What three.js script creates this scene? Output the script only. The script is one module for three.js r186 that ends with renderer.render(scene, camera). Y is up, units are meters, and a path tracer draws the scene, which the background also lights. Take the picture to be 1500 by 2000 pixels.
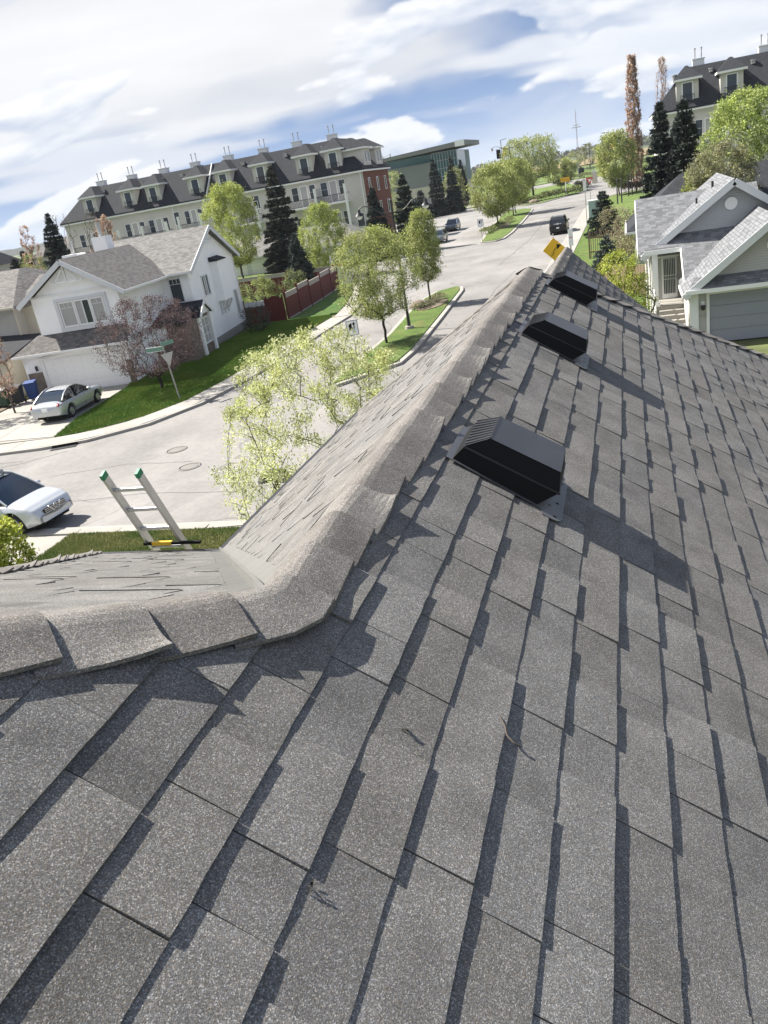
import * as THREE from 'three';
import { mergeGeometries, mergeVertices } from 'three/addons/utils/BufferGeometryUtils.js';
import { RoundedBoxGeometry } from 'three/addons/geometries/RoundedBoxGeometry.js';

// ---------------------------------------------------------------- camera, sky, sun, exposure
const scene = new THREE.Scene();
const EYE = 8.3;                                  // lens height above the street, metres
const camera = new THREE.PerspectiveCamera(65.66, 0.75, 0.05, 6000);
camera.matrixAutoUpdate = true;
camera.position.set(0, EYE, 0);
{
  const right = new THREE.Vector3(0.950, -0.161, -0.266), up = new THREE.Vector3(0.041, 0.913, -0.406), back = new THREE.Vector3(0.308, 0.374, 0.874);
  camera.quaternion.setFromRotationMatrix(new THREE.Matrix4().makeBasis(right.normalize(), up.normalize(), back.normalize()));
}
const renderer = new THREE.WebGLRenderer({ antialias: true });
renderer.toneMapping = THREE.LinearToneMapping;
renderer.toneMappingExposure = 2.45;
renderer.shadowMap.enabled = true;

const TO_SUN = new THREE.Vector3(-0.666, 0.737, -0.122).normalize();
const sun = new THREE.DirectionalLight(new THREE.Color(1.0, 0.945, 0.86), 5.0);
sun.position.copy(TO_SUN).multiplyScalar(300).add(new THREE.Vector3(-20, 0, -70));
sun.target.position.set(-20, 0, -70);
sun.castShadow = true;
sun.shadow.mapSize.set(4096, 4096);
Object.assign(sun.shadow.camera, { left: -160, right: 160, top: 160, bottom: -160, near: 1, far: 700 });
scene.add(sun, sun.target);
scene.fog = new THREE.FogExp2(new THREE.Color(0.72, 0.79, 0.9), 0.0001);

// ---------------------------------------------------------------- random numbers and noise
function rng(seed) {
  let a = seed >>> 0;
  return () => { a = (a + 0x6D2B79F5) >>> 0; let t = a; t = Math.imul(t ^ (t >>> 15), t | 1); t ^= t + Math.imul(t ^ (t >>> 7), t | 61); return ((t ^ (t >>> 14)) >>> 0) / 4294967296; };
}
function hash2(x, y, s) {
  let h = Math.imul(x, 374761393) ^ Math.imul(y, 668265263) ^ Math.imul(s, 2147483647);
  h = Math.imul(h ^ (h >>> 13), 1274126177); h ^= h >>> 16;
  return (h >>> 0) / 4294967296;
}
const sm = t => t * t * (3 - 2 * t);
function vnoise(x, y, per = 0, s = 1) {             // value noise, optionally periodic
  const xi = Math.floor(x), yi = Math.floor(y), fx = sm(x - xi), fy = sm(y - yi);
  const w = per ? v => ((v % per) + per) % per : v => v;
  const a = hash2(w(xi), w(yi), s), b = hash2(w(xi + 1), w(yi), s), c = hash2(w(xi), w(yi + 1), s), d = hash2(w(xi + 1), w(yi + 1), s);
  return a + (b - a) * fx + (c - a) * fy + (a - b - c + d) * fx * fy;
}
function fbm(x, y, oct, per = 0, s = 1) {
  let v = 0, amp = 0.5, tot = 0;
  for (let i = 0; i < oct; i++) { v += amp * vnoise(x, y, per, s + i * 17); tot += amp; x *= 2; y *= 2; per *= 2; amp *= 0.5; }
  return v / tot;
}
const clamp = (v, a = 0, b = 1) => Math.min(b, Math.max(a, v));
const sstep = (a, b, v) => sm(clamp((v - a) / (b - a)));
const lerp = (a, b, t) => a + (b - a) * t;
const R = Math.PI / 180;

// ---------------------------------------------------------------- sky: blue air with a high sheet of cloud and low cumulus
{
  const W = 4096, Hh = 2048, px = new Float32Array(W * Hh * 4), k = 1 / renderer.toneMappingExposure;
  const ground = [0.26, 0.25, 0.23];
  for (let j = 0; j < Hh; j++) {
    const el = ((j + 0.5) / Hh - 0.5) * Math.PI, y = Math.sin(el), c = Math.cos(el), eld = el / R;
    for (let i = 0; i < W; i++) {
      const o = (j * W + i) * 4;
      px[o + 3] = 1;
      if (eld < -1.2) { px[o] = ground[0] * k; px[o + 1] = ground[1] * k; px[o + 2] = ground[2] * k; continue; }
      const ph = ((i + 0.5) / W - 0.5) * 2 * Math.PI, dx = c * Math.cos(ph), dz = c * Math.sin(ph);
      const az = Math.atan2(dx, -dz) / R, ye = Math.max(y, 0);
      const t = Math.pow(1 - ye, 6.5), toSun = clamp(dx * TO_SUN.x + y * TO_SUN.y + dz * TO_SUN.z);
      let r = lerp(0.07, 0.47, t), g = lerp(0.17, 0.64, t), b = lerp(0.42, 0.93, t);
      const glow = 0.25 * Math.pow(toSun, 6) + 0.5 * Math.pow(toSun, 40); r += glow; g += glow; b += glow * 0.95;
      // a bright high sheet, cumulus in rows low down and thin wisps between them, thinning overhead
      const dAz = ((az + 22 + 540) % 360) - 180, aloft = sstep(60, 18, eld), U = dx * 9.5, Vv = dz * 9.5;
      const w1 = fbm(U * 0.8 + 3, Vv * 0.8 + eld * 0.22, 4, 0, 5) - 0.5, w2 = fbm(U * 0.8 - 7, Vv * 0.8 + eld * 0.22 + 4, 4, 0, 9) - 0.5;
      const sheet = sstep(4.4, 6.2, eld + w1 * 3.5) * sstep(14.6 - dAz * 0.05, 12.2 - dAz * 0.10, eld + w2 * 2.5) * Math.max(sstep(16, 6, dAz + w1 * 14), sstep(60, 90, dAz + w1 * 20));
      const hn = fbm(U * 0.35 + w1 * 0.6, Vv * 0.35 + eld * 0.20 + w2 * 0.6 + U * 0.03, 7, 0, 21);
      const hi = clamp(sheet * (0.97 + 0.5 * (hn - 0.5)) + sstep(0.52, 0.74, hn - 0.12 * (1 - aloft)) * 0.35);
      const cn = fbm(U * 0.75 + w1 * 0.35 + 40, Vv * 0.75 + eld * 0.40 + w2 * 0.35, 8, 0, 33), rows = 0.5 + 0.5 * Math.sin(eld * 1.75 + w1 * 2.4 + dAz * 0.03);
      const lowAmt = Math.exp(-Math.pow((eld - 3.6) / 3.2, 2));
      const puffs = 0.05 * Math.exp(-Math.pow((eld - 8.5) / 2.6, 2)) * sstep(10, 20, dAz);
      const lo = sstep(0.50, 0.555, cn + 0.095 * lowAmt * rows + puffs - 0.04 - 0.05 * (1 - aloft)) * (0.35 + 0.65 * sstep(22, 9, eld));
      const cb = fbm(U * 0.75 + w1 * 0.35 + 40 + 0.03, Vv * 0.75 + (eld + 0.55) * 0.40 + w2 * 0.35, 7, 0, 33);
      const shade = clamp(0.60 + (cn - cb) * 5.5, 0, 1);
      const wsp = fbm(U * 0.30 + eld * 0.13 + 5, Vv * 0.3 + eld * 0.62 - U * 0.05 + w1 * 0.5, 7, 0, 51);
      const wisp = 0.72 * sstep(0.45, 0.66, wsp) * sstep(0, 3, eld) * (0.25 + 0.75 * aloft);
      const ha = clamp(hi + wisp * (1 - hi), 0, 0.95);
      const hb = 0.945 + 0.22 * (hn - 0.5) + 0.20 * (wsp - 0.5); r = lerp(r, hb, ha); g = lerp(g, hb * 1.012, ha); b = lerp(b, hb * 1.035, ha);
      const la = lo * sstep(0.0, 1.2, eld) * 0.9;
      r = lerp(r, lerp(0.62, 1.03, shade), la); g = lerp(g, lerp(0.70, 1.04, shade), la); b = lerp(b, lerp(0.85, 1.06, shade), la);
      const hz = Math.exp(-Math.max(eld, 0) / 1.5) * 0.6;
      r = lerp(r, 0.88, hz); g = lerp(g, 0.92, hz); b = lerp(b, 0.98, hz);
      px[o] = r * k; px[o + 1] = g * k; px[o + 2] = b * k;
    }
  }
  const sky = new THREE.DataTexture(px, W, Hh, THREE.RGBAFormat, THREE.FloatType);
  sky.mapping = THREE.EquirectangularReflectionMapping; sky.colorSpace = THREE.LinearSRGBColorSpace;
  sky.magFilter = sky.minFilter = THREE.LinearFilter; sky.needsUpdate = true;
  scene.background = sky; scene.environment = sky;
}

// ---------------------------------------------------------------- textures (grain and wear only) and materials
const s8 = v => { v = clamp(v); return Math.round(255 * (v <= 0.0031308 ? 12.92 * v : 1.055 * Math.pow(v, 1 / 2.4) - 0.055)); };
function tex(n, metres, fn, colour = true) {
  const d = new Uint8Array(n * n * 4);
  for (let j = 0; j < n; j++) for (let i = 0; i < n; i++) {
    const v = fn(i / n, j / n), o = (j * n + i) * 4, a = Array.isArray(v) ? v : [v, v, v];
    for (let c = 0; c < 3; c++) d[o + c] = colour ? s8(a[c]) : Math.round(255 * clamp(a[c]));
    d[o + 3] = 255;
  }
  const t = new THREE.DataTexture(d, n, n, THREE.RGBAFormat);
  t.colorSpace = colour ? THREE.SRGBColorSpace : THREE.NoColorSpace;
  t.wrapS = t.wrapT = THREE.RepeatWrapping; t.magFilter = THREE.LinearFilter; t.minFilter = THREE.LinearMipmapLinearFilter; t.generateMipmaps = true;
  const sx = Array.isArray(metres) ? metres : [metres, metres];
  t.repeat.set(1 / sx[0], 1 / sx[1]); t.needsUpdate = true;
  return t;
}
const col = c => new THREE.Color().setRGB(c[0], c[1], c[2]);
function std(c, rough = 0.9, more = {}) { return new THREE.MeshStandardMaterial({ color: col(c), roughness: rough, side: THREE.DoubleSide, ...more }); }
function phys(c, rough, more = {}) { return new THREE.MeshPhysicalMaterial({ color: col(c), roughness: rough, side: THREE.DoubleSide, ...more }); }

const T = {};
{
  const g = (i, j, s) => hash2(i, j, s);
  // mineral granules: dark, grey, pale and tan grains of about two millimetres
  const N = 1024, gran = new Float32Array(N * N);
  const cell = (x, y, n, s) => {                       // nearest grain of a jittered grid
    const cx = x * n, cy = y * n, xi = Math.floor(cx), yi = Math.floor(cy); let best = 9, id = 0;
    for (let a = -1; a <= 1; a++) for (let b = -1; b <= 1; b++) {
      const gx = ((xi + a) % n + n) % n, gy = ((yi + b) % n + n) % n;
      const px = xi + a + g(gx, gy, s), py = yi + b + g(gx, gy, s + 1), dd = (px - cx) ** 2 + (py - cy) ** 2;
      if (dd < best) { best = dd; id = g(gx, gy, s + 2); }
    }
    return [Math.sqrt(best), id];
  };
  const colr = [];
  for (let j = 0; j < N; j++) for (let i = 0; i < N; i++) {
    const [d, id] = cell(i / N, j / N, 450, 3), big = fbm(i / N * 6, j / N * 6, 4, 6, 70);
    let v = id < 0.32 ? 0.25 : id < 0.64 ? 0.36 : id < 0.91 ? 0.47 : 0.82;
    v *= 0.70 + 0.6 * big;
    const warm = hash2(Math.floor(id * 9999), 5, 8);
    colr.push(warm > 0.75 ? [v * 1.04, v * 0.94, v * 0.82] : [v, v, v * 1.01]);
    gran[j * N + i] = clamp(1.15 - d * 1.35) * (0.45 + 0.55 * id);
  }
  let p = 0; T.granule = tex(N, 0.82, () => colr[p++]);
  p = 0; T.granuleBump = tex(N, 0.82, () => gran[p++], false);
  T.asphalt = tex(2048, 96, (u, v) => {
    const a = fbm(u * 9, v * 9, 4, 9, 1), b = fbm(u * 700, v * 700, 2, 700, 2), c = fbm(u * 60, v * 24, 3, 0, 3), m = fbm(u * 30, v * 30, 4, 30, 8);
    let k = 0.58 + 0.36 * a + 0.18 * (b - 0.5) + 0.24 * (c - 0.5) + 0.34 * (m - 0.5);
    const cr = Math.abs(fbm(u * 14, v * 14, 4, 14, 31) - 0.5); if (cr < 0.0045) k *= 0.72;
    const ptch = vnoise(u * 26, v * 26, 26, 77); if (ptch > 0.82) k *= 0.90;
    return [k * 1.0, k * 0.975, k * 0.94];
  });
  T.concrete = tex(512, 3, (u, v) => { const k = 0.78 + 0.2 * fbm(u * 5, v * 5, 5, 5, 4) + 0.12 * (fbm(u * 160, v * 160, 1, 160, 6) - 0.5); return [k, k * 0.985, k * 0.95]; });
  T.grass = tex(1024, 7, (u, v) => {
    const f = fbm(u * 200, v * 200, 2, 200, 2), m = fbm(u * 12, v * 12, 4, 12, 9), k = 0.35 + 0.55 * f + 0.35 * (m - 0.5);
    const dry = sstep(0.52, 0.74, fbm(u * 9 + 0.3, v * 9, 4, 9, 14));
    return [k * lerp(0.80, 1.15, dry), k * lerp(1.0, 0.98, dry), k * lerp(0.45, 0.72, dry)];
  });
  T.grassBump = tex(512, 1.6, (u, v) => fbm(u * 130, v * 130, 2, 130, 5), false);
  T.field = tex(1024, 90, (u, v) => { const m = fbm(u * 6, v * 6, 5, 6, 19), f = fbm(u * 90, v * 90, 3, 90, 3), k = 0.6 + 0.6 * (f - 0.5) + 0.3 * (m - 0.5); return [k, k * 0.98, k * 0.8]; });
  T.stucco = tex(512, 1.5, (u, v) => 0.90 + 0.09 * fbm(u * 4, v * 4, 4, 4, 12) + 0.04 * fbm(u * 120, v * 120, 1, 120, 3));
  T.stuccoBump = tex(512, 1.0, (u, v) => fbm(u * 70, v * 70, 3, 70, 13), false);
  T.sidingBump = tex(256, [2, 0.4], (u, v) => { const f = (v * 4) % 1; return f < 0.08 ? f / 0.08 * 0.9 : 0.9 - 0.6 * (1 - f) * 0 - (f - 0.08) * 0.55; }, false);
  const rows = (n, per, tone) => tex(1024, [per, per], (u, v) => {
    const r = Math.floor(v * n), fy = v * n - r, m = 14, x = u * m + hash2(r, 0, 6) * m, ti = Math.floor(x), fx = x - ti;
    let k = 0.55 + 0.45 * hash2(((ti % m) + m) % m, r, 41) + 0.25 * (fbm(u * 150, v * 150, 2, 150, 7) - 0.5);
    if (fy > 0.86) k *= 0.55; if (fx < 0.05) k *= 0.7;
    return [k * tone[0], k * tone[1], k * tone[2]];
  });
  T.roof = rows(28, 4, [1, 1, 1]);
  T.roofBump = tex(512, 4, (u, v) => { const f = (v * 28) % 1; return 1 - f * 0.9; }, false);
  T.brick = tex(1024, [2.6, 2.4], (u, v) => {
    const nR = 30, nC = 11, r = Math.floor(v * nR), fy = v * nR - r, x = u * nC + (r % 2) * 0.5, c = Math.floor(x) % nC, fx = x - Math.floor(x);
    const mort = fy < 0.13 || fx < 0.05, k = 0.75 + 0.35 * hash2(c, r, 3) + 0.2 * (fbm(u * 90, v * 90, 2, 90, 5) - 0.5);
    return mort ? [0.55, 0.5, 0.45] : [k, k * (0.9 + 0.2 * hash2(c, r, 9)), k * 0.95];
  });
  T.bark = tex(256, [0.6, 1.2], (u, v) => 0.55 + 0.6 * (fbm(u * 16, v * 5, 4, 0, 3) - 0.3));
  T.wood = tex(512, [0.6, 2.4], (u, v) => 0.62 + 0.5 * (fbm(u * 24, v * 3, 4, 0, 15) - 0.35));
  T.dirt = tex(512, 3, (u, v) => { const k = 0.5 + 0.7 * (fbm(u * 40, v * 40, 3, 40, 5) - 0.3); return [k, k * 0.88, k * 0.74]; });
  T.metal = tex(512, [0.5, 1.2], (u, v) => 0.72 + 0.28 * fbm(u * 20, v * 4, 4, 0, 25));
  T.scuff = tex(512, 0.6, (u, v) => { const s = Math.abs(fbm(u * 7, v * 9, 4, 0, 61) - 0.5), m = fbm(u * 5, v * 5, 4, 5, 4); return 0.62 + 0.35 * m + (s < 0.010 && m > 0.46 ? 1.6 : 0) + 0.5 * sstep(0.6, 0.8, fbm(u * 3, v * 3, 4, 3, 9)); });
}
const shing = (k, w) => phys([0.405 * k * w[0], 0.405 * k * w[1], 0.405 * k * w[2]], 0.95, { specularIntensity: 0.25, map: T.granule, bumpMap: T.granuleBump, bumpScale: 0.0005 });
const M = {
  shingle: [shing(0.92, [1, 0.985, 0.95]), shing(1.0, [1, 0.99, 0.965]), shing(1.08, [1, 0.99, 0.96]), shing(0.97, [0.985, 0.99, 1.0]), shing(1.04, [1.03, 0.99, 0.92]), shing(0.86, [0.99, 0.99, 0.99])],
  cap: [shing(0.96, [1.02, 0.98, 0.94]), shing(1.04, [1.02, 0.99, 0.95]), shing(0.86, [1.02, 0.98, 0.94])],
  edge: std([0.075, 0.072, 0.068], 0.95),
  felt: std([0.018, 0.018, 0.019], 0.95),
  valley: std([0.164, 0.161, 0.15], 0.6, { map: T.metal, metalness: 0.25 }),
  flange: std([0.131, 0.135, 0.143], 0.45, { map: T.metal, metalness: 0.35 }),
  ventTop: phys([0.022, 0.0237, 0.0275], 0.42, { map: T.scuff, clearcoat: 0.15, clearcoatRoughness: 0.4 }),
  black: phys([0.009, 0.009, 0.010], 0.6, { specularIntensity: 0.3 }),
  asphalt: std([0.274, 0.27, 0.268], 0.95, { map: T.asphalt }),
  concrete: std([0.35, 0.339, 0.319], 0.92, { map: T.concrete }),
  concreteB: std([0.322, 0.311, 0.29], 0.92, { map: T.concrete }),
  kerb: std([0.35, 0.339, 0.319], 0.92, { map: T.concrete }),
  grassNear: std([0.185, 0.246, 0.0798], 0.95, { map: T.grass, bumpMap: T.grassBump, bumpScale: 0.04 }),
  grassLush: std([0.121, 0.217, 0.0483], 0.95, { map: T.grass, bumpMap: T.grassBump, bumpScale: 0.05 }),
  land: std([0.154, 0.189, 0.077], 0.95, { map: T.field }),
  tan: std([0.364, 0.28, 0.168], 0.95, { map: T.field }),
  dirt: std([0.21, 0.189, 0.161], 0.95, { map: T.dirt }),
  white: std([0.975, 0.975, 0.97], 0.85, { map: T.stucco, bumpMap: T.stuccoBump, bumpScale: 0.004 }),
  cream: std([0.561, 0.518, 0.425], 0.85, { map: T.stucco, bumpMap: T.stuccoBump, bumpScale: 0.004 }),
  greige: std([0.45, 0.432, 0.405], 0.85, { map: T.stucco, bumpMap: T.stuccoBump, bumpScale: 0.004 }),
  blockWall: std([0.56, 0.535, 0.50], 0.85, { map: T.stucco }),
  trim: std([0.80, 0.80, 0.79], 0.6),
  trimGrey: std([0.63, 0.64, 0.66], 0.6),
  siding: std([0.42, 0.43, 0.45], 0.75, { bumpMap: T.sidingBump, bumpScale: 0.02 }),
  sidingWarm: std([0.46, 0.445, 0.43], 0.75, { bumpMap: T.sidingBump, bumpScale: 0.02 }),
  doorGrey: std([0.27, 0.28, 0.315], 0.6),
  doorWhite: std([0.836, 0.836, 0.825], 0.6),
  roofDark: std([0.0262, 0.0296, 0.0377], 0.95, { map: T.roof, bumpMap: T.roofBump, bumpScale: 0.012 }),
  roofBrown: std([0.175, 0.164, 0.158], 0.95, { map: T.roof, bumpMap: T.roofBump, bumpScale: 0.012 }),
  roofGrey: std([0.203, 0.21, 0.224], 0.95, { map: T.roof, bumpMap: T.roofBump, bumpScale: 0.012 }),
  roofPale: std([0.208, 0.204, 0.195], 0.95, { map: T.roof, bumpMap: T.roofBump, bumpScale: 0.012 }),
  brick: std([0.176, 0.0637, 0.0416], 0.9, { map: T.brick }),
  stone: std([0.21, 0.175, 0.147], 0.9, { map: T.brick }),
  glass: phys([0.035, 0.045, 0.055], 0.06, { specularIntensity: 1 }),
  glassTeal: phys([0.05, 0.13, 0.15], 0.08, {}),
  glassPane: phys([0.9, 0.95, 0.95], 0.02, { transmission: 1, thickness: 0 }),
  curtain: std([0.384, 0.384, 0.372], 0.9),
  darkMetal: std([0.022, 0.022, 0.024], 0.5),
  steel: std([0.42, 0.42, 0.42], 0.4, { metalness: 0.6 }),
  alu: std([0.62, 0.62, 0.61], 0.38, { metalness: 0.75, map: T.metal }),
  aluSide: std([0.50, 0.49, 0.47], 0.5, { metalness: 0.5, map: T.metal }),
  signGreen: std([0.13, 0.25, 0.19], 0.5),
  cover: std([0.20, 0.195, 0.185], 0.9, { map: T.concrete }),
  green: std([0.015, 0.19, 0.085], 0.5),
  yellow: std([0.75, 0.48, 0.03], 0.5),
  amber: std([0.72, 0.42, 0.02], 0.55),
  red: std([0.55, 0.03, 0.03], 0.5),
  redWood: std([0.16, 0.028, 0.0224], 0.8, { map: T.wood }),
  wood: std([0.30, 0.22, 0.15], 0.9, { map: T.wood }),
  rail: std([0.36, 0.32, 0.29], 0.8),
  bark: std([0.133, 0.108, 0.0875], 0.95, { map: T.bark }),
  barkDark: std([0.0525, 0.0434, 0.0364], 0.95, { map: T.bark }),
  rubber: std([0.016, 0.016, 0.017], 0.8),
  rim: std([0.55, 0.55, 0.56], 0.35, { metalness: 0.8 }),
  silver: phys([0.48, 0.496, 0.512], 0.32, { metalness: 0.35, clearcoat: 1, clearcoatRoughness: 0.05 }),
  pearl: phys([0.525, 0.547, 0.57], 0.3, { metalness: 0.25, clearcoat: 1, clearcoatRoughness: 0.05 }),
  carBlack: phys([0.007, 0.008, 0.009], 0.4, { specularIntensity: 0.4, clearcoat: 0.4, clearcoatRoughness: 0.05 }),
  carSlate: phys([0.10, 0.12, 0.14], 0.3, { metalness: 0.3, clearcoat: 1, clearcoatRoughness: 0.05 }),
  carNavy: phys([0.016, 0.022, 0.032], 0.3, { clearcoat: 1, clearcoatRoughness: 0.05 }),
  carGlass: phys([0.012, 0.016, 0.020], 0.04, { clearcoat: 1, clearcoatRoughness: 0.02 }),
  lens: phys([0.72, 0.75, 0.78], 0.1, { clearcoat: 1 }),
  tail: phys([0.32, 0.015, 0.012], 0.2, { clearcoat: 1 }),
  binGreen: std([0.035, 0.075, 0.045], 0.6), binBlue: std([0.022, 0.06, 0.21], 0.6), binBlack: std([0.02, 0.02, 0.022], 0.6), binLid: std([0.30, 0.33, 0.34], 0.55),
  rock: std([0.28, 0.259, 0.231], 0.95, { map: T.dirt }),
  hill: std([0.049, 0.0595, 0.049], 1, { map: T.field }),
};
const leafMat = c => phys(c, 0.9, { vertexColors: true, transmission: 0.35, thickness: 0 });
const L = { plain: leafMat([1, 1, 1]), needle: std([1, 1, 1], 0.9, { vertexColors: true }) };

// ---------------------------------------------------------------- building blocks
const used = new Map();
function numbered(n) { const k = used.get(n) || 0; used.set(n, k + 1); return k ? `${n}_${String(k).padStart(3, '0')}` : n; }
function tag(o, label, category, group) { o.userData.label = label; o.userData.category = category; if (group) o.userData.group = group; return o; }
function thing(name, label, category, pos = [0, 0, 0], turn = 0, group) {
  const o = new THREE.Group(); o.name = numbered(name); o.position.set(...pos); o.rotation.y = turn; scene.add(o);
  return tag(o, label, category, group);
}
const flat = g => { const h = g.index ? g.toNonIndexed() : g; for (const a of Object.keys(h.attributes)) if (!['position', 'normal', 'uv', 'color'].includes(a)) h.deleteAttribute(a); return h; };
function metric(g) {                                 // uv in metres on each face: across, and up the slope
  const p = g.attributes.position, n = g.attributes.normal, uv = new Float32Array(p.count * 2);
  for (let i = 0; i < p.count; i++) {
    let nx = n.getX(i), ny = n.getY(i), nz = n.getZ(i), h = Math.hypot(nx, nz), tx, tz;
    if (h < 0.05) { tx = 1; tz = 0; nx = 0; ny = 1; nz = 0; } else { tx = nz / h; tz = -nx / h; }
    const bx = ny * tz - nz * 0, by = nz * tx - nx * tz, bz = nx * 0 - ny * tx, x = p.getX(i), y = p.getY(i), z = p.getZ(i);
    uv[i * 2] = x * tx + z * tz; uv[i * 2 + 1] = x * bx + y * by + z * bz;
  }
  g.setAttribute('uv', new THREE.BufferAttribute(uv, 2)); return g;
}
function join(geos) {
  geos = (Array.isArray(geos) ? geos : [geos]).map(flat);
  const colours = geos.some(g => g.attributes.color);
  for (const g of geos) { if (!colours) g.deleteAttribute('color'); g.deleteAttribute('uv'); metric(g); }
  return geos.length > 1 ? mergeGeometries(geos) : geos[0];
}
function part(name, geos, m, parent, opts = {}) {
  const o = new THREE.Mesh(opts.raw ? geos : join(geos), m); o.name = parent === scene ? numbered(name) : name;
  o.castShadow = o.receiveShadow = true; parent.add(o);
  if (opts.kind) o.userData.kind = opts.kind; if (opts.label) o.userData.label = opts.label;
  return o;
}
const struct = (name, geos, m) => part(name, geos, m, scene, { kind: 'structure' });
const box = (w, h, d, x = 0, y = 0, z = 0, ry = 0) => { const g = new THREE.BoxGeometry(w, h, d); if (ry) g.rotateY(ry); return g.translate(x, y, z); };
const slab = (x0, x1, y0, y1, z0, z1) => box(x1 - x0, y1 - y0, z1 - z0, (x0 + x1) / 2, (y0 + y1) / 2, (z0 + z1) / 2);
const rbox = (w, h, d, r, x = 0, y = 0, z = 0) => new RoundedBoxGeometry(w, h, d, 2, r).translate(x, y, z);
const cyl = (r0, r1, h, x = 0, y = 0, z = 0, n = 12) => new THREE.CylinderGeometry(r1, r0, h, n).translate(x, y + h / 2, z);   // standing on y
function rod(a, b, r0, r1 = r0, n = 7) {
  const A = new THREE.Vector3(...a), B = new THREE.Vector3(...b), d = B.clone().sub(A), l = d.length();
  const g = new THREE.CylinderGeometry(r1, r0, l, n); g.translate(0, l / 2, 0);
  g.applyQuaternion(new THREE.Quaternion().setFromUnitVectors(new THREE.Vector3(0, 1, 0), d.normalize())); return g.translate(...a);
}
function bar(a, b, w, h) {                           // rectangular bar between two points
  const A = new THREE.Vector3(...a), B = new THREE.Vector3(...b), d = B.clone().sub(A), l = d.length();
  const g = new THREE.BoxGeometry(w, h, l), o = new THREE.Object3D(); o.position.copy(A).add(B).multiplyScalar(0.5); o.lookAt(B); o.updateMatrix();
  return g.applyMatrix4(o.matrix);
}
function prism(pts, z0, z1) { const s = new THREE.Shape(pts.map(p => new THREE.Vector2(p[0], p[1]))); return new THREE.ExtrudeGeometry(s, { depth: z1 - z0, bevelEnabled: false }).translate(0, 0, z0); }   // x,y outline along z
function prismX(pts, x0, x1) { const g = prism(pts.map(p => [-p[0], p[1]]), x0, x1); return g.rotateY(Math.PI / 2); }   // z,y outline along x
function plan(pts, y0, y1, bevel = 0) {              // x,z outline raised from y0 to y1
  const s = new THREE.Shape(pts.map(p => new THREE.Vector2(p[0], -p[1])));
  const g = y1 > y0 ? new THREE.ExtrudeGeometry(s, { depth: y1 - y0 - bevel, bevelEnabled: bevel > 0, bevelSize: bevel, bevelOffset: -bevel, bevelThickness: bevel, bevelSegments: 2 }) : new THREE.ShapeGeometry(s);
  return g.rotateX(-Math.PI / 2).translate(0, y0, 0);
}
function faces(list, thick = 0) {                    // polygons given as point loops, fanned
  const v = [];
  for (const f of list) for (let i = 1; i < f.length - 1; i++) v.push(...f[0], ...f[i], ...f[i + 1]);
  const g = new THREE.BufferGeometry(); g.setAttribute('position', new THREE.Float32BufferAttribute(v, 3)); g.computeVertexNormals(); return g;
}
function sheet(loop, t) {                            // a roof plane of thickness t, hanging below the loop
  const low = loop.map(p => [p[0], p[1] - t, p[2]]), f = [loop, [low[0], ...low.slice(1).reverse()]];
  for (let i = 0; i < loop.length; i++) { const j = (i + 1) % loop.length; f.push([loop[i], low[i], low[j], loop[j]]); }
  return faces(f);
}
// ---------------------------------------------------------------- the house under the camera: hipped roof of laminated shingles
const V3 = (a, b, c) => new THREE.Vector3(a, b, c);
const RX = -0.8335, RY = EYE - 0.84, TAN = 0.6873, TL = 0.45, EAVE = 5.627, CZ = -1.47, EZ = -7.1;
const Cc = V3(RX, RY, CZ), Ee = V3(RX, RY, EZ), Pp = V3(-1.53, 7.94, -0.40), Vb = V3(-3.5, EAVE, -5.543), Lb = V3(-4.9, EAVE, -5.543);
const EF = V3(-3.5, EAVE, -9.766), EN = V3(1.833, EAVE, -9.766), NB = V3(1.833, EAVE, 5), PB = V3(-1.53, 7.94, 5), MB = V3(-4.9, EAVE, 5);
const shingleVC = (() => { const m = M.shingle[1].clone(); m.color.setRGB(0.375, 0.375, 0.375); m.vertexColors = true; return m; })();
const house = thing('shingled_house', 'house in the foreground under a grey laminated shingle roof with three black vents', 'house', [0, 0, 0]);
{
  part('wall', [slab(-4.5, 1.45, 0, 5.45, -5.2, 5), slab(-3.1, 1.45, 0, 5.45, -9.35, -5.2), prism([[-4.5, 5.45], [1.45, 5.45], [-1.53, 7.75]], 4.85, 5)], M.greige, house);
  part('soffit', [slab(-4.88, 1.81, 5.47, 5.50, -5.6, 5.0), slab(-3.48, 1.81, 5.47, 5.50, -9.74, -5.6)], M.trim, house);
  part('fascia', [slab(-3.52, -3.50, 5.44, 5.615, -9.79, -5.55), slab(-4.92, -3.5, 5.44, 5.615, -5.57, -5.55), slab(1.835, 1.855, 5.44, 5.615, -9.79, 5), slab(-3.5, 1.835, 5.44, 5.615, -9.79, -9.77), slab(-4.92, -4.90, 5.44, 5.615, -5.55, 5)], M.darkMetal, house);
}
const arr = v => [v.x, v.y, v.z];
function roofSlope(name, loop) {
  const n = V3().crossVectors(loop[1].clone().sub(loop[0]), loop[2].clone().sub(loop[0])).normalize(); if (n.y < 0) n.negate();
  return part(name, sheet(loop.map(p => arr(p.clone().addScaledVector(n, -0.008))), 0.06), M.felt, house);
}
const slopeN = roofSlope('roof_slope', [Cc, Ee, EN, NB, PB, Pp]), slopeF = roofSlope('roof_slope', [Cc, Vb, EF, Ee]), slopeL = roofSlope('roof_slope', [Pp, Lb, Vb, Cc]);
const slopeM = roofSlope('roof_slope', [Pp, PB, MB, Lb]), slopeE = roofSlope('roof_slope', [Ee, EF, EN]);

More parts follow.
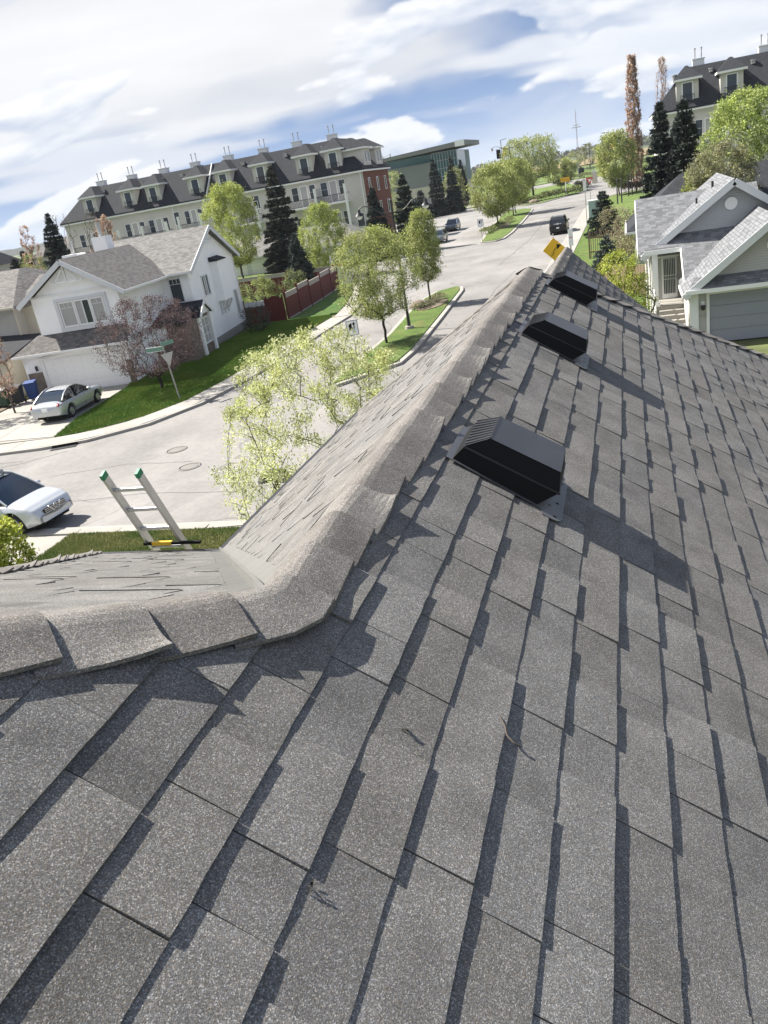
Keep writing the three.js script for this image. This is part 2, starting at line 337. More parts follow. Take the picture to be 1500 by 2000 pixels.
const allTabs = [];                                   // every shingle of the roof, to be sorted by how large it shows
const camInv = new THREE.Matrix4();
camera.updateMatrixWorld(true); camInv.copy(camera.matrixWorld).invert();
function shingleTab(fr, s0, s1, a0, a1, b0, b1, t, seed, tone, out, segs) {   // a: upper edge from a0 to a1, b: butt edge from b0 to b1
  const r = rng(seed), pos = [], uv = [], P = (c, s, h) => [fr.O.x + fr.u.x * c + fr.d.x * s + fr.n.x * h, fr.O.y + fr.u.y * c + fr.d.y * s + fr.n.y * h, fr.O.z + fr.u.z * c + fr.d.z * s + fr.n.z * h];
  const U = [], B = [], D = [], ou = r() * 5, ov = r() * 5, q = (p, c, s) => [p, c + ou, s + ov];
  const lift = (r() - 0.5) * 0.0016;
  for (let i = 0; i <= segs; i++) {
    const f = i / segs, ca = lerp(a0, a1, f), cb = lerp(b0, b1, f), js = (r() - 0.5) * 0.003, jh = (r() - 0.5) * 0.0014;
    U.push(q(P(ca, s0 - 0.014, 0.0006), ca, s0 - 0.014)); B.push(q(P(cb, s1 + js, t + jh + lift * f), cb, s1 + js)); D.push(q(P(cb, s1 + js, -0.004), cb, s1 + t));
  }
  const quad = (w, x, y, z) => { for (const k of [w, x, y, w, y, z]) { pos.push(...k[0]); uv.push(k[1], k[2]); } };
  for (let i = 0; i < segs; i++) { quad(U[i], B[i], B[i + 1], U[i + 1]); quad(B[i], D[i], D[i + 1], B[i + 1]); }
  const U0 = q(P(a0, s0 - 0.014, -0.004), a0, 0), U1 = q(P(a1, s0 - 0.014, -0.004), a1, 0);
  quad(U[0], U0, D[0], B[0]); quad(U1, U[segs], B[segs], D[segs]);
  const m = fr.O.clone().addScaledVector(fr.u, (a0 + b1) / 2).addScaledVector(fr.d, (s0 + s1) / 2), c = m.clone().applyMatrix4(camInv);
  const inView = c.z < -0.2 && Math.abs(c.x / c.z) < 0.52 && Math.abs(c.y / c.z) < 0.68;
  const size = inView ? Math.abs((b1 - b0) * (s1 - s0) * fr.n.dot(m.clone().sub(camera.position)) / Math.pow(-c.z, 3)) : 0;
  out.push({ pos, uv, tone, size, parent: fr.parent });
}
function layShingles(fr, rows, s00, lo, hi, seed, o = {}) {
  const r = rng(seed), exp = o.exp || 0.143;
  const marks = [];
  for (let k = 0; k < rows; k++) {
    const s0 = s00 + k * exp, s1 = s0 + exp; let c = Math.min(lo(s0), lo(s1)) - r() * 0.3, thick = r() < 0.5;
    const end = Math.max(hi(s0), hi(s1));
    let run = 0, tone = 1, warm = 0;
    while (c < end) {
      const w = thick ? 0.14 + r() * 0.26 : 0.10 + r() * 0.24, gap = r() < 0.6 ? 0.003 : 0.0008, c1 = c + w;
      if (run-- <= 0) { run = 1 + Math.floor(r() * 3); tone = 0.94 + r() * 0.14; warm = r(); }
      const k1 = tone * (0.96 + r() * 0.08) * (thick ? 1.02 : 0.95), tn = warm > 0.72 ? [k1 * 1.005, k1 * 0.99, k1 * 0.955] : warm < 0.25 ? [k1 * 0.985, k1 * 0.99, k1 * 0.985] : [k1, k1 * 0.992, k1 * 0.978];
      const cl = (v, s) => clamp(v, lo(s), hi(s));
      const a0 = cl(c, s0), a1 = cl(c1 - gap, s0), b0 = cl(c, s1), b1 = cl(c1 - gap, s1);
      if (Math.max(a1 - a0, b1 - b0) > 0.004) {
        const t = (thick ? 0.0088 + r() * 0.0036 : 0.0042 + r() * 0.0024) * (o.tScale || 1);
        shingleTab(fr, s0, s1, a0, a1, b0, b1, t, Math.floor(r() * 1e9), tn, allTabs, w > 0.25 ? 5 : 4);
        if (o.marks && thick && r() < o.marks && b1 - b0 > 0.05) marks.push(P3(fr, b0 + 0.01, s1, b1 - 0.01, t));
      }
      c = c1; thick = r() < 0.78 ? !thick : thick;
    }
  }
  return marks;
}
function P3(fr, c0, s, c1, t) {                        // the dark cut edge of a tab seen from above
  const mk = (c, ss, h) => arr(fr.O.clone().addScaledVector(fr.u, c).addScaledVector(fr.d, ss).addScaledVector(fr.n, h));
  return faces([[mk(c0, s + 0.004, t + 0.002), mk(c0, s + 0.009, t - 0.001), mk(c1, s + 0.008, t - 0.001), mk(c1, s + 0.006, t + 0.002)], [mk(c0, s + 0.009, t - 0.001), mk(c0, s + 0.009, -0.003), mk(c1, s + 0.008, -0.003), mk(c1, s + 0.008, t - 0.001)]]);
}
const cosT = 1 / Math.hypot(1, TAN), sinT = TAN * cosT, cosL = 1 / Math.hypot(1, TL), sinL = TL * cosL;
{
  const exp = 0.143;
  // the slope that faces +x: courses run along z; s is measured down from the ridge line x = RX
  const frN = { O: V3(RX, RY, 0), u: V3(0, 0, 1), d: V3(cosT, -sinT, 0), n: V3(sinT, cosT, 0), parent: slopeN };
  const sTop = (-1.53 - RX) / cosT, sBot = (1.833 - RX) / cosT, s00 = 0.0476 + Math.floor((sTop - 0.0476) / exp) * exp;
  const xOf = s => RX + s * cosT;
  const hipLo = s => CZ + (RX - xOf(s)) / 0.655, kB = Math.round((0.0476 - exp - s00) / exp), sB = s00 + kB * exp, loR = s => EZ - (xOf(s) - RX);
  layShingles(frN, kB, s00, hipLo, () => 1.2, 11);                                   // above the low ridge
  layShingles(frN, 1, sB, () => hipLo(sB), () => 1.2, 12);                           // the course that meets the corner
  layShingles(frN, 1, 0.012, loR, () => hipLo(sB) - 0.003, 13, { exp: sB + exp - 0.012 });
  layShingles(frN, Math.ceil((sBot - sB - exp) / exp), sB + exp, loR, () => 1.2, 14);
  // the slope that faces -x
  const frF = { O: V3(RX, RY, 0), u: V3(0, 0, -1), d: V3(-cosT, -sinT, 0), n: V3(-sinT, cosT, 0), parent: slopeF };
  const mF = layShingles(frF, Math.round(2.666 / cosT / exp), 0.02, s => -CZ + s * cosT / 0.655 + 0.13, s => -EZ + s * cosT, 23, { marks: 0.34, tScale: 0.55 });
  // the slope that faces -z
  const frL = { O: V3(0, RY, CZ), u: V3(-1, 0, 0), d: V3(0, -sinL, -cosL), n: V3(0, cosL, -sinL), parent: slopeL };
  const mL = layShingles(frL, Math.round((4.07 + 1.07) / cosL / exp), -1.07 / cosL, s => s > 0 ? -RX + s * cosL * 0.655 + 0.10 : -RX - s * cosL * 0.655, s => 1.53 + (s * cosL + 1.07) * 0.655, 37, { marks: 0.26, tScale: 0.5 });
  part('shingle_edge', mF, M.edge, slopeF, { kind: 'stuff' }); part('shingle_edge', mL, M.edge, slopeL, { kind: 'stuff' });
}
{
  allTabs.sort((a, b) => b.size - a.size);
  const mk = list => {
    const g = new THREE.BufferGeometry(), pos = [], uv = [], c = [];
    for (const t of list) { for (const v of t.pos) pos.push(v); for (const v of t.uv) uv.push(v); for (let i = 0; i < t.pos.length / 3; i++) c.push(t.tone[0], t.tone[1], t.tone[2]); }
    g.setAttribute('position', new THREE.Float32BufferAttribute(pos, 3)); g.setAttribute('uv', new THREE.Float32BufferAttribute(uv, 2)); g.setAttribute('color', new THREE.Float32BufferAttribute(c, 3)); g.computeVertexNormals(); return g;
  };
  allTabs.slice(0, 300).forEach(t => part('shingle', mk([t]), shingleVC, t.parent, { raw: true }));
  for (const s of [slopeN, slopeF, slopeL]) part('shingle_field', mk(allTabs.slice(300).filter(t => t.parent === s)), shingleVC, s, { raw: true, kind: 'stuff' });
}
// cap shingles folded over hips and ridge
function capRun(st, t0, t1, step, seed, w = 0.137) {
  const r = rng(seed); let k = 0;
  for (let t = t0; t < t1; t += step, k++) {
    const len = step + 0.05, pos = [], uv = [], na = 4, nw = 12, grid = [], ww = w * (0.97 + r() * 0.06), skew = (r() - 0.5) * 0.03, curl = r() < 0.35 ? 0.02 + r() * 0.015 : 0.006;
    const lo = [];
    for (let i = 0; i <= na; i++) {
      const f = i / na, s = st(t - 0.05 + len * f), rowT = [], rowB = [];
      for (let j = 0; j <= nw; j++) {
        const v = (j / nw * 2 - 1) * ww + skew * f, av = Math.abs(v), dir = v > 0 ? s.a : s.b, round = 0.036;
        const up = 0.010 + 0.014 * f + (v > 0 ? curl * f * f * Math.pow(av / ww, 3) : -0.006 * f * Math.pow(av / ww, 3)), p = s.p.clone().addScaledVector(s.n, up);
        if (av < round) { const q = (v + round) / (2 * round); p.addScaledVector(s.b, (1 - q) * (1 - q) * round).addScaledVector(s.a, q * q * round); } else p.addScaledVector(dir, av);
        rowT.push([arr(p), v, t + len * f]); rowB.push([arr(p.clone().addScaledVector(s.n, -0.0095)), v + (v > 0 ? 0.01 : -0.01), t + len * f + 0.01]);
      }
      grid.push(rowT); lo.push(rowB);
    }
    const ou = r() * 4, ov = r() * 4, quad = (a, b, c, d) => { for (const q of [a, b, c, a, c, d]) { pos.push(...q[0]); uv.push(q[1] + ou, q[2] + ov); } };
    for (let i = 0; i < na; i++) { for (let j = 0; j < nw; j++) { quad(grid[i][j], grid[i][j + 1], grid[i + 1][j + 1], grid[i + 1][j]); }
      quad(grid[i][0], grid[i + 1][0], lo[i + 1][0], lo[i][0]); quad(grid[i][nw], lo[i][nw], lo[i + 1][nw], grid[i + 1][nw]); }
    for (let j = 0; j < nw; j++) quad(grid[na][j], grid[na][j + 1], lo[na][j + 1], lo[na][j]);
    const g = new THREE.BufferGeometry(); g.setAttribute('position', new THREE.Float32BufferAttribute(pos, 3)); g.setAttribute('uv', new THREE.Float32BufferAttribute(uv, 2));
    g.computeVertexNormals();
    part('ridge_cap', g, M.cap[Math.floor(r() * 3)], house, { raw: true });
  }
}
function station(p, axis, nA, nB) {                    // frame on a hip or ridge between the planes with normals nA and nB
  const n = nA.clone().add(nB).normalize(), a = V3().crossVectors(axis, nA).normalize(), b = V3().crossVectors(nB, axis).normalize();
  if (a.dot(nB) > 0) { a.negate(); b.negate(); }
  const side = a.clone().sub(b).normalize();
  return { p, a, b, n, side, cosSide: a.dot(side) };
}
{
  const nN = V3(sinT, cosT, 0), nF = V3(-sinT, cosT, 0), nL = V3(0, cosL, -sinL), nE = V3(0, cosT, -sinT), nM = nF;
  const hipAx = Cc.clone().sub(Pp).normalize(), hipLen = Cc.distanceTo(Pp), ridgeLen = CZ - EZ, ax2 = V3(0, 0, -1);
  const st = t => {                                    // t runs down the hip to the corner (0) and on along the ridge
    const k = sstep(-0.10, 0.13, t), pos = t < 0 ? Cc.clone().addScaledVector(hipAx, t) : Cc.clone().addScaledVector(ax2, t);
    const sag = 0.02 * Math.exp(-t * t / 0.02); pos.addScaledVector(V3(0.6, 0.5, 0).normalize(), sag);
    return station(pos, hipAx.clone().lerp(ax2, k).normalize(), nN, nL.clone().lerp(nF, k).normalize());
  };
  capRun(st, ridgeLen > 0 ? -hipLen + 0.05 : 0, ridgeLen - 0.02, 0.2, 5);
  const hip = (a, b, n1, n2, seed) => { const ax = b.clone().sub(a).normalize(), l = a.distanceTo(b); capRun(t => station(a.clone().addScaledVector(ax, t), ax, n1, n2), 0.03, l - 0.05, 0.2, seed); };
  hip(Ee, EN, nN, nE, 71); hip(Ee, EF, nE, nF, 72); hip(Pp, Lb, nL, nM, 73);
  capRun(t => station(Pp.clone().add(V3(0, 0, t)), V3(0, 0, 1), nN.clone(), nM.clone()), 0.0, 1.0, 0.2, 74);
  // valley metal
  const ax = Vb.clone().sub(Cc).normalize(), len = Cc.distanceTo(Vb), a = V3().crossVectors(ax, nL), b = V3().crossVectors(ax, nF);
  if (a.y < 0) a.negate(); if (b.y < 0) b.negate(); const nv = nL.clone().add(nF).normalize();
  const f = [], secs = [0.06, 0.2, 0.45, 0.8, len + 0.03], row = t => { const w = Math.min(0.30, 0.42 * t); return [[a, w, 0.002], [a, Math.min(0.018, w), 0.004], [a, 0.006, Math.min(0.03, 0.12 * t)], [b, 0.006, Math.min(0.03, 0.12 * t)], [b, Math.min(0.018, w), 0.004], [b, w, 0.002]].map(q => arr(Cc.clone().addScaledVector(ax, t).addScaledVector(q[0], q[1]).addScaledVector(nv, q[2]))); };
  for (let k = 0; k < secs.length - 1; k++) { const A = row(secs[k]), B = row(secs[k + 1]); for (let i = 0; i < 5; i++) f.push([A[i], A[i + 1], B[i + 1], B[i]]); }
  part('valley_flashing', faces(f), M.valley, house, { label: 'pale metal valley flashing with a raised centre rib' });
  // metal edge along the eaves
  part('drip_edge', [bar([-3.52, EAVE - 0.01, -5.543], [-3.52, EAVE - 0.01, -9.77], 0.05, 0.02), bar([-3.5, EAVE - 0.01, -5.56], [-4.9, EAVE - 0.01, -5.56], 0.05, 0.02)], M.darkMetal, house);
}
// steep gabled wing beyond the far hip
{
  const x = -1.02, y = 6.86, z0 = -9.95, z1 = -14.35, tn = 0.95, c = 1 / Math.hypot(1, tn), s = tn * c, w = 2.5;
  const loop = k => [[x, y, z0], [x + k * w, y - w * tn, z0], [x + k * w, y - w * tn, z1], [x, y, z1]];
  const nr = k => V3(k * s, c, 0);
  const base = [1, -1].map(k => part('roof_slope', sheet(loop(k).map(p => arr(V3(...p).addScaledVector(nr(k), -0.008))), 0.06), M.felt, house));
  allTabs.length = 0;
  const fr = { O: V3(x, y, 0), u: V3(0, 0, 1), d: V3(c, -s, 0), n: nr(1), parent: base[0] }, fr2 = { O: V3(x, y, 0), u: V3(0, 0, -1), d: V3(-c, -s, 0), n: nr(-1), parent: base[1] };
  layShingles(fr, Math.floor(w / c / 0.143), 0.01, () => z1 + 0.03, () => z0, 81); layShingles(fr2, Math.floor(w / c / 0.143), 0.01, () => -z0, () => -z1, 82);
  base.forEach(bs => {
    const pos = [], uv = [], cc = [];
    for (const t of allTabs.filter(q => q.parent === bs)) { for (const v of t.pos) pos.push(v); for (const v of t.uv) uv.push(v); for (let i = 0; i < t.pos.length / 3; i++) cc.push(...t.tone); }
    const g = new THREE.BufferGeometry(); g.setAttribute('position', new THREE.Float32BufferAttribute(pos, 3)); g.setAttribute('uv', new THREE.Float32BufferAttribute(uv, 2)); g.setAttribute('color', new THREE.Float32BufferAttribute(cc, 3)); g.computeVertexNormals();
    part('shingle_field', g, shingleVC, bs, { raw: true, kind: 'stuff' });
  });
  capRun(t => station(V3(x, y, z0 - t), V3(0, 0, -1), nr(1), nr(-1)), 0.05, z0 - z1 - 0.03, 0.2, 83);
  part('wall', [slab(x - 2.1, x + 2.1, 0, 4.6, z1 + 0.25, z0 - 0.1), prism([[x - 2.1, 4.6], [x + 2.1, 4.6], [x, 6.6]], z1 + 0.25, z1 + 0.40)], M.greige, house);
  part('rake_board', [bar([x, y - 0.1, z1], [x + w, y - w * tn - 0.1, z1], 0.03, 0.14), bar([x, y - 0.1, z1], [x - w, y - w * tn - 0.1, z1], 0.03, 0.14)], M.trim, house);
}
// three black slant-back roof vents
{
  const d = V3(cosT, -sinT, 0), n = V3(sinT, cosT, 0), u = V3(0, 0, 1);
  const basis = new THREE.Matrix4().makeBasis(d, n, u);             // local x runs down the slope, y stands off it, z along the ridge
  const labels = ['largest and nearest of the three black roof vents on the shingles', 'middle one of the three black roof vents along the ridge', 'farthest of the three black roof vents, beside the end of the ridge cap'];
  [-2.69, -4.90, -6.78].forEach((z, i) => {
    const v = thing('roof_vent', labels[i], 'roof vent', [RX, RY, 0].map((q, k) => q + (k === 2 ? z : 0)), 0, 'black vents in a row on the roof slope');
    v.quaternion.setFromRotationMatrix(basis);
    const s0 = 0.215, s1 = 0.60, zf = -0.335, b = 0.014;
    // outline along the slope, tapering in z towards the top plate
    const lo = [[s0, b], [s1 - 0.03, b]], pts = [[s0, b, 0], [s0 + 0.015, 0.07, 0.012], [s0 + 0.085, 0.135, 0.035], [s1 - 0.02, 0.150, 0.035], [s1 + 0.012, 0.088, 0.012], [s1 - 0.035, b, 0]];
    const near = pts.map(p => [p[0], p[1], -p[2]]), far = pts.map(p => [p[0], p[1], zf + p[2]]), f = [near, far.slice().reverse()];
    part('hood', faces([[near[0], near[1], near[4], near[5]], [near[1], near[2], near[3], near[4]], [far[5], far[4], far[1], far[0]], [far[4], far[3], far[2], far[1]], [near[3], far[3], far[4], near[4]], [near[4], far[4], far[5], near[5]], [near[0], far[0], far[1], near[1]]]), M.black, v);
    const o = 0.003;
    part('top_plate', faces([[near[2], near[3], far[3], far[2]].map(p => [p[0], p[1] + o, p[2]]), ]), M.ventTop, v);
    part('louvre_panel', faces([[near[1], near[2], far[2], far[1]].map(p => [p[0] - 0.002, p[1] + 0.002, p[2]])]), M.ventTop, v);
    const ribs = []; for (let k = 0; k < 9; k++) { const q = (k + 0.5) / 9, L0 = lerp(near[1][2], far[1][2], q), L1 = lerp(near[2][2], far[2][2], q); ribs.push(bar([near[1][0] - 0.003, near[1][1] + 0.004, L0], [near[2][0], near[2][1] + 0.004, L1], 0.004, 0.004)); }
    ribs.push(bar([near[2][0], near[2][1] + 0.003, near[2][2]], [far[2][0], far[2][1] + 0.003, far[2][2]], 0.007, 0.006));
    part('rib', ribs, M.darkMetal, v);
    part('seam', [bar([near[1][0], near[1][1], 0 - 0.010], [near[4][0], near[4][1], -0.010], 0.006, 0.006), bar([near[4][0], near[4][1], -0.010], [far[4][0], far[4][1], zf + 0.010], 0.006, 0.006)], M.darkMetal, v);
    // flange tucked under the courses above, its perforated foot lying on the shingles below
    const sh = new THREE.Shape(), e0 = 0.188, e1 = 0.668, q0 = 0.012, q1 = zf - 0.012, rd = 0.045, ft = 0.585, fq = 0.05;
    sh.moveTo(e0, -q0); sh.lineTo(ft, -q0); sh.lineTo(ft + 0.005, -fq); sh.lineTo(e1 - rd, -fq); sh.quadraticCurveTo(e1, -fq, e1, -fq + rd); sh.lineTo(e1, -q1 - rd); sh.quadraticCurveTo(e1, -q1, e1 - rd, -q1); sh.lineTo(e0, -q1); sh.lineTo(e0, -q0);
    for (const [hx, hz] of [[0.640, -0.02], [0.640, 0.10], [0.638, 0.19], [0.642, 0.30], [0.612, 0.05], [0.614, 0.25]]) { const h = new THREE.Path(); h.absarc(hx, hz, 0.0075, 0, Math.PI * 2, true); sh.holes.push(h); }
    part('flange', new THREE.ExtrudeGeometry(sh, { depth: 0.0025, bevelEnabled: false }).rotateX(-Math.PI / 2).translate(0, 0.011, 0), M.flange, v);
  });
}
// aluminium ladder leaning over the eave
{
  const l = thing('ladder', 'aluminium extension ladder with green rail caps leaning on the eave', 'ladder', [-4.13, 0, -8.13], 0);
  const up = V3(0, 1, 0.43).normalize(), top = 6.45 / up.y, wd = 0.345, R1 = rng(9);
  const at = (x, t) => arr(V3(x, 0, 0).addScaledVector(up, t));
  for (const k of [-1, 1]) {
    const x = k * wd / 2, r = part('rail', [bar(at(x, 0), at(x, top), 0.028, 0.070)], M.alu, l);
    part('cap', rbox(0.038, 0.055, 0.078, 0.008).applyMatrix4(new THREE.Matrix4().makeRotationX(Math.atan(0.43))).translate(...at(x, top)), M.green, r);
    part('foot', box(0.06, 0.05, 0.12, x, 0.025, 0), M.rubber, r);
    const holes = []; for (let t = 0.386 / up.y; t < top - 0.1; t += 0.227 / up.y) holes.push(rod(arr(V3(...at(x - k * 0.0145, t)).add(V3(0, 0, 0))), arr(V3(...at(x - k * 0.016, t))), 0.014, 0.014, 10)); part('rivet', holes, M.darkMetal, r);
  }
  for (let t = 0.386 / up.y; t < top - 0.1; t += 0.227 / up.y) part('rung', [rod(at(-wd / 2 + 0.01, t), at(wd / 2 - 0.01, t), 0.019, 0.019, 10), bar(at(-wd / 2 + 0.01, t + 0.012), at(wd / 2 - 0.01, t + 0.012), 0.036, 0.008)], M.alu, l);
  const te = (EAVE + 0.05) / up.y, b = at(0, te);
  const sb = part('stabiliser_bar', bar([b[0] - wd / 2 - 0.02, b[1], b[2] + 0.06], [b[0] + wd / 2 + 0.22, b[1] + 0.0, b[2] + 0.06], 0.026, 0.024), M.black, l);
  part('yellow_sleeve', bar([b[0] - 0.10, b[1], b[2] + 0.06], [b[0] + 0.10, b[1], b[2] + 0.06], 0.034, 0.032), M.yellow, sb);
}
// ---------------------------------------------------------------- ground, roads, pavements, lawns
struct('ground', plan([[-2500, 30], [2500, 30], [2500, -4500], [-2500, -4500]], -0.03, -0.03), M.land);
const ROAD = [[-90, -18.95], [-11, -18.95], [-8.3, -20.0], [-6.9, -22.3], [-6.5, -26], [-6.5, -135], [-6.1, -150], [-5.2, -158], [-2, -166], [3, -173], [9, -180], [40, -200], [120, -236], [120, -285], [40, -256], [8, -243], [1, -240], [-3, -245], [-8, -290], [-24, -303], [-38, -298], [-52, -270], [-46, -240], [-38, -222], [-36, -207], [-46, -188], [-120, -212], [-120, -170], [-45, -145], [-33, -139], [-29, -128], [-29, -98], [-32, -94], [-60, -92], [-60, -82], [-30, -82], [-25, -78], [-22.5, -70], [-20.6, -62], [-19.6, -55], [-19.6, -38], [-20.1, -33.6], [-21.3, -30.6], [-23.4, -28.7], [-25.4, -28.0], [-30, -27.3], [-90, -27.3]];
struct('road', plan(ROAD, 0, 0), M.asphalt);
const offset = (pts, d) => pts.map((p, i) => {                       // polyline moved sideways by d
  const a = pts[Math.max(0, i - 1)], b = pts[Math.min(pts.length - 1, i + 1)], l = Math.hypot(b[0] - a[0], b[1] - a[1]) || 1;
  return [p[0] - (b[1] - a[1]) / l * d, p[1] + (b[0] - a[0]) / l * d];
});
function resample(pts, step) {
  const out = [pts[0]]; let need = step;
  for (let i = 0; i < pts.length - 1; i++) {
    let [ax, az] = pts[i]; const [bx, bz] = pts[i + 1]; let l = Math.hypot(bx - ax, bz - az);
    while (l >= need) { const f = need / l; ax += (bx - ax) * f; az += (bz - az) * f; out.push([ax, az]); l -= need; need = step; }
    need -= l;
  }
  out.push(pts[pts.length - 1]); return out;
}
function pavement(line, w, m, slabs, step = 1.5) {      // kerb, then slabs with open joints, on the +side of the line
  const q = Math.sign(w), k = struct('pavement', plan([...offset(line, 0.02 * q), ...offset(line, w).reverse()], 0.0, 0.10), m);
  part('kerb', plan([...line, ...offset(line, 0.18 * q).reverse()], 0, 0.125, 0.015), M.kerb, k);
  const inn = resample(offset(line, 0.19 * q), step), r = rng(Math.floor(Math.abs(w) * 1000 + line.length));
  for (let i = 0; i < inn.length - 1 && i < slabs; i++) {
    const a = inn[i], b = inn[i + 1], l = Math.hypot(b[0] - a[0], b[1] - a[1]); if (l < 0.3) continue;
    const ux = (b[0] - a[0]) / l, uz = (b[1] - a[1]) / l, nx = -uz * q, nz = ux * q, e = 0.012, W = Math.abs(w) - 0.2;
    part('slab', plan([[a[0] + ux * e, a[1] + uz * e], [b[0] - ux * e, b[1] - uz * e], [b[0] - ux * e + nx * W, b[1] - uz * e + nz * W], [a[0] + ux * e + nx * W, a[1] + uz * e + nz * W]], 0.1, 0.122 + r() * 0.006), r() < 0.5 ? M.concrete : M.concreteB, k);
  }
  return k;
}
const curb = [[-19.6, -56], [-19.6, -46], [-19.6, -38], [-20.1, -33.6], [-21.3, -30.6], [-23.4, -28.7], [-25.4, -28.0], [-30, -27.3], [-60, -27.3]];
pavement(curb.slice().reverse(), -1.55, M.concrete, 40);
pavement([[-6.5, -60], [-6.5, -135], [-6.1, -150], [-5.4, -157]], 1.65, M.concrete, 24, 4);
pavement([[-42, -18.95], [-11, -18.95], [-8.3, -20.0], [-6.9, -22.3], [-6.5, -26], [-6.5, -60]], 0.5, M.concreteB, 30);
pavement([[-19.6, -56], [-20.6, -62], [-22.5, -70], [-25, -78]], -1.3, M.concreteB, 16);
pavement([[-29, -98], [-29, -128], [-33, -139], [-45, -145]], -1.5, M.concreteB, 0);
pavement([[-46, -188], [-36, -207], [-38, -222]], -2.2, M.concreteB, 0);
pavement([[3, -173], [9, -180], [40, -200]], 2.0, M.concreteB, 0);
// lawns
const lawnEdge = [[-21.15, -56], [-21.15, -46], [-21.15, -38], [-21.4, -34.4], [-22.4, -31.9], [-24.1, -30.2], [-25.8, -29.6]];
const lawnA = [...lawnEdge, [-26.9, -33], [-27.3, -36], [-27.7, -38.6], [-28.4, -40.3], [-28.3, -47], [-27.3, -47.2], [-27.3, -57], [-25.6, -58], [-22, -58]];
struct('lawn', plan(lawnA, 0.0, 0.15, 0.03), M.grassLush);
struct('lawn', plan([[-60, -18.42], [-18.9, -18.42], [-18.9, -9.0], [-60, -9.0]].reverse(), 0, 0.12), M.grassNear);
struct('lawn', plan([[-16.6, -18.42], [-11, -18.42], [-8.6, -19.5], [-7.4, -22.4], [-5.98, -26], [-5.98, -56], [7, -56], [-1, -34], [-1, -20], [-3, -15], [-3.2, -9.9], [-4.9, -5.7], [-16.6, -5.7]].reverse(), 0, 0.12), M.grassNear);
struct('driveway', [slab(-18.85, -16.65, 0, 0.09, -18.4, -5), slab(-34.6, -31.0, 0, 0.10, -28.85, -28.9)], M.concreteB);
struct('lawn', plan([[-21.3, -58], [-22.2, -62.5], [-23.9, -69.5], [-26.5, -77.5], [-28, -77.8], [-27.6, -58]], 0, 0.11), M.grassLush);
struct('lawn', plan([[-27.9, -57.2], [-45, -57.2], [-45, -79], [-28.2, -79]], 0, 0.10), M.grassLush);
struct('lawn', plan([[-4.8, -60], [-4.8, -135], [-4.4, -150], [-3.6, -156], [0, -163], [14, -163], [14, -60]], 0, 0.12), M.grassNear);
struct('lawn', plan([[4, -175.5], [9, -182], [40, -204], [60, -214], [60, -160], [16, -160]].reverse(), 0, 0.12), M.grassNear);
struct('lawn', plan([[-31, -99], [-30.6, -127], [-35, -137], [-46, -143], [-80, -150], [-80, -99]], 0, 0.12), M.grassNear);
struct('lawn', plan([[-48.5, -190], [-38.4, -207.6], [-40.3, -222], [-48, -240], [-54, -268], [-110, -268], [-110, -212]], 0, 0.12), M.grassNear);
struct('lawn', plan([[-9, -291], [0, -247], [8, -249], [60, -270], [60, -480], [-60, -520], [-70, -290], [-38, -301], [-24, -306]], 0, 0.12), M.grassNear);
struct('field', plan([[-70, -560], [90, -520], [260, -900], [-120, -1000]], 0.05, 0.6), M.tan);
struct('path', plan([[-60, -332], [10, -318], [10, -321], [-60, -336]].reverse(), 0.13, 0.15), M.concrete);
// driveway of the white house with sawn joints
{
  const d = struct('driveway', plan([[-25.9, -29.7], [-26.9, -33], [-27.3, -36], [-27.7, -38.6], [-28.4, -40.6], [-33.6, -40.6], [-34.6, -38.2], [-34.2, -35], [-32.6, -29.0]], 0, 0.085), M.concreteB);
  const xl = z => lerp(-32.6, -34.4, clamp((-29 - z) / 9)), xr = z => z > -33 ? lerp(-25.9, -26.9, (-29.7 - z) / 3.3) : lerp(-26.9, -28.3, clamp((-33 - z) / 7.5)), r = rng(4);
  for (let i = 0; i < 4; i++) for (let j = 0; j < 2; j++) {
    const z0 = -29.75 - i * 2.7, z1 = z0 - 2.68, f0 = j / 2, f1 = (j + 1) / 2, e = 0.012;
    part('slab', plan([[lerp(xl(z0), xr(z0), f0) + e, z0], [lerp(xl(z0), xr(z0), f1) - e, z0], [lerp(xl(z1), xr(z1), f1) - e, z1], [lerp(xl(z1), xr(z1), f0) + e, z1]], 0.085, 0.112 + r() * 0.005), r() < 0.5 ? M.concrete : M.concreteB, d);
  }
  struct('driveway', plan([[-35.4, -29.0], [-35.2, -38.2], [-41, -38.2], [-41, -28.9]].reverse(), 0, 0.1), M.concreteB);
  struct('flower_bed', plan([[-32.75, -29.1], [-34.3, -35], [-34.7, -38.2], [-35.15, -38.2], [-35.3, -29.0]].reverse(), 0, 0.13), M.dirt);
}
// traffic islands
function island(pts, m, inset = 0.3) {
  const k = struct('traffic_island', plan(pts, 0, 0.14, 0.02), M.kerb);
  part('turf', plan(offset([...pts, pts[0]], inset).slice(0, pts.length), 0.14, 0.19, 0.02), m, k); return k;
}
island([[-13.4, -34.5], [-11.1, -38], [-11.0, -41], [-11.5, -50], [-12.2, -61.5], [-12.6, -63.4], [-13.4, -63.8], [-14.6, -62.2], [-15.0, -59], [-14.7, -53], [-14.1, -46], [-14.0, -40], [-14.0, -36]], M.grassNear, -0.3);
island([[-17.4, -101.6], [-15.4, -100.9], [-14.6, -103], [-14.5, -110], [-15.1, -128], [-16.0, -147], [-16.6, -158], [-18.6, -163], [-22.4, -163], [-21.8, -150], [-20.6, -136], [-19.3, -119], [-18.2, -108]], M.grassNear, -0.35);
island([[-23.5, -178], [-20, -175.4], [-16.5, -175.4], [-12.2, -187], [-8.2, -198.5], [-8.6, -206], [-12.8, -240], [-16, -262], [-22, -268], [-28, -262], [-30, -235], [-27.5, -200]], M.grassNear, -0.4);
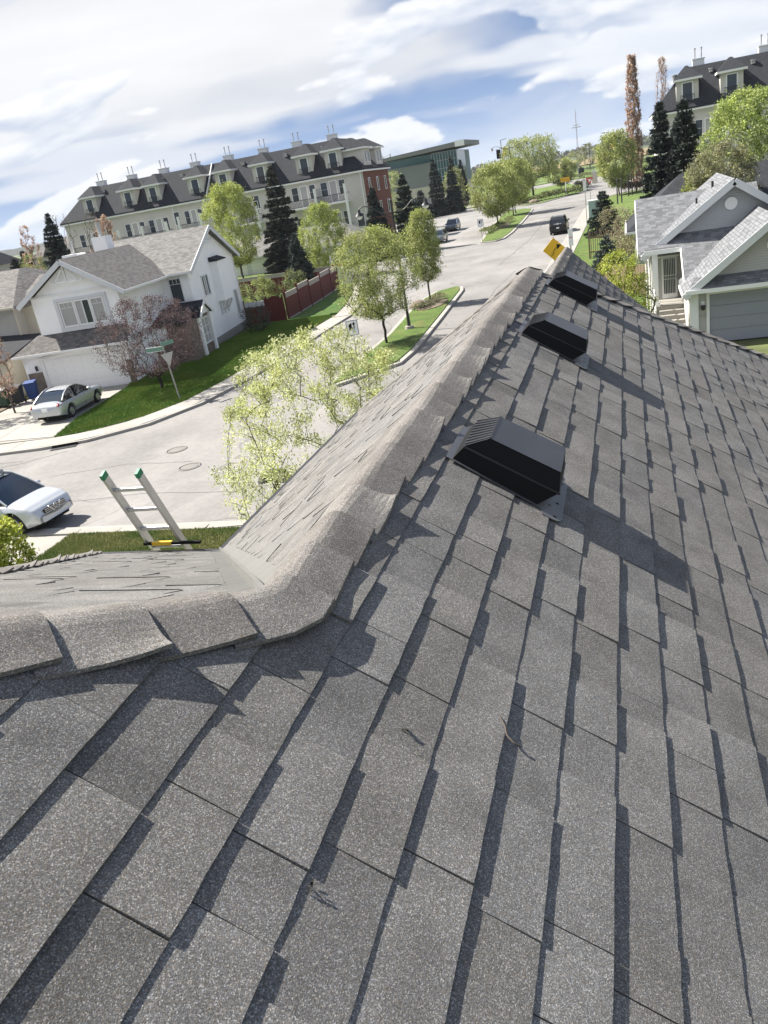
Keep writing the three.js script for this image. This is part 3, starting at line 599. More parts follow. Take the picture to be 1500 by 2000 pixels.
{
  const bed = (x, z, rx, rz, y) => { const p = [], n = 14; for (let i = 0; i < n; i++) { const a = i / n * 6.283, k = 0.85 + 0.3 * hash2(i, Math.round(x * 10), 7); p.push([x + Math.cos(a) * rx * k, z + Math.sin(a) * rz * k]); } return struct('flower_bed', plan(p, y, y + 0.05, 0.02), M.dirt); };
  bed(-13.4, -55.6, 1.0, 2.6, 0.185); bed(-18.0, -123, 1.5, 6, 0.185); bed(-21, -184, 3.4, 6, 0.185);
}
// storm drain in the kerb and iron covers in the road
{
  const d = thing('storm_drain', 'dark storm drain opening in the kerb below the lawn corner', 'drain', [-24.3, 0, -28.35], 0.35);
  part('grate', box(1.15, 0.02, 0.36, 0, 0.012, 0.22), M.darkMetal, d); part('throat', box(1.15, 0.12, 0.05, 0, 0.06, 0), M.black, d);
  const covers = [[-15.8, -24.4, 'round iron cover in the road, nearer to the ladder'], [-17.6, -26.6, 'round iron cover in the road, farther from the ladder']];
  for (const [x, z, lab] of covers) { const c = thing('manhole_cover', lab, 'manhole', [x, 0, z]); part('lid', cyl(0.33, 0.33, 0.012, 0, 0.0, 0, 28), M.cover, c); part('rim', new THREE.TorusGeometry(0.40, 0.05, 4, 28).rotateX(Math.PI / 2).scale(1, 0.18, 1).translate(0, 0.006, 0), M.cover, c); }
}
// far wooded rise on the horizon
{
  const g = new THREE.PlaneGeometry(5200, 500, 520, 12); g.rotateX(-Math.PI / 2); const p = g.attributes.position;
  for (let i = 0; i < p.count; i++) {
    const x = p.getX(i), z = p.getZ(i), w = sstep(0, 60, 250 - Math.abs(z)), prof = 6 + 12 * sstep(-120, 260, x) + 10 * sstep(200, 900, x) + 8 * sstep(-500, -1500, x);
    p.setY(i, (prof * (0.8 + 0.3 * fbm(x / 300 + 9, z / 200, 3)) + 9 * fbm(x / 22, z / 22, 4, 0, 3)) * w - 3);
  }
  g.translate(0, 0, -1750); g.computeVertexNormals(); struct('hill', g, M.hill);
}
// cracks and a gutter seam in the road surface
{
  const road = scene.getObjectByName('road'), cm = std([0.10, 0.098, 0.095], 0.95), r = rng(77);
  const crack = (pts, w) => { const line = []; for (let i = 0; i < pts.length - 1; i++) for (let k = 0; k < 6; k++) line.push([lerp(pts[i][0], pts[i + 1][0], k / 6) + (r() - 0.5) * 0.10, lerp(pts[i][1], pts[i + 1][1], k / 6) + (r() - 0.5) * 0.10]); line.push(pts[pts.length - 1]); part('crack', plan([...offset(line, w / 2), ...offset(line, -w / 2).reverse()], 0.004, 0.004), cm, road); };
  crack([[-26.8, -25.3], [-24.9, -26.4], [-23.6, -27.6]], 0.07); crack([[-31, -27.0], [-27.5, -26.5], [-25.2, -26.6]], 0.06); crack([[-27.2, -25.0], [-26.4, -25.3]], 0.22);
  crack([[-19.4, -21.4], [-16.2, -21.9], [-13.0, -21.6], [-10.5, -22.3]], 0.04); crack([[-22, -24.3], [-19, -25.2], [-16, -25.0]], 0.035); crack([[-16.4, -30], [-15.6, -34], [-16.6, -38], [-16.0, -43]], 0.04); crack([[-9.4, -44], [-9.2, -52], [-9.6, -60], [-9.3, -70]], 0.05); crack([[-18.5, -60], [-17, -66], [-19, -72]], 0.06); crack([[-28, -90], [-20, -91], [-12, -90.2], [-7, -90.6]], 0.10); crack([[-11.5, -76], [-11.0, -95], [-11.4, -120]], 0.09);
}
// ---------------------------------------------------------------- buildings
function on(face, at, u0, u1, y0, y1, d0, d1) {        // block lying on a wall plane: face 'z' looks to +z, 'x' to +x
  return face === 'z' ? slab(u0, u1, y0, y1, at + d0, at + d1) : face === 'x' ? slab(at + d0, at + d1, y0, y1, u0, u1) : slab(at - d1, at - d0, y0, y1, u0, u1);
}
function windowOn(parent, face, at, u0, u1, y0, y1, o = {}) {
  const t = o.t || 0.07, cols = o.cols || 1, g = [on(face, at, u0 - t, u1 + t, y0 - t * 1.3, y0, 0, 0.075), on(face, at, u0 - t, u1 + t, y1, y1 + t, 0, 0.07), on(face, at, u0 - t, u0, y0, y1, 0, 0.07), on(face, at, u1, u1 + t, y0, y1, 0, 0.07)];
  for (let i = 1; i < cols; i++) { const u = lerp(u0, u1, i / cols); g.push(on(face, at, u - (o.bar || 0.03), u + (o.bar || 0.03), y0, y1, 0, 0.06)); }
  if (o.rows) for (let i = 1; i < o.rows; i++) { const y = lerp(y0, y1, i / o.rows); g.push(on(face, at, u0, u1, y - 0.015, y + 0.015, 0, 0.055)); }
  if (o.grille) { const yg = y1 - (y1 - y0) * 0.22; g.push(on(face, at, u0, u1, yg - 0.012, yg + 0.012, 0.02, 0.05)); const n = Math.max(2, Math.round((u1 - u0) / 0.28)); for (let i = 1; i < n; i++) { const u = lerp(u0, u1, i / n); g.push(on(face, at, u - 0.01, u + 0.01, yg, y1, 0.02, 0.05)); } }
  const w = part(o.name || 'window', g, o.frame || M.trim, parent);
  for (let i = 0; i < cols; i++) part('pane', on(face, at, lerp(u0, u1, i / cols) + 0.004, lerp(u0, u1, (i + 1) / cols) - 0.004, y0, y1, 0.004, 0.018), (o.glass && (Array.isArray(o.glass) ? o.glass[i % o.glass.length] : o.glass)) || M.glass, w);
  return w;
}
function gable(a, b, c, d, t = 0.12) { return sheet([a, b, c, d], t); }
const text = (() => { const seg = { 0: 'abcdef', 1: 'bc', 2: 'abged', 3: 'abgcd', 4: 'fgbc', 5: 'afgcd', 6: 'afgedc', 7: 'abc', 8: 'abcdefg', 9: 'abcfgd' };
  return (str, h, x, y, z) => { const g = [], w = h * 0.55, s = h * 0.14; [...str].forEach((c, i) => { const X = x + i * w * 1.45; for (const k of seg[c]) { const q = { a: [X, y + h - s, X + w, y + h], d: [X, y, X + w, y + s], g: [X, y + h / 2 - s / 2, X + w, y + h / 2 + s / 2], f: [X, y + h / 2, X + s, y + h], b: [X + w - s, y + h / 2, X + w, y + h], e: [X, y, X + s, y + h / 2], c: [X + w - s, y, X + w, y + h / 2] }[k]; g.push(slab(q[0], q[2], q[1], q[3], z, z + 0.015)); } }); return g; }; })();

// white two-storey house on the corner (its own frame: x along the front, z = 0 at the front of the upper wing)
{
  const h = thing('white_house', 'white two-storey stucco house with front gable and garage on the corner lawn', 'house', [-28, 0, -40.8], 9 * R);
  const xw = -5.4, zb = -6.5, xe = 1.9, ze = -16.6, yr = 7.5, ev = 5.35;
  part('wall', [slab(xw, 0, 2.4, 5.5, zb, 0), prism([[xw, 5.5], [0, 5.5], [xw / 2, 7.25]], -0.25, 0), slab(xw, xe, 0, 5.5, ze, zb), prismX([[zb, 5.5], [ze, 5.5], [(zb + ze) / 2, 7.6]], xe - 0.25, xe),
    slab(-6.6, 0, 0.1, 2.75, zb, 0.75), slab(0, 0.9, 0, 2.5, zb, -3.2)], M.white, h);
  part('bay_box', [slab(xe, xe + 0.55, 2.75, 5.45, -13.0, -11.1)], M.white, h);
  part('bay_roof', faces([[[xe, 5.75, -11.0], [xe + 0.62, 5.5, -11.0], [xe + 0.62, 5.5, -13.1], [xe, 5.75, -13.1]], [[xe, 5.45, -11.0], [xe + 0.62, 5.45, -11.0], [xe + 0.62, 5.5, -11.0], [xe, 5.75, -11.0]], [[xe + 0.62, 5.45, -11.0], [xe + 0.62, 5.45, -13.1], [xe + 0.62, 5.5, -13.1], [xe + 0.62, 5.5, -11.0]]]), M.roofDark, h);
  for (const z of [-11.3, -12.05, -12.8]) part('bracket', [slab(xe, xe + 0.5, 2.58, 2.72, z - 0.06, z + 0.06), bar([xe + 0.02, 1.95, z], [xe + 0.48, 2.62, z], 0.1, 0.1), slab(xe, xe + 0.1, 1.8, 2.6, z - 0.06, z + 0.06)], M.trimGrey, h);
  part('foundation', [slab(xe - 0.1, xe + 0.03, 0, 0.55, ze, zb - 0.02), slab(0, 0.93, 0, 0.5, zb, -3.17)], M.concreteB, h);
  const cx = xw / 2, oh = 0.5;
  const wing = part('wing_roof', [sheet([[cx, yr, oh], [cx, yr, -9.4], [0.62, ev, -6.9], [0.62, ev, oh]], 0.16), sheet([[cx, yr, -9.4], [cx, yr, oh], [xw - 0.62, ev, oh], [xw - 0.62, ev, -7.3]], 0.16)], M.roofBrown, h);
  part('chimney', [slab(-4.9, -3.9, 5.6, 8.3, -9.6, -8.6)], M.white, h); part('flue', cyl(0.13, 0.13, 0.9, -4.4, 8.3, -9.1, 12), M.steel, h);
  part('main_roof', [sheet([[xw - 0.3, 7.85, (zb + ze) / 2], [xe + 0.4, 7.85, (zb + ze) / 2], [xe + 0.4, 5.40, zb + 0.45], [xw - 0.3, 5.40, zb + 0.45]], 0.14), sheet([[xe + 0.4, 7.85, (zb + ze) / 2], [xw - 0.3, 7.85, (zb + ze) / 2], [xw - 0.3, 5.40, ze - 0.45], [xe + 0.4, 5.40, ze - 0.45]], 0.14)], M.roofPale, h);
  const rb = (a, b, w = 0.2) => bar(a, b, 0.05, w);
  part('rake_board', [rb([cx, yr - 0.16, oh + 0.03], [0.64, ev - 0.14, oh + 0.03], 0.26), rb([cx, yr - 0.16, oh + 0.03], [xw - 0.64, ev - 0.14, oh + 0.03], 0.26)], M.trimGrey, h);
  part('rake_board', [rb([xe + 0.43, 7.72, (zb + ze) / 2], [xe + 0.43, 5.28, zb + 0.47], 0.26), rb([xe + 0.43, 7.72, (zb + ze) / 2], [xe + 0.43, 5.28, ze - 0.47], 0.26)], M.trimGrey, h);
  part('gable_bracket', [rb([cx - 1.0, 6.25, oh - 0.2], [cx + 1.0, 6.25, oh - 0.2], 0.12), rb([cx, 6.2, oh - 0.2], [cx, 7.15, oh - 0.2], 0.12), rb([cx - 0.75, 6.25, oh - 0.2], [cx - 0.1, 6.95, oh - 0.2], 0.08), rb([cx + 0.75, 6.25, oh - 0.2], [cx + 0.1, 6.95, oh - 0.2], 0.08), on('z', 0, xw, 0, 5.55, 5.68, 0, 0.06)], M.trim, h);
  part('gable_bracket', [rb([xe + 0.2, 6.8, -10.5], [xe + 0.2, 6.8, -12.6], 0.12), rb([xe + 0.2, 6.8, -11.55], [xe + 0.2, 7.5, -11.55], 0.12)], M.trim, h);
  part('gutter', [rb([0.66, ev - 0.09, oh], [0.66, ev - 0.09, -6.9], 0.13), rb([xw - 0.66, ev - 0.09, oh], [xw - 0.66, ev - 0.09, -7.2], 0.13), rb([0.6, 5.32, zb + 0.48], [xe + 0.4, 5.32, zb + 0.48], 0.13), rod([0.05, 2.7, 0.07], [0.05, 5.2, 0.07], 0.04), rod([xe + 0.06, 0.3, ze + 0.3], [xe + 0.06, 5.2, ze + 0.3], 0.04)], M.trim, h);
  part('window_surround', [on('z', 0, -4.0, -0.75, 3.5, 3.72, 0, 0.10), on('z', 0, -4.0, -0.75, 5.22, 5.36, 0, 0.09), on('z', 0, -4.0, -3.8, 3.72, 5.22, 0, 0.09), on('z', 0, -0.95, -0.75, 3.72, 5.22, 0, 0.09)], M.trimGrey, h);
  windowOn(h, 'z', 0, -3.7, -2.9, 3.82, 5.1, { glass: M.curtain, grille: 1 }); windowOn(h, 'z', 0, -2.72, -1.9, 3.82, 5.1, { glass: [M.curtain, M.glass], cols: 2, grille: 0 }); windowOn(h, 'z', 0, -1.72, -1.05, 3.82, 5.1, { glass: M.curtain, grille: 1 });
  part('sash', [on('z', 0, -1.9, -1.85, 3.82, 5.1, 0.02, 0.06)], M.trim, h);
  windowOn(h, 'z', zb, 0.55, 1.3, 3.55, 5.0, { grille: 1 });
  windowOn(h, 'x', xe, -9.9, -8.7, 3.5, 4.75, { cols: 3, glass: [M.glass, M.curtain, M.glass] }); windowOn(h, 'x', xe, -15.6, -14.9, 1.3, 3.0, { glass: M.curtain });
  // garage with its skirt roof
  part('skirt_roof', [sheet([[xw - 0.3, 3.5, -0.02], [0.0, 3.5, -0.02], [0.35, 2.62, 1.15], [-7.0, 2.62, 1.15]], 0.1), sheet([[xw - 0.3, 3.5, -2], [xw - 0.3, 3.5, -0.02], [-7.0, 2.62, 1.15], [-7.0, 2.62, -2]], 0.1)], M.roofBrown, h);
  part('gutter', [rb([-7.02, 2.56, 1.2], [0.36, 2.56, 1.2], 0.13), rod([-6.55, 0.2, 0.85], [-6.55, 2.5, 0.85], 0.04)], M.trim, h);
  const gd = part('garage_door', on('z', 0.75, -5.35, -0.55, 0.1, 2.2, 0, 0.02), M.doorWhite, h);
  for (let i = 0; i < 4; i++) for (let j = 0; j < 8; j++) part('panel', rbox(0.52, 0.4, 0.03, 0.012, -5.05 + j * 0.6, 0.36 + i * 0.525, 0.775), M.doorWhite, gd);
  const arch = []; for (let i = 0; i < 12; i++) { const a = i / 12, b = (i + 1) / 12, f = q => [lerp(-5.55, -0.35, q), 2.22 + 0.28 * Math.sin(q * Math.PI), 0.79]; arch.push(bar(f(a), f(b), 0.07, 0.14)); }
  part('door_trim', [...arch, on('z', 0.75, -5.6, -5.37, 0.1, 2.25, 0, 0.06), on('z', 0.75, -0.53, -0.3, 0.1, 2.25, 0, 0.06)], M.trim, h);
  part('house_number', text('23', 0.16, -3.1, 2.56, 0.752), M.darkMetal, h);
  part('stone_pier', [slab(-6.62, -5.62, 0.1, 1.5, 0.7, 0.86), slab(-0.28, 0.05, 0.1, 1.5, 0.7, 0.86), slab(0.0, 0.96, 0.0, 1.5, -3.2, -3.1)], M.stone, h);
  const lamp = part('wall_lamp', [rbox(0.12, 0.28, 0.12, 0.02, -5.85, 1.75, 0.9)], M.darkMetal, h); part('bracket', rod([-5.85, 1.85, 0.76], [-5.85, 1.93, 0.9], 0.015), M.darkMetal, lamp);
  // entrance porch roof with a small gable facing the corner
  part('porch_roof', [sheet([[0, 3.35, -5.6], [2.3, 3.35, -5.6], [2.3, 2.65, -3.0], [0, 2.65, -3.0]], 0.1), sheet([[2.75, 3.55, -5.9], [0.3, 3.55, -5.9], [0.3, 2.7, -4.6], [2.75, 2.7, -4.6]], 0.09), sheet([[0.3, 3.55, -5.9], [2.75, 3.55, -5.9], [2.75, 2.7, -7.2], [0.3, 2.7, -7.2]], 0.09)], M.roofDark, h);
  part('porch_gable', [rb([2.79, 3.46, -5.9], [2.79, 2.6, -4.58], 0.2), rb([2.79, 3.46, -5.9], [2.79, 2.6, -7.22], 0.2), prismX([[-4.8, 2.7], [-7.0, 2.7], [-5.9, 3.4]], 2.5, 2.6)], M.trim, h);
  part('porch_wall', [slab(0.9, 2.45, 0, 2.62, -7.0, -3.3)], M.stone, h);
  part('porch_column', [slab(2.3, 2.6, 0, 2.65, -5.0, -4.7), slab(2.3, 2.6, 0, 2.65, -7.1, -6.8)], M.white, h);
  windowOn(h, 'x', 2.45, -6.5, -5.3, 0.9, 2.4, { cols: 2, rows: 3, glass: M.curtain });
}
// beige house to its left, and one more roof past it
{
  const h = thing('beige_house', 'beige two-storey house half cut off at the left frame edge', 'house', [-40, 0, -43]);
  part('wall', [slab(-5.5, 2.6, 0, 5.3, -10, 0)], M.greige, h); part('side_wall', [slab(2.6, 5.4, 0, 5.0, -9, -0.9)], M.cream, h);
  part('roof', [sheet([[-6, 5.15, 0.5], [3.1, 5.15, 0.5], [0.2, 7.2, -4.6], [-6, 7.2, -4.6]], 0.14), sheet([[3.1, 5.15, 0.5], [3.1, 5.15, -10.5], [0.2, 7.2, -5.4], [0.2, 7.2, -4.6]], 0.14), sheet([[-6, 7.2, -4.6], [0.2, 7.2, -5.4], [3.1, 5.15, -10.5], [-6, 5.15, -10.5]], 0.14), sheet([[2.4, 5.1, -0.5], [5.9, 5.1, -0.5], [5.9, 6.6, -4.2], [2.0, 6.6, -4.2]], 0.14), sheet([[2.0, 6.6, -4.2], [5.9, 6.6, -4.2], [5.9, 5.1, -9], [2.0, 5.1, -9]], 0.14)], M.roofBrown, h);
  part('gutter', [bar([-6, 5.08, 0.54], [3.14, 5.08, 0.54], 0.1, 0.13), bar([2.7, 5.02, -0.46], [5.9, 5.02, -0.46], 0.1, 0.13), rod([2.66, 0.2, 0.05], [2.66, 5, 0.05], 0.045)], M.cream, h);
  for (const x of [-2.6, -0.6]) part('roof_vent', [rbox(0.4, 0.2, 0.4, 0.03, x, 6.35, -2.1)], M.black, h);
  part('chimney', slab(3.4, 4.6, 5.6, 7.5, -6.2, -5.2), M.white, h); part('flue', cyl(0.12, 0.12, 0.75, 4, 7.5, -5.7, 12), M.steel, h);
  windowOn(h, 'z', 0, -1.6, 0.6, 2.9, 4.6, { cols: 2, rows: 3, frame: M.trim, glass: [M.glass, M.curtain] });
  part('entry_roof', [sheet([[0.4, 2.9, 0], [5.3, 2.9, 0], [5.3, 2.2, 1.8], [0.4, 2.2, 1.8]], 0.1)], M.roofDark, h);
  part('stone_pier', [slab(3.9, 5.3, 0, 2.2, -0.9, 1.5)], M.stone, h); part('garage_wall', slab(-5.4, 3.8, 0, 2.4, 0, 3.4), M.cream, h);
  part('garage_roof', [sheet([[-6, 3.7, 0], [4.1, 3.3, 0], [4.1, 2.4, 3.8], [-6, 2.4, 3.8]], 0.1)], M.roofDark, h);
  part('garage_door', on('z', 3.4, -2.6, 2.4, 0.1, 2.1, 0, 0.03), M.cream, h);
}
{
  const h = thing('brown_roofed_house', 'house with a dark roof behind the beige house at the left edge', 'house', [-52, 0, -52]);
  part('wall', slab(-6, 5, 0, 4.9, -9, 0), M.greige, h);
  part('roof', [sheet([[-6.5, 4.85, 0.5], [5.5, 4.85, 0.5], [2, 7.0, -4.5], [-6.5, 7.0, -4.5]], 0.14), sheet([[5.5, 4.85, 0.5], [5.5, 4.85, -9.5], [2, 7.0, -4.5]], 0.14), sheet([[-6.5, 7.0, -4.5], [2, 7.0, -4.5], [5.5, 4.85, -9.5], [-6.5, 4.85, -9.5]], 0.14)], M.roofDark, h);
}
for (const [x, z, w, lab] of [[-128, -138, 12, 'far house with grey gables among trees at the left horizon, left one'], [-113, -146, 10, 'far house with grey gables among trees at the left horizon, right one']]) {
  const h = thing('far_house', lab, 'house', [x, 0, z]);
  part('wall', slab(-w / 2, w / 2, 0, 6.6, -9, 0), M.greige, h);
  part('roof', [sheet([[-w / 2 - 0.4, 6.4, 0.5], [w / 2 + 0.4, 6.4, 0.5], [w / 2 - 2, 9.4, -4.5], [-w / 2 + 2, 9.4, -4.5]], 0.15), sheet([[w / 2 + 0.4, 6.4, 0.5], [w / 2 + 0.4, 6.4, -9.5], [w / 2 - 2, 9.4, -4.5]], 0.15), sheet([[-w / 2 - 0.4, 6.4, -9.5], [-w / 2 - 0.4, 6.4, 0.5], [-w / 2 + 2, 9.4, -4.5]], 0.15)], M.roofBrown, h);
  part('gable', [prism([[-1.8, 6.5], [1.8, 6.5], [0, 8.8]], -3, 0.6)], M.roofBrown, h);
  windowOn(h, 'z', 0, -3, -1.6, 4.2, 5.6); windowOn(h, 'z', 0, 1.6, 3, 4.2, 5.6);
}
// long apartment block with a mansard roof, and its twin on the right
function mansardBlock(name, label, x0, x1, z, o) {
  const dp = 14, b = thing(name, label, 'apartment building', [(x0 + x1) / 2, 0, z]), w = (x1 - x0) / 2, ev = 11.3, top = 16.2, in_ = 4.0;
  part('wall', [slab(-w, w, 0, ev, -dp, 0)], M.blockWall, b);
  if (o.brick) part('brick_end', slab(w, w + 0.12, 0, ev - 0.05, -dp, -0.02), M.brick, b);
  const e = 0.5, roof = part('roof', [sheet([[-w - e, ev, e], [w + e, ev, e], [w - in_, top, -in_], [-w + in_, top, -in_]], 0.2), sheet([[w + e, ev, e], [w + e, ev, -dp - e], [w - in_, top, -dp + in_], [w - in_, top, -in_]], 0.2), sheet([[-w - e, ev, -dp - e], [-w - e, ev, e], [-w + in_, top, -in_], [-w + in_, top, -dp + in_]], 0.2), sheet([[w + e, ev, -dp - e], [-w - e, ev, -dp - e], [-w + in_, top, -dp + in_], [w - in_, top, -dp + in_]], 0.2), slab(-w + in_, w - in_, top - 0.3, top - 0.02, -dp + in_, -in_)], M.roofDark, b);
  part('eave_trim', [slab(-w - e, w + e, ev - 0.42, ev - 0.2, e - 0.06, e + 0.04), slab(w + e - 0.06, w + e + 0.04, ev - 0.42, ev - 0.2, -dp - e, e), slab(-w - e - 0.04, -w - e + 0.06, ev - 0.42, ev - 0.2, -dp - e, e)], M.trim, b);
  part('soffit', slab(-w - e, w + e, ev - 0.3, ev - 0.24, -dp - e, e - 0.08), M.trimGrey, b);
  const X = x => x - (x0 + x1) / 2;
  for (const xw of o.dormers) {
    const x = X(xw), d = part('dormer', [slab(x - 1.35, x + 1.35, ev + 0.2, ev + 3.5, -3.8, -0.35)], M.blockWall, b), yb = ev + 3.5;
    part('dormer_roof', [sheet([[x - 1.75, yb - 0.05, 0.1], [x + 1.75, yb - 0.05, 0.1], [x + 0.15, yb + 1.5, -1.9], [x - 0.15, yb + 1.5, -1.9]], 0.12), sheet([[x + 1.75, yb - 0.05, 0.1], [x + 1.75, yb - 0.05, -3.6], [x + 0.15, yb + 1.5, -4.4], [x + 0.15, yb + 1.5, -1.9]], 0.12), sheet([[x - 1.75, yb - 0.05, -3.6], [x - 1.75, yb - 0.05, 0.1], [x - 0.15, yb + 1.5, -1.9], [x - 0.15, yb + 1.5, -4.4]], 0.12)], M.roofDark, d);
    part('fascia', [slab(x - 1.78, x + 1.78, yb - 0.32, yb - 0.06, 0.06, 0.14), slab(x + 1.72, x + 1.8, yb - 0.32, yb - 0.06, -3.4, 0.1), slab(x - 1.8, x - 1.72, yb - 0.32, yb - 0.06, -3.4, 0.1)], M.trim, d);
    part('frame', [slab(x - 0.72, x + 0.72, ev + 0.35, ev + 3.05, -0.35, -0.29)], M.trim, d); part('pane', slab(x - 0.56, x + 0.56, ev + 0.45, ev + 2.9, -0.29, -0.275), M.glass, d);
    const rl = [slab(x - 0.85, x + 0.85, ev + 1.45, ev + 1.53, -0.12, -0.06), slab(x - 0.85, x + 0.85, ev + 0.42, ev + 0.50, -0.12, -0.06)]; for (let i = 0; i <= 7; i++) rl.push(slab(x - 0.84 + i * 0.24 - 0.018, x - 0.84 + i * 0.24 + 0.018, ev + 0.45, ev + 1.46, -0.11, -0.07));
    part('railing', rl, M.darkMetal, d);
  }
  for (const xw of o.chimneys) { const x = X(xw), c = part('chimney', [slab(x - 0.72, x + 0.72, top - 0.3, top + 0.75, -5.8, -4.7), slab(x - 0.8, x + 0.8, top + 0.75, top + 0.86, -5.9, -4.6)], M.trim, b); for (const k of [-0.4, 0.4]) part('flue', [cyl(0.07, 0.07, 1.3, x + k, top + 0.8, -5.2, 8), cyl(0.13, 0.13, 0.14, x + k, top + 2.0, -5.2, 8)], M.steel, c); }
  for (const xw of o.vents) { const x = X(xw); part('roof_vent', [cyl(0.26, 0.3, 0.4, x, top - 1.15, -2.95, 10), cyl(0.36, 0.36, 0.12, x, top - 0.78, -2.95, 10)], M.steel, b); }
  for (const [xa, xb, levels, bays] of o.balconies) {
    const a = X(xa), c = X(xb);
    for (const y of levels) {
      const bl = part('balcony', [slab(a, c, y - 0.25, y, 0, 2.0)], M.trim, b), rl = [slab(a, c, y + 1.05, y + 1.13, 1.9, 1.97), slab(a, c, y + 0.08, y + 0.14, 1.9, 1.97), slab(a, a + 0.06, y + 1.05, y + 1.13, 0, 1.9), slab(c - 0.06, c, y + 1.05, y + 1.13, 0, 1.9)];
      for (let x = a + 0.15; x < c; x += 0.22) rl.push(slab(x - 0.03, x + 0.03, y + 0.1, y + 1.1, 1.92, 1.95)); part('railing', rl, M.darkMetal, bl);
      for (let i = 0; i < bays; i++) { const u0 = lerp(a, c, (i + 0.1) / bays), u1 = lerp(a, c, (i + 0.9) / bays), m = (u1 - u0); windowOn(b, 'z', 0, u0, u0 + m * 0.26, y + 1.0, y + 3.0, { rows: 2 }); windowOn(b, 'z', 0, u0 + m * 0.38, u0 + m * 0.64, y + 0.08, y + 3.0, { t: 0.12, name: 'balcony_door', glass: M.curtain }); windowOn(b, 'z', 0, u0 + m * 0.76, u1, y + 1.0, y + 3.0, { rows: 2 }); }
    }
    for (let i = 0; i <= bays; i++) { const x = lerp(a, c, i / bays); part('post', [slab(x - 0.17, x + 0.17, 0, levels[0] + 2.4, 1.68, 2.02)], M.trim, b); }
    if (bays > 1) for (const y of levels) part('divider', slab((a + c) / 2 - 0.06, (a + c) / 2 + 0.06, y, y + 2.3, 0.02, 1.7), M.blockWall, b);
  }
  for (const [xw, y, n] of o.windows) windowOn(b, 'z', 0, X(xw) - 0.55 * n, X(xw) + 0.55 * n, y, y + 1.9, { cols: n });
  for (const xw of o.pipes) part('downpipe', rod([X(xw), 0, 0.09], [X(xw), ev - 0.3, 0.09], 0.08), M.trim, b);
  return { b, w, ev, top, dp, roof };
}
{
  const q = mansardBlock('apartment_block', 'long four-storey apartment block with dark mansard roof behind the white house', -92.5, -38, -125, {
    brick: true, dormers: [-86.6, -79.0, -74.2, -66.3, -61.2, -54.6, -47.2, -42.4], chimneys: [-86.5, -80.3, -74, -68, -61.8, -55.5, -49.6, -43.6], vents: [-88.6, -85, -81.2, -77.2, -73.4, -69.6, -66, -62.4, -58.4, -54, -50.9, -47, -44.6],
    balconies: [[-50.4, -40.6, [7.3, 2.8], 2], [-59.8, -55.6, [6.4], 1], [-69.6, -65.6, [6.8, 2.6], 1], [-81.2, -72, [6.4, 2.2], 2], [-90.6, -86, [6.0, 2.0], 1]],
    windows: [[-56.2, 8.3, 1], [-62.5, 7.8, 2], [-70.8, 8, 1], [-84, 7.6, 1], [-39.4, 3.2, 1], [-53, 3.5, 1]], pipes: [-51.2, -64.2, -71.2, -83.5, -38.4],
  });
  part('roof_step', [bar([X_(-64.3), q.ev + 0.05, 0.6], [X_(-64.3), q.top + 0.05, -3.95], 0.16, 0.3)], M.trimGrey, q.b);
  function X_(x) { return x - (-92.5 - 38) / 2; }
  // dormers on the brick end, each with a pair of windows, and windows in the brick
  const w = q.w;
  for (const z of [-3.2, -10]) { const d = part('dormer', [slab(w - 3.2, w + 0.1, q.ev + 0.2, q.ev + 3.1, z - 1.9, z + 1.9)], M.blockWall, q.b); part('dormer_roof', [sheet([[w + 0.5, q.ev + 3.05, z - 2.3], [w + 0.5, q.ev + 3.05, z + 2.3], [w - 1.9, q.ev + 4.6, z + 0.6], [w - 1.9, q.ev + 4.6, z - 0.6]], 0.12), sheet([[w + 0.5, q.ev + 3.05, z + 2.3], [w - 3.8, q.ev + 3.05, z + 2.3], [w - 3.8, q.ev + 4.6, z + 0.6], [w - 1.9, q.ev + 4.6, z + 0.6]], 0.12), sheet([[w - 3.8, q.ev + 3.05, z - 2.3], [w + 0.5, q.ev + 3.05, z - 2.3], [w - 1.9, q.ev + 4.6, z - 0.6], [w - 3.8, q.ev + 4.6, z - 0.6]], 0.12)], M.roofDark, d); part('fascia', [slab(w + 0.44, w + 0.54, q.ev + 2.8, q.ev + 3.03, z - 2.3, z + 2.3), slab(w - 3.6, w + 0.5, q.ev + 2.8, q.ev + 3.03, z + 2.24, z + 2.34)], M.trim, d); for (const k of [-0.8, 0.8]) windowOn(d, 'x', w + 0.1, z + k - 0.4, z + k + 0.4, q.ev + 0.9, q.ev + 2.5); }
  for (const z of [-2.4, -7, -11.6]) for (const y of [8, 4.4]) windowOn(q.b, 'x', w + 0.12, z - 0.45, z + 0.45, y, y + 1.9);
}
{
  mansardBlock('apartment_block', 'dark-roofed apartment block behind the tall spruces at the right edge', 4.0, 46, -122, { dormers: [7.9, 13.2, 20, 27, 34], chimneys: [9.6, 17.6, 25.6, 33.6], vents: [6.5, 11, 16, 22], balconies: [[8.4, 12.4, [6.6, 2.2], 1], [18, 27, [6.6, 2.2], 2]], windows: [[6.2, 7.2, 1], [14.6, 7.4, 1]], pipes: [13.6, 30] });
}
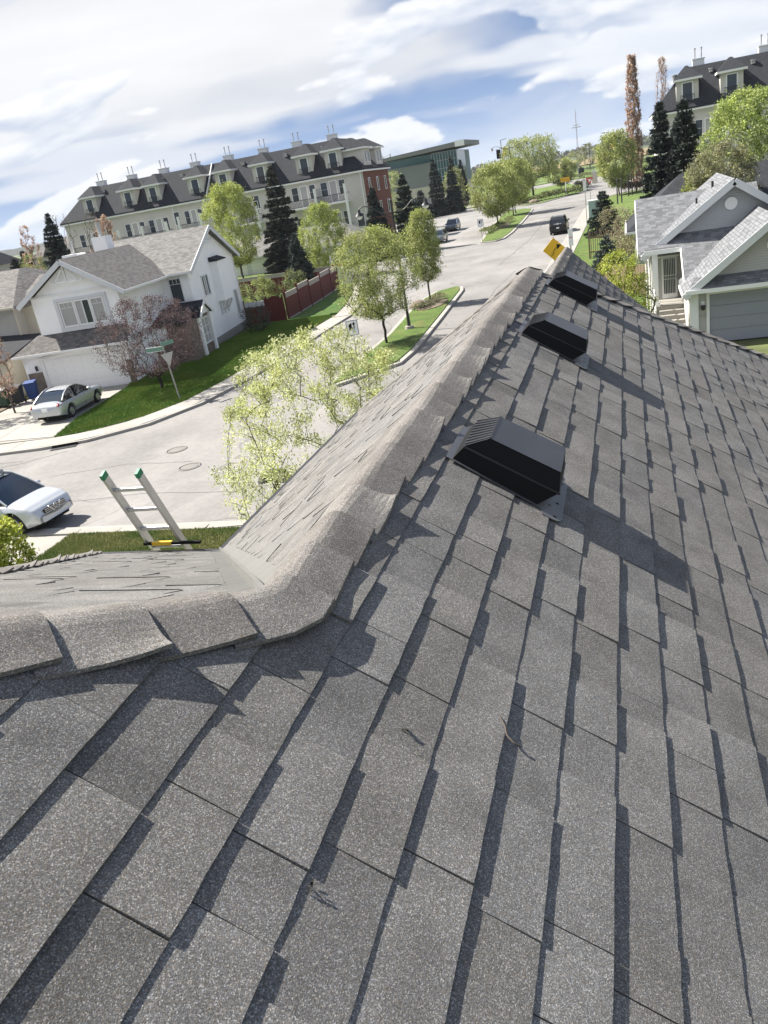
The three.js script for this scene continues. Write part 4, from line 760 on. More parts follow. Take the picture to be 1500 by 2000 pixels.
// low garage row with a long hipped roof in front of the block
{
  const g = thing('garage_row', 'long low row of garages with pale hipped roof behind the red fence', 'garage', [-42.5, 0, -104]);
  part('wall', slab(-11.5, 9.3, 0, 2.5, -7.5, 0), M.trimGrey, g);
  part('roof', [sheet([[-12, 2.4, 0.5], [9.8, 2.4, 0.5], [5.6, 4.9, -3.75], [-12, 4.9, -3.75]], 0.16), sheet([[9.8, 2.4, 0.5], [9.8, 2.4, -8], [5.6, 4.9, -3.75]], 0.16), sheet([[-12, 4.9, -3.75], [5.6, 4.9, -3.75], [9.8, 2.4, -8], [-12, 2.4, -8]], 0.16)], M.roofPale, g);
  part('gutter', slab(-12, 9.85, 2.16, 2.36, 0.46, 0.58), M.trim, g);
  for (let i = 0; i < 5; i++) { const x = -10.9 + i * 4.0, d = part('garage_door', on('z', 0, x, x + 3.3, 0.1, 2.05, 0.0, 0.05), M.doorWhite, g); for (let k = 1; k < 4; k++) part('rib', on('z', 0.05, x + 0.05, x + 3.25, 0.1 + k * 0.49 - 0.015, 0.1 + k * 0.49 + 0.015, 0, 0.02), M.trimGrey, d); }
  for (const x of [-8.6, -3.2, 2.0]) part('roof_vent', rbox(0.45, 0.25, 0.45, 0.04, x, 4.55, -3.0), M.black, g);
}
// modern glass-fronted building far behind
{
  const g = thing('glass_building', 'modern building with glass hall and flat projecting roof beyond the apartment block', 'building', [-57, 0, -250]);
  part('base', [slab(-12, 9.6, 0, 6.2, -26, 0), slab(-9, -2, 0, 4.4, 0, 1.5)], M.cream, g);
  part('dark_panel', [slab(-13, 2.5, 6.2, 12.6, -24, -0.4)], std([0.20, 0.21, 0.22], 0.6), g);
  part('metal_hall', [slab(-26, -12, 0, 12.5, -24, -2)], std([0.17, 0.2, 0.23], 0.5), g);
  for (let i = 0; i < 9; i++) part('pane', slab(2.5 + i * 0.84 + 0.03, 2.5 + (i + 1) * 0.84 - 0.03, 6.2, 14.8, -0.35, -0.27), M.glassTeal, g);
  for (let i = 0; i < 8; i++) part('pane', slab(10.06, 10.12, 6.2, 14.8, -0.6 - i * 1.6 - 1.5, -0.6 - i * 1.6), M.glassTeal, g);
  part('glass_core', slab(2.6, 10, 6.2, 14.7, -22, -0.4), std([0.08, 0.15, 0.17], 0.5), g);
  part('clerestory', slab(-12, 2.5, 12.6, 14.8, -20, -1.2), M.glassTeal, g);
  const mu = []; for (let i = 0; i <= 9; i++) mu.push(slab(2.5 + i * 0.84 - 0.05, 2.5 + i * 0.84 + 0.05, 6.2, 14.8, -0.3, -0.1)); for (let y = 8.2; y < 14.8; y += 2.2) mu.push(slab(2.5, 10.1, y - 0.05, y + 0.05, -0.3, -0.12)); part('mullion', mu, M.steel, g);
  part('roof', [prism([[-13.5, 14.8], [13.2, 15.6], [13.2, 16.9], [-13.5, 15.7]], -24, 3)], std([0.20, 0.20, 0.20], 0.7), g); part('fascia', [slab(10.5, 13.25, 15.4, 16.95, 3.0, 3.1)], M.trim, g);
  for (let k = 0; k < 5; k++) { const x = -23 + k * 2.6; part('roof_truss', [rod([x, 12.5, -3], [x, 16.5, -3], 0.1), rod([x, 16.5, -3], [x + 2.2, 17, -3], 0.1), rod([x + 2.2, 17, -3], [x + 2.2, 12.5, -3], 0.1), rod([x, 14.5, -3], [x + 2.2, 15, -3], 0.1), rod([x, 12.6, -3], [x + 2.2, 16.8, -3], 0.07)], M.steel, g); }
  for (const x of [-7.5, -3.5]) windowOn(g, 'z', 1.5, x - 1, x + 1, 1.5, 3.6, { cols: 3 });
}
{
  const s = thing('stone_wall_sign', 'curved beige stone entrance wall with a round emblem beyond the left avenue', 'wall', [-44.5, 0, -230]);
  const n = 10, f = i => [-5.2 + i * 10.4 / n, Math.pow((i / n - 0.5) * 2, 2) * -2.0];
  for (let i = 0; i < n; i++) { const a = f(i), b = f(i + 1); part('block', bar([a[0], 1.5, a[1]], [b[0], 1.5 + 0.0, b[1]], 0.6, 3.0), M.cream, s); part('coping', bar([a[0], 3.1, a[1]], [b[0], 3.1, b[1]], 0.8, 0.22), M.trimGrey, s); }
  part('emblem', new THREE.CylinderGeometry(0.75, 0.75, 0.1, 24).rotateX(Math.PI / 2).translate(-1.2, 1.9, 0.34), M.trim, s);
}
// grey bungalow on the right
{
  const h = thing('grey_bungalow', 'grey sided bungalow with two front gables and a garage at the right edge', 'house', [4, 0, -40]);
  const P = (x, y, z) => [x - 4, y, z + 40], S = (x0, x1, y0, y1, z0, z1) => slab(x0 - 4, x1 - 4, y0, y1, z0 + 40, z1 + 40);
  const pz = z => z + 40, ax = 4.5, ay = 6.15, ey = 3.45;
  part('wall', [S(0.95, 8.1, 0, 3.5, -52, -42.2), S(2.35, 8.1, 2.2, 3.5, -42.2, -41)], M.sidingWarm, h);
  part('gable_wall', [prism([[0.8 - 4, 3.4], [8.2 - 4, 3.4], [ax - 4, 5.95]], pz(-41.3), pz(-41))], M.siding, h);
  part('garage_wall', [S(2.3, 3.0, 0, 2.35, -41, -36), S(3.0, 8.6, 2.05, 2.35, -36.25, -36), S(8.3, 8.6, 0, 2.35, -41, -36)], M.greige, h);
  part('garage_gable', [prism([[2.4 - 4, 2.3], [8.5 - 4, 2.3], [5.45 - 4, 4.6]], pz(-36.3), pz(-36))], M.sidingWarm, h);
  // roofs
  const ro = part('main_roof', [sheet([P(ax, ay, -40.55), P(ax, ay, -48.5), P(0.55, ey - 0.1, -48.5), P(0.55, ey - 0.1, -40.55)], 0.14), sheet([P(ax, ay, -48.5), P(ax, ay, -40.55), P(8.45, ey - 0.1, -40.55), P(8.45, ey - 0.1, -48.5)], 0.14)], M.roofGrey, h);
  part('cross_roof', [sheet([P(0.35, 5.62, -45.2), P(6, 5.62, -45.2), P(6, 3.3, -41.2), P(0.35, 3.3, -41.2)], 0.13), sheet([P(6, 5.62, -45.2), P(0.35, 5.62, -45.2), P(0.35, 3.3, -50), P(6, 3.3, -50)], 0.13)], M.roofGrey, h);
  part('garage_roof', [sheet([P(5.45, 4.85, -35.5), P(5.45, 4.85, -41), P(2.05, 2.22, -39.5), P(2.05, 2.22, -35.5)], 0.13), sheet([P(5.45, 4.85, -41), P(5.45, 4.85, -35.5), P(8.85, 2.22, -35.5), P(8.85, 2.22, -41)], 0.13)], M.roofGrey, h);
  part('porch_roof', [sheet([P(0.65, 4.12, -41), P(5.2, 4.12, -41), P(5.2, 3.62, -40.25), P(0.65, 3.62, -40.25)], 0.12), sheet([P(2.25, 3.62, -40.25), P(5.0, 3.62, -40.25), P(3.6, 2.3, -38.2), P(2.25, 2.3, -38.2)], 0.12)], M.roofGrey, h);
  part('pent_roof', sheet([P(2.5, 2.78, -36), P(8.4, 2.78, -36), P(8.7, 2.40, -35.45), P(2.2, 2.40, -35.45)], 0.08), M.roofGrey, h);
  const rb = (a, b, w = 0.22) => bar(a, b, 0.05, w);
  part('rake_board', [rb(P(ax, ay - 0.13, -40.52), P(0.53, ey - 0.23, -40.52), 0.3), rb(P(ax, ay - 0.13, -40.52), P(8.47, ey - 0.23, -40.52), 0.3)], M.trimGrey, h);
  part('rake_board', [rb(P(5.45, 4.72, -35.46), P(2.03, 2.09, -35.46), 0.28), rb(P(5.45, 4.72, -35.46), P(8.87, 2.09, -35.46), 0.28)], M.trimGrey, h); part('rake_board', rb(P(0.33, 5.5, -45.2), P(0.33, 3.2, -41.2), 0.2), M.trimGrey, h);
  part('gutter', [rb(P(0.6, 3.5, -40.2), P(2.3, 3.5, -40.2), 0.2), rb(P(2.2, 3.5, -40.2), P(2.2, 2.2, -38.2), 0.14), rb(P(2.0, 2.14, -38.3), P(2.0, 2.14, -35.5), 0.14), rb(P(2.1, 2.3, -35.4), P(8.8, 2.3, -35.4), 0.16), rb(P(0.5, 3.25, -40.6), P(0.5, 3.25, -50), 0.14), rod(P(0.86, 0.6, -41.5), P(0.86, 3.2, -41.5), 0.045), rod(P(0.7, 0.6, -40.9), P(0.7, 3.2, -40.9), 0.045)], M.trim, h);
  part('round_vent', new THREE.CylinderGeometry(0.27, 0.27, 0.08, 28).rotateX(Math.PI / 2).translate(4.4 - 4, 5.1, pz(-40.97)), M.trim, h);
  part('round_vent', new THREE.CylinderGeometry(0.27, 0.27, 0.08, 28).rotateX(Math.PI / 2).translate(5.45 - 4, 3.72, pz(-35.97)), M.trim, h);
  part('plumbing_vent', [cyl(0.06, 0.06, 0.4, 3.9 - 4, 5.6, pz(-44), 10), cyl(0.05, 0.05, 0.3, 3.1 - 4, 5.1, pz(-43), 10)], M.darkMetal, h);
  // porch, door and steps
  part('porch_floor', [S(0.95, 2.3, 0, 1.0, -42.2, -40.3)], M.concreteB, h);
  for (let i = 0; i < 5; i++) part('step', S(1.2, 2.28, 0, 0.82 - i * 0.18, -40.3 + i * 0.32, -39.98 + i * 0.32), M.concrete, h);
  part('column', [S(0.95, 1.2, 1.0, 3.5, -40.65, -40.4), S(0.9, 1.25, 1.0, 1.12, -40.7, -40.35)], M.trim, h);
  const rl = []; for (let i = 0; i < 5; i++) rl.push(rod(P(1.0, 0.2, -40.25 + i * 0.4), P(1.0, 1.75 - i * 0.17, -40.25 + i * 0.4), 0.03)); rl.push(rod(P(1.0, 1.8, -40.3), P(1.0, 1.1, -38.6), 0.035)); part('handrail', rl, M.trim, h);
  const dr = part('door', [S(1.42, 2.12, 1.02, 3.0, -42.2, -42.13)], M.trim, h);
  part('glass', S(1.5, 2.04, 1.25, 2.92, -42.13, -42.12), M.glass, dr);
  const gr = []; for (let i = 0; i <= 7; i++) gr.push(S(1.5 + i * 0.077 - 0.008, 1.5 + i * 0.077 + 0.008, 1.25, 2.92, -42.118, -42.10)); for (const y of [1.25, 1.95, 2.12, 2.92]) gr.push(S(1.5, 2.04, y - 0.012, y + 0.012, -42.118, -42.10)); part('security_grille', gr, M.trim, dr);
  part('handle', rbox(0.04, 0.14, 0.05, 0.01, 2.09 - 4, 2.0, pz(-42.10)), M.steel, dr);
  windowOn(h, 'z', pz(-42.2), 1.3 - 4, 2.25 - 4, 3.08, 3.38, { cols: 2 });
  // garage door, lamp and number
  const gd = part('garage_door', S(3.05, 8.0, 0.02, 2.05, -36.12, -36.06), M.doorGrey, h);
  for (let i = 0; i < 4; i++) part('panel', rbox(4.92, 0.49, 0.03, 0.01, 5.525 - 4, 0.28 + i * 0.507, pz(-36.05)), M.doorGrey, gd);
  part('door_trim', [S(2.93, 3.05, 0, 2.17, -36.06, -35.95), S(3.05, 8.1, 2.05, 2.17, -36.06, -35.95), S(8.0, 8.12, 0, 2.05, -36.06, -35.95)], M.trim, h);
  part('corner_post', [S(2.27, 2.62, 0, 2.2, -36.1, -35.93)], M.trim, h);
  const lm = part('wall_lamp', [cyl(0.07, 0.1, 0.2, 2.79 - 4, 1.45, pz(-35.85), 8)], M.darkMetal, h); part('bracket', [rod(P(2.79, 1.72, -36), P(2.79, 1.62, -35.85), 0.015), S(2.72, 2.86, 1.4, 1.8, -36.0, -35.97)], M.trim, lm);
  part('house_number', text('0106', 0.12, 2.67 - 4, 1.15, pz(-35.99)), M.steel, h);
}
{
  const h = thing('grey_roofed_house', 'house showing only its hipped grey roof behind the grey bungalow', 'house', [5, 0, -63]);
  part('wall', slab(-4.6, 10, 0, 2.6, -10, 0), M.greige, h);
  part('roof', [sheet([[-5.2, 2.5, 0.5], [10.6, 2.5, 0.5], [6.5, 5.6, -5], [-1.2, 5.6, -5]], 0.14), sheet([[-5.2, 2.5, -10.5], [-5.2, 2.5, 0.5], [-1.2, 5.6, -5]], 0.14), sheet([[10.6, 2.5, -10.5], [-5.2, 2.5, -10.5], [-1.2, 5.6, -5], [6.5, 5.6, -5]], 0.14)], M.roofDark, h);
  part('gutter', [slab(-5.25, 10.6, 2.3, 2.46, 0.46, 0.56), slab(-5.3, -5.2, 2.3, 2.46, -10.5, 0.5)], M.trim, h);
}
// ---------------------------------------------------------------- vehicles (each faces +x in its own frame, wheels on y = 0)
function vehicle(name, label, cat, pos, turn, o) {
  const c = thing(name, label, cat, pos, turn, o.group), { L: Ln, W, H, belt, wr, axF, axR, paint } = o, hw = W / 2;
  const cur = (pts, x) => { for (let i = 0; i < pts.length - 1; i++) if (x <= pts[i + 1][0]) { const f = (x - pts[i][0]) / (pts[i + 1][0] - pts[i][0]); return lerp(pts[i][1], pts[i + 1][1], f * f * (3 - 2 * f) * 0.5 + f * 0.5); } return pts[pts.length - 1][1]; };
  const x0 = -Ln / 2, x1 = Ln / 2, n = 84, ring = 26, deck = o.deck, base = o.base || 0.24, arch = wr + 0.065;
  const grid = [];
  for (let i = 0; i <= n; i++) {
    const x = lerp(x0, x1, i / n), e0 = clamp((x - x0) / 0.55), e1 = clamp((x1 - x) / 0.75), nose = Math.sqrt(1 - Math.pow(1 - e1, 2.6)), tailf = Math.sqrt(1 - Math.pow(1 - e0, 3.2));
    const wHalf = hw * lerp(0.72, 1, nose) * lerp(0.80, 1, tailf), top = cur(deck, x), round = Math.min(nose, tailf);
    let yb = base + 0.16 * (1 - e1) + 0.14 * (1 - e0);
    for (const ax of [axF, axR]) { const dx = Math.abs(x - ax); if (dx < arch) yb = Math.max(yb, wr + Math.sqrt(arch * arch - dx * dx)); }
    const row = [], sh = Math.min(belt, top - 0.01), mid = lerp(base, sh, 0.55);
    const side = [[0.0, yb], [0.84, yb], [0.955, yb + 0.02], [0.985, Math.max(yb + 0.03, lerp(base, mid, 0.7))], [1.0, Math.max(yb + 0.04, mid)], [0.985, Math.max(yb + 0.05, lerp(mid, sh, 0.6))], [0.95, Math.max(yb + 0.06, sh - 0.03)], [0.90, Math.max(yb + 0.065, sh)], [0.80, lerp(sh, top, 0.45)], [0.60, lerp(sh, top, 0.85)], [0.32, lerp(sh, top, 0.98)], [0.0, top]];
    for (const [k, y] of side) row.push([x, y, wHalf * k]);
    for (let j = side.length - 2; j > 0; j--) row.push([x, side[j][1], -wHalf * side[j][0]]);
    grid.push(row);
  }
  const pos_ = [], idx = [], m = grid[0].length;
  for (const r of grid) for (const p of r) pos_.push(...p);
  for (let i = 0; i < n; i++) for (let j = 0; j < m; j++) { const a = i * m + j, b = i * m + (j + 1) % m, d = a + m, e = b + m; idx.push(a, d, b, b, d, e); }
  for (const i of [0, n]) { const k = pos_.length / 3; pos_.push(grid[i][0][0] + (i ? 0.02 : -0.02), (grid[i][0][1] + grid[i][11][1]) / 2, 0); for (let j = 0; j < m; j++) idx.push(k, i * m + j, i * m + (j + 1) % m); }
  const g = new THREE.BufferGeometry(); g.setAttribute('position', new THREE.Float32BufferAttribute(pos_, 3)); g.setIndex(idx); g.computeVertexNormals();
  part('body', g, paint, c);
  part('underbody', slab(x0 + 0.25, x1 - 0.25, base - 0.03, belt - 0.25, -hw * 0.78, hw * 0.78), M.black, c);
  // cabin: glass all round, a roof skin and pillars
  const cab = o.cabin, tb = hw * 0.90, tt = hw * 0.70;     // cabin: [rear base x, rear roof x, front roof x, windscreen base x]
  const roofY = x => H - 0.02 - 0.05 * Math.pow((x - (cab[1] + cab[2]) / 2) / ((cab[2] - cab[1]) / 2), 2);
  const prof = [[cab[0], cur(deck, cab[0]) - 0.02], [lerp(cab[0], cab[1], 0.5), lerp(belt, H, 0.60)], [cab[1], roofY(cab[1])], [lerp(cab[1], cab[2], 0.35), roofY(lerp(cab[1], cab[2], 0.35))], [lerp(cab[1], cab[2], 0.7), roofY(lerp(cab[1], cab[2], 0.7))], [cab[2], roofY(cab[2])], [lerp(cab[2], cab[3], 0.45), lerp(H - 0.07, cur(deck, cab[3]), 0.40)], [cab[3], cur(deck, cab[3]) - 0.02]];
  const wz = y => lerp(tb, tt, clamp((y - belt) / (H - belt))), f = [];
  for (let i = 0; i < prof.length - 1; i++) { const a = prof[i], b = prof[i + 1]; f.push([[a[0], a[1], wz(a[1])], [b[0], b[1], wz(b[1])], [b[0], b[1], -wz(b[1])], [a[0], a[1], -wz(a[1])]]);
    for (const s of [-1, 1]) f.push([[a[0], a[1], s * wz(a[1])], [b[0], b[1], s * wz(b[1])], [b[0], belt - 0.05, s * tb], [a[0], belt - 0.05, s * tb]]); }
  part('glass', mergeVertices(faces(f)), M.carGlass, c);
  const rf = [], rn = 8, cr = 6; for (let i = 0; i < rn; i++) for (let j = 0; j < cr; j++) { const P = (a, b) => { const x = lerp(cab[1] - 0.04, cab[2] + 0.04, a / rn), z = lerp(-1, 1, b / cr); return [x, roofY(x) + 0.03 - 0.045 * z * z, z * (tt + 0.015)]; }; rf.push([P(i, j), P(i + 1, j), P(i + 1, j + 1), P(i, j + 1)]); }
  const rq = faces(rf); rq.deleteAttribute('normal'); const rg = mergeVertices(rq); rg.computeVertexNormals(); part('roof', rg, o.roofGlass ? M.carGlass : paint, c);
  const pil = []; for (const s of [-1, 1]) {
    const P = (p, k = 0) => [p[0], p[1] + 0.012, s * (wz(p[1]) + 0.008)];
    for (let i = 0; i < prof.length - 1; i++) pil.push(bar(P(prof[i]), P(prof[i + 1]), 0.045, 0.05));
  }
  part('roof_rail', pil, paint, c);
  const bp = []; for (const s of [-1, 1]) for (const k of o.pillars) { const x = lerp(cab[1], cab[2], k); bp.push(bar([x, belt - 0.02, s * (tb + 0.006)], [x + 0.04, roofY(x) - 0.02, s * (tt + 0.012)], 0.02, 0.09)); } part('pillar', bp, o.pillarPaint || M.black, c);
  if (o.rails) for (const s of [-1, 1]) part('luggage_rail', [bar([cab[1] + 0.15, H + 0.06, s * (tt - 0.06)], [cab[2] - 0.25, H + 0.07, s * (tt - 0.06)], 0.04, 0.035), slab(cab[1] + 0.15, cab[1] + 0.25, H - 0.05, H + 0.06, s * (tt - 0.06) - 0.02, s * (tt - 0.06) + 0.02), slab(cab[2] - 0.35, cab[2] - 0.25, H - 0.05, H + 0.06, s * (tt - 0.06) - 0.02, s * (tt - 0.06) + 0.02)], M.steel, c);
  const seams = []; for (const s of [-1, 1]) for (const x of o.seams) seams.push(bar([x, base + 0.12, s * (hw * 0.982)], [x + 0.03, belt - 0.05, s * (hw * 0.967)], 0.018, 0.012)); part('door_seam', seams, M.black, c);
  const hd = []; for (const s of [-1, 1]) for (const x of o.handles) hd.push(rbox(0.17, 0.03, 0.03, 0.01, x, belt - 0.13, s * hw * 0.975)); part('door_handle', hd, o.handlePaint || paint, c);
  for (const s of [-1, 1]) { const mir = part('mirror', [new THREE.SphereGeometry(0.11, 12, 8).scale(0.75, 0.75, 1.25).translate(cab[3] - 0.42, belt + 0.10, s * (hw + 0.07))], paint, c); part('stalk', bar([cab[3] - 0.42, belt, s * (hw - 0.08)], [cab[3] - 0.42, belt + 0.06, s * (hw + 0.05)], 0.05, 0.05), M.black, mir); }
  for (const ax of [axF, axR]) for (const s of [-1, 1]) {
    const wt = 0.21, z = s * (hw - wt / 2 - 0.015), t = part('wheel', new THREE.TorusGeometry(wr - 0.085, 0.085, 10, 28).scale(1, 1, 1.22).translate(ax, wr, z), M.rubber, c);
    const zf = z + s * 0.085, sp = [new THREE.TorusGeometry(wr - 0.15, 0.022, 6, 28).translate(ax, wr, zf), new THREE.CylinderGeometry(0.07, 0.07, 0.05, 14).rotateX(Math.PI / 2).translate(ax, wr, zf)];
    for (let k = 0; k < o.spokes; k++) { const a = k / o.spokes * Math.PI * 2 + 0.3; sp.push(bar([ax + Math.cos(a) * 0.04, wr + Math.sin(a) * 0.04, zf], [ax + Math.cos(a) * (wr - 0.15), wr + Math.sin(a) * (wr - 0.15), zf - s * 0.01], 0.055, 0.03)); }
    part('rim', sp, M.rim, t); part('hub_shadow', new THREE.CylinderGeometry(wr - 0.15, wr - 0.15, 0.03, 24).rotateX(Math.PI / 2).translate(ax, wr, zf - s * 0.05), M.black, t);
  }
  const fy = cur(deck, x1 - 0.05), fx = x1;
  for (const s of [-1, 1]) {
    part('headlight', [new THREE.SphereGeometry(0.5, 16, 10).scale(0.52, 0.14, 0.20).rotateY(s * -0.62).rotateZ(-0.12).translate(fx - 0.36, o.lightY, s * hw * 0.70)], M.lens, c);
    part('taillight', [new THREE.SphereGeometry(0.5, 14, 10).scale(0.40, 0.20, 0.22).rotateY(s * 0.5).translate(x0 + 0.20, o.tailY, s * hw * 0.76)], M.tail, c);
  }
  const gw = hw * 0.52, gr = part('grille', [rbox(0.08, 0.17, gw * 2, 0.03, fx - 0.055, o.lightY - 0.10, 0), rbox(0.1, 0.10, gw * 2.2, 0.03, fx - 0.06, base + 0.17, 0)], M.black, c);
  const ch = []; for (let k = -1; k <= 1; k++) ch.push(slab(fx - 0.035, fx - 0.005, o.lightY - 0.10 + k * 0.055 - 0.009, o.lightY - 0.10 + k * 0.055 + 0.009, -gw * 0.95, gw * 0.95));
  ch.push(new THREE.TorusGeometry(0.075, 0.014, 6, 20).rotateY(Math.PI / 2).translate(fx + 0.0, o.lightY - 0.06, 0)); if (o.vee) for (const s of [-1, 1]) ch.push(bar([fx - 0.0, o.lightY - 0.20, s * 0.10], [fx - 0.02, o.lightY + 0.02, s * 0.26], 0.03, 0.03));
  part('chrome', ch, M.rim, gr);
  part('plate', [rbox(0.02, 0.15, 0.32, 0.005, x0 + 0.005 - 0.02, o.plateY, 0)], M.trim, c);
  if (o.vents) for (const s of [-1, 1]) part('fog_vent', rbox(0.14, 0.07, 0.30, 0.02, fx - 0.22, base + 0.20, s * hw * 0.62), M.black, c);
  if (o.spare) part('badge', [new THREE.CylinderGeometry(0.12, 0.12, 0.02, 18).rotateZ(Math.PI / 2).translate(x0 - 0.03, belt - 0.02, 0), slab(x0 - 0.035, x0 - 0.02, belt - 0.06, belt + 0.02, -0.42, 0.42)], M.rim, c);
  return c;
}
const SUV = { L: 4.72, W: 1.88, belt: 1.06, H: 1.68, wr: 0.37, axF: 1.42, axR: -1.38, deck: [[-2.36, 0.86], [-2.2, 1.06], [-1.0, 1.08], [0.7, 1.08], [1.2, 1.06], [1.9, 0.98], [2.2, 0.87], [2.36, 0.66]], cabin: [-2.18, -1.72, 0.12, 1.02], pillars: [0.2, 0.62], seams: [-1.0, 0.05, 0.98], handles: [-0.72, 0.30], spokes: 5, lightY: 0.80, tailY: 1.0, plateY: 0.78, rails: true };
vehicle('silver_sedan', 'silver four-door sedan parked on the white house driveway, tail to the street', 'car', [-28.35, 0.11, -34.45], 97 * R, { L: 4.66, W: 1.80, belt: 0.90, H: 1.45, wr: 0.325, axF: 1.38, axR: -1.35, paint: M.silver, deck: [[-2.33, 0.80], [-2.2, 0.96], [-1.75, 1.02], [-1.1, 1.0], [0.7, 0.95], [1.0, 0.94], [1.7, 0.86], [2.15, 0.74], [2.33, 0.55]], cabin: [-1.86, -0.98, 0.02, 0.98], pillars: [0.46], seams: [-0.92, 0.06, 0.92], handles: [-0.66, 0.32], spokes: 10, lightY: 0.66, tailY: 0.84, plateY: 0.70 });
vehicle('silver_crossover', 'pale silver crossover parked on the near street at the left edge, nose to the right', 'car', [-20.1, 0, -19.55], -4 * R, { ...SUV, L: 4.79, H: 1.70, paint: M.pearl, roofGlass: true, rails: true, vee: true, vents: true, group: undefined, spokes: 5, wr: 0.385, H: 1.72, belt: 1.04, cabin: [-2.15, -1.5, 0.30, 1.32], deck: [[-2.36, 0.86], [-2.2, 1.06], [-1.0, 1.08], [0.9, 1.10], [1.35, 1.07], [1.95, 0.98], [2.22, 0.86], [2.4, 0.62]] });
vehicle('black_suv', 'boxy black sport utility vehicle driving away in the right lane', 'car', [-7.75, 0, -100.2], 90 * R, { ...SUV, L: 4.85, W: 2.0, H: 1.98, belt: 1.24, paint: M.carBlack, deck: [[-2.42, 1.05], [-2.3, 1.22], [-1.0, 1.24], [0.7, 1.23], [1.2, 1.20], [2.0, 1.08], [2.28, 0.96], [2.37, 0.7]], cabin: [-2.28, -2.05, 0.2, 1.0], spokes: 6, tailY: 1.05, spare: true, roofGlass: false });
vehicle('slate_suv', 'slate grey sport utility vehicle facing the camera, nearer of two on the left avenue', 'car', [-24.9, 0, -112.4], -90 * R, { ...SUV, paint: M.carSlate, group: 'two dark vehicles waiting on the left side of the avenue' });
vehicle('dark_suv', 'dark navy sport utility vehicle facing the camera, farther of two on the left avenue', 'car', [-27.0, 0, -133.5], -90 * R, { ...SUV, H: 1.76, paint: M.carNavy, group: 'two dark vehicles waiting on the left side of the avenue' });
// ---------------------------------------------------------------- trees and shrubs
class Leaves {                                         // many small folded leaf faces in one mesh
  constructor() { this.p = []; this.c = []; }
  leaf(x, y, z, s, r, col_, asp = 0.5, up = 0.5) {
    let a = r() * 6.283, el = (r() - 0.25) * 2.2, dx = Math.cos(a) * Math.cos(el), dy = Math.sin(el), dz = Math.sin(a) * Math.cos(el);
    let nx = r() - 0.5, ny = r() * 0.8 + up, nz = r() - 0.5; let bx = dy * nz - dz * ny, by = dz * nx - dx * nz, bz = dx * ny - dy * nx; const l = Math.hypot(bx, by, bz) || 1; bx /= l; by /= l; bz /= l;
    const w = s * asp * 0.5, mx = x + dx * s * 0.5, my = y + dy * s * 0.5 + s * 0.05, mz = z + dz * s * 0.5, tx = x + dx * s, ty = y + dy * s - s * 0.06, tz = z + dz * s;
    this.p.push(x, y, z, mx + bx * w, my + by * w, mz + bz * w, tx, ty, tz, x, y, z, tx, ty, tz, mx - bx * w, my - by * w, mz - bz * w);
    for (let i = 0; i < 6; i++) this.c.push(...col_);
  }
  geo() { const g = new THREE.BufferGeometry(); g.setAttribute('position', new THREE.Float32BufferAttribute(this.p, 3)); g.setAttribute('color', new THREE.Float32BufferAttribute(this.c, 3)); g.computeVertexNormals(); g.setAttribute('uv', new THREE.Float32BufferAttribute(new Float32Array(this.p.length / 3 * 2), 2)); return g; }
}
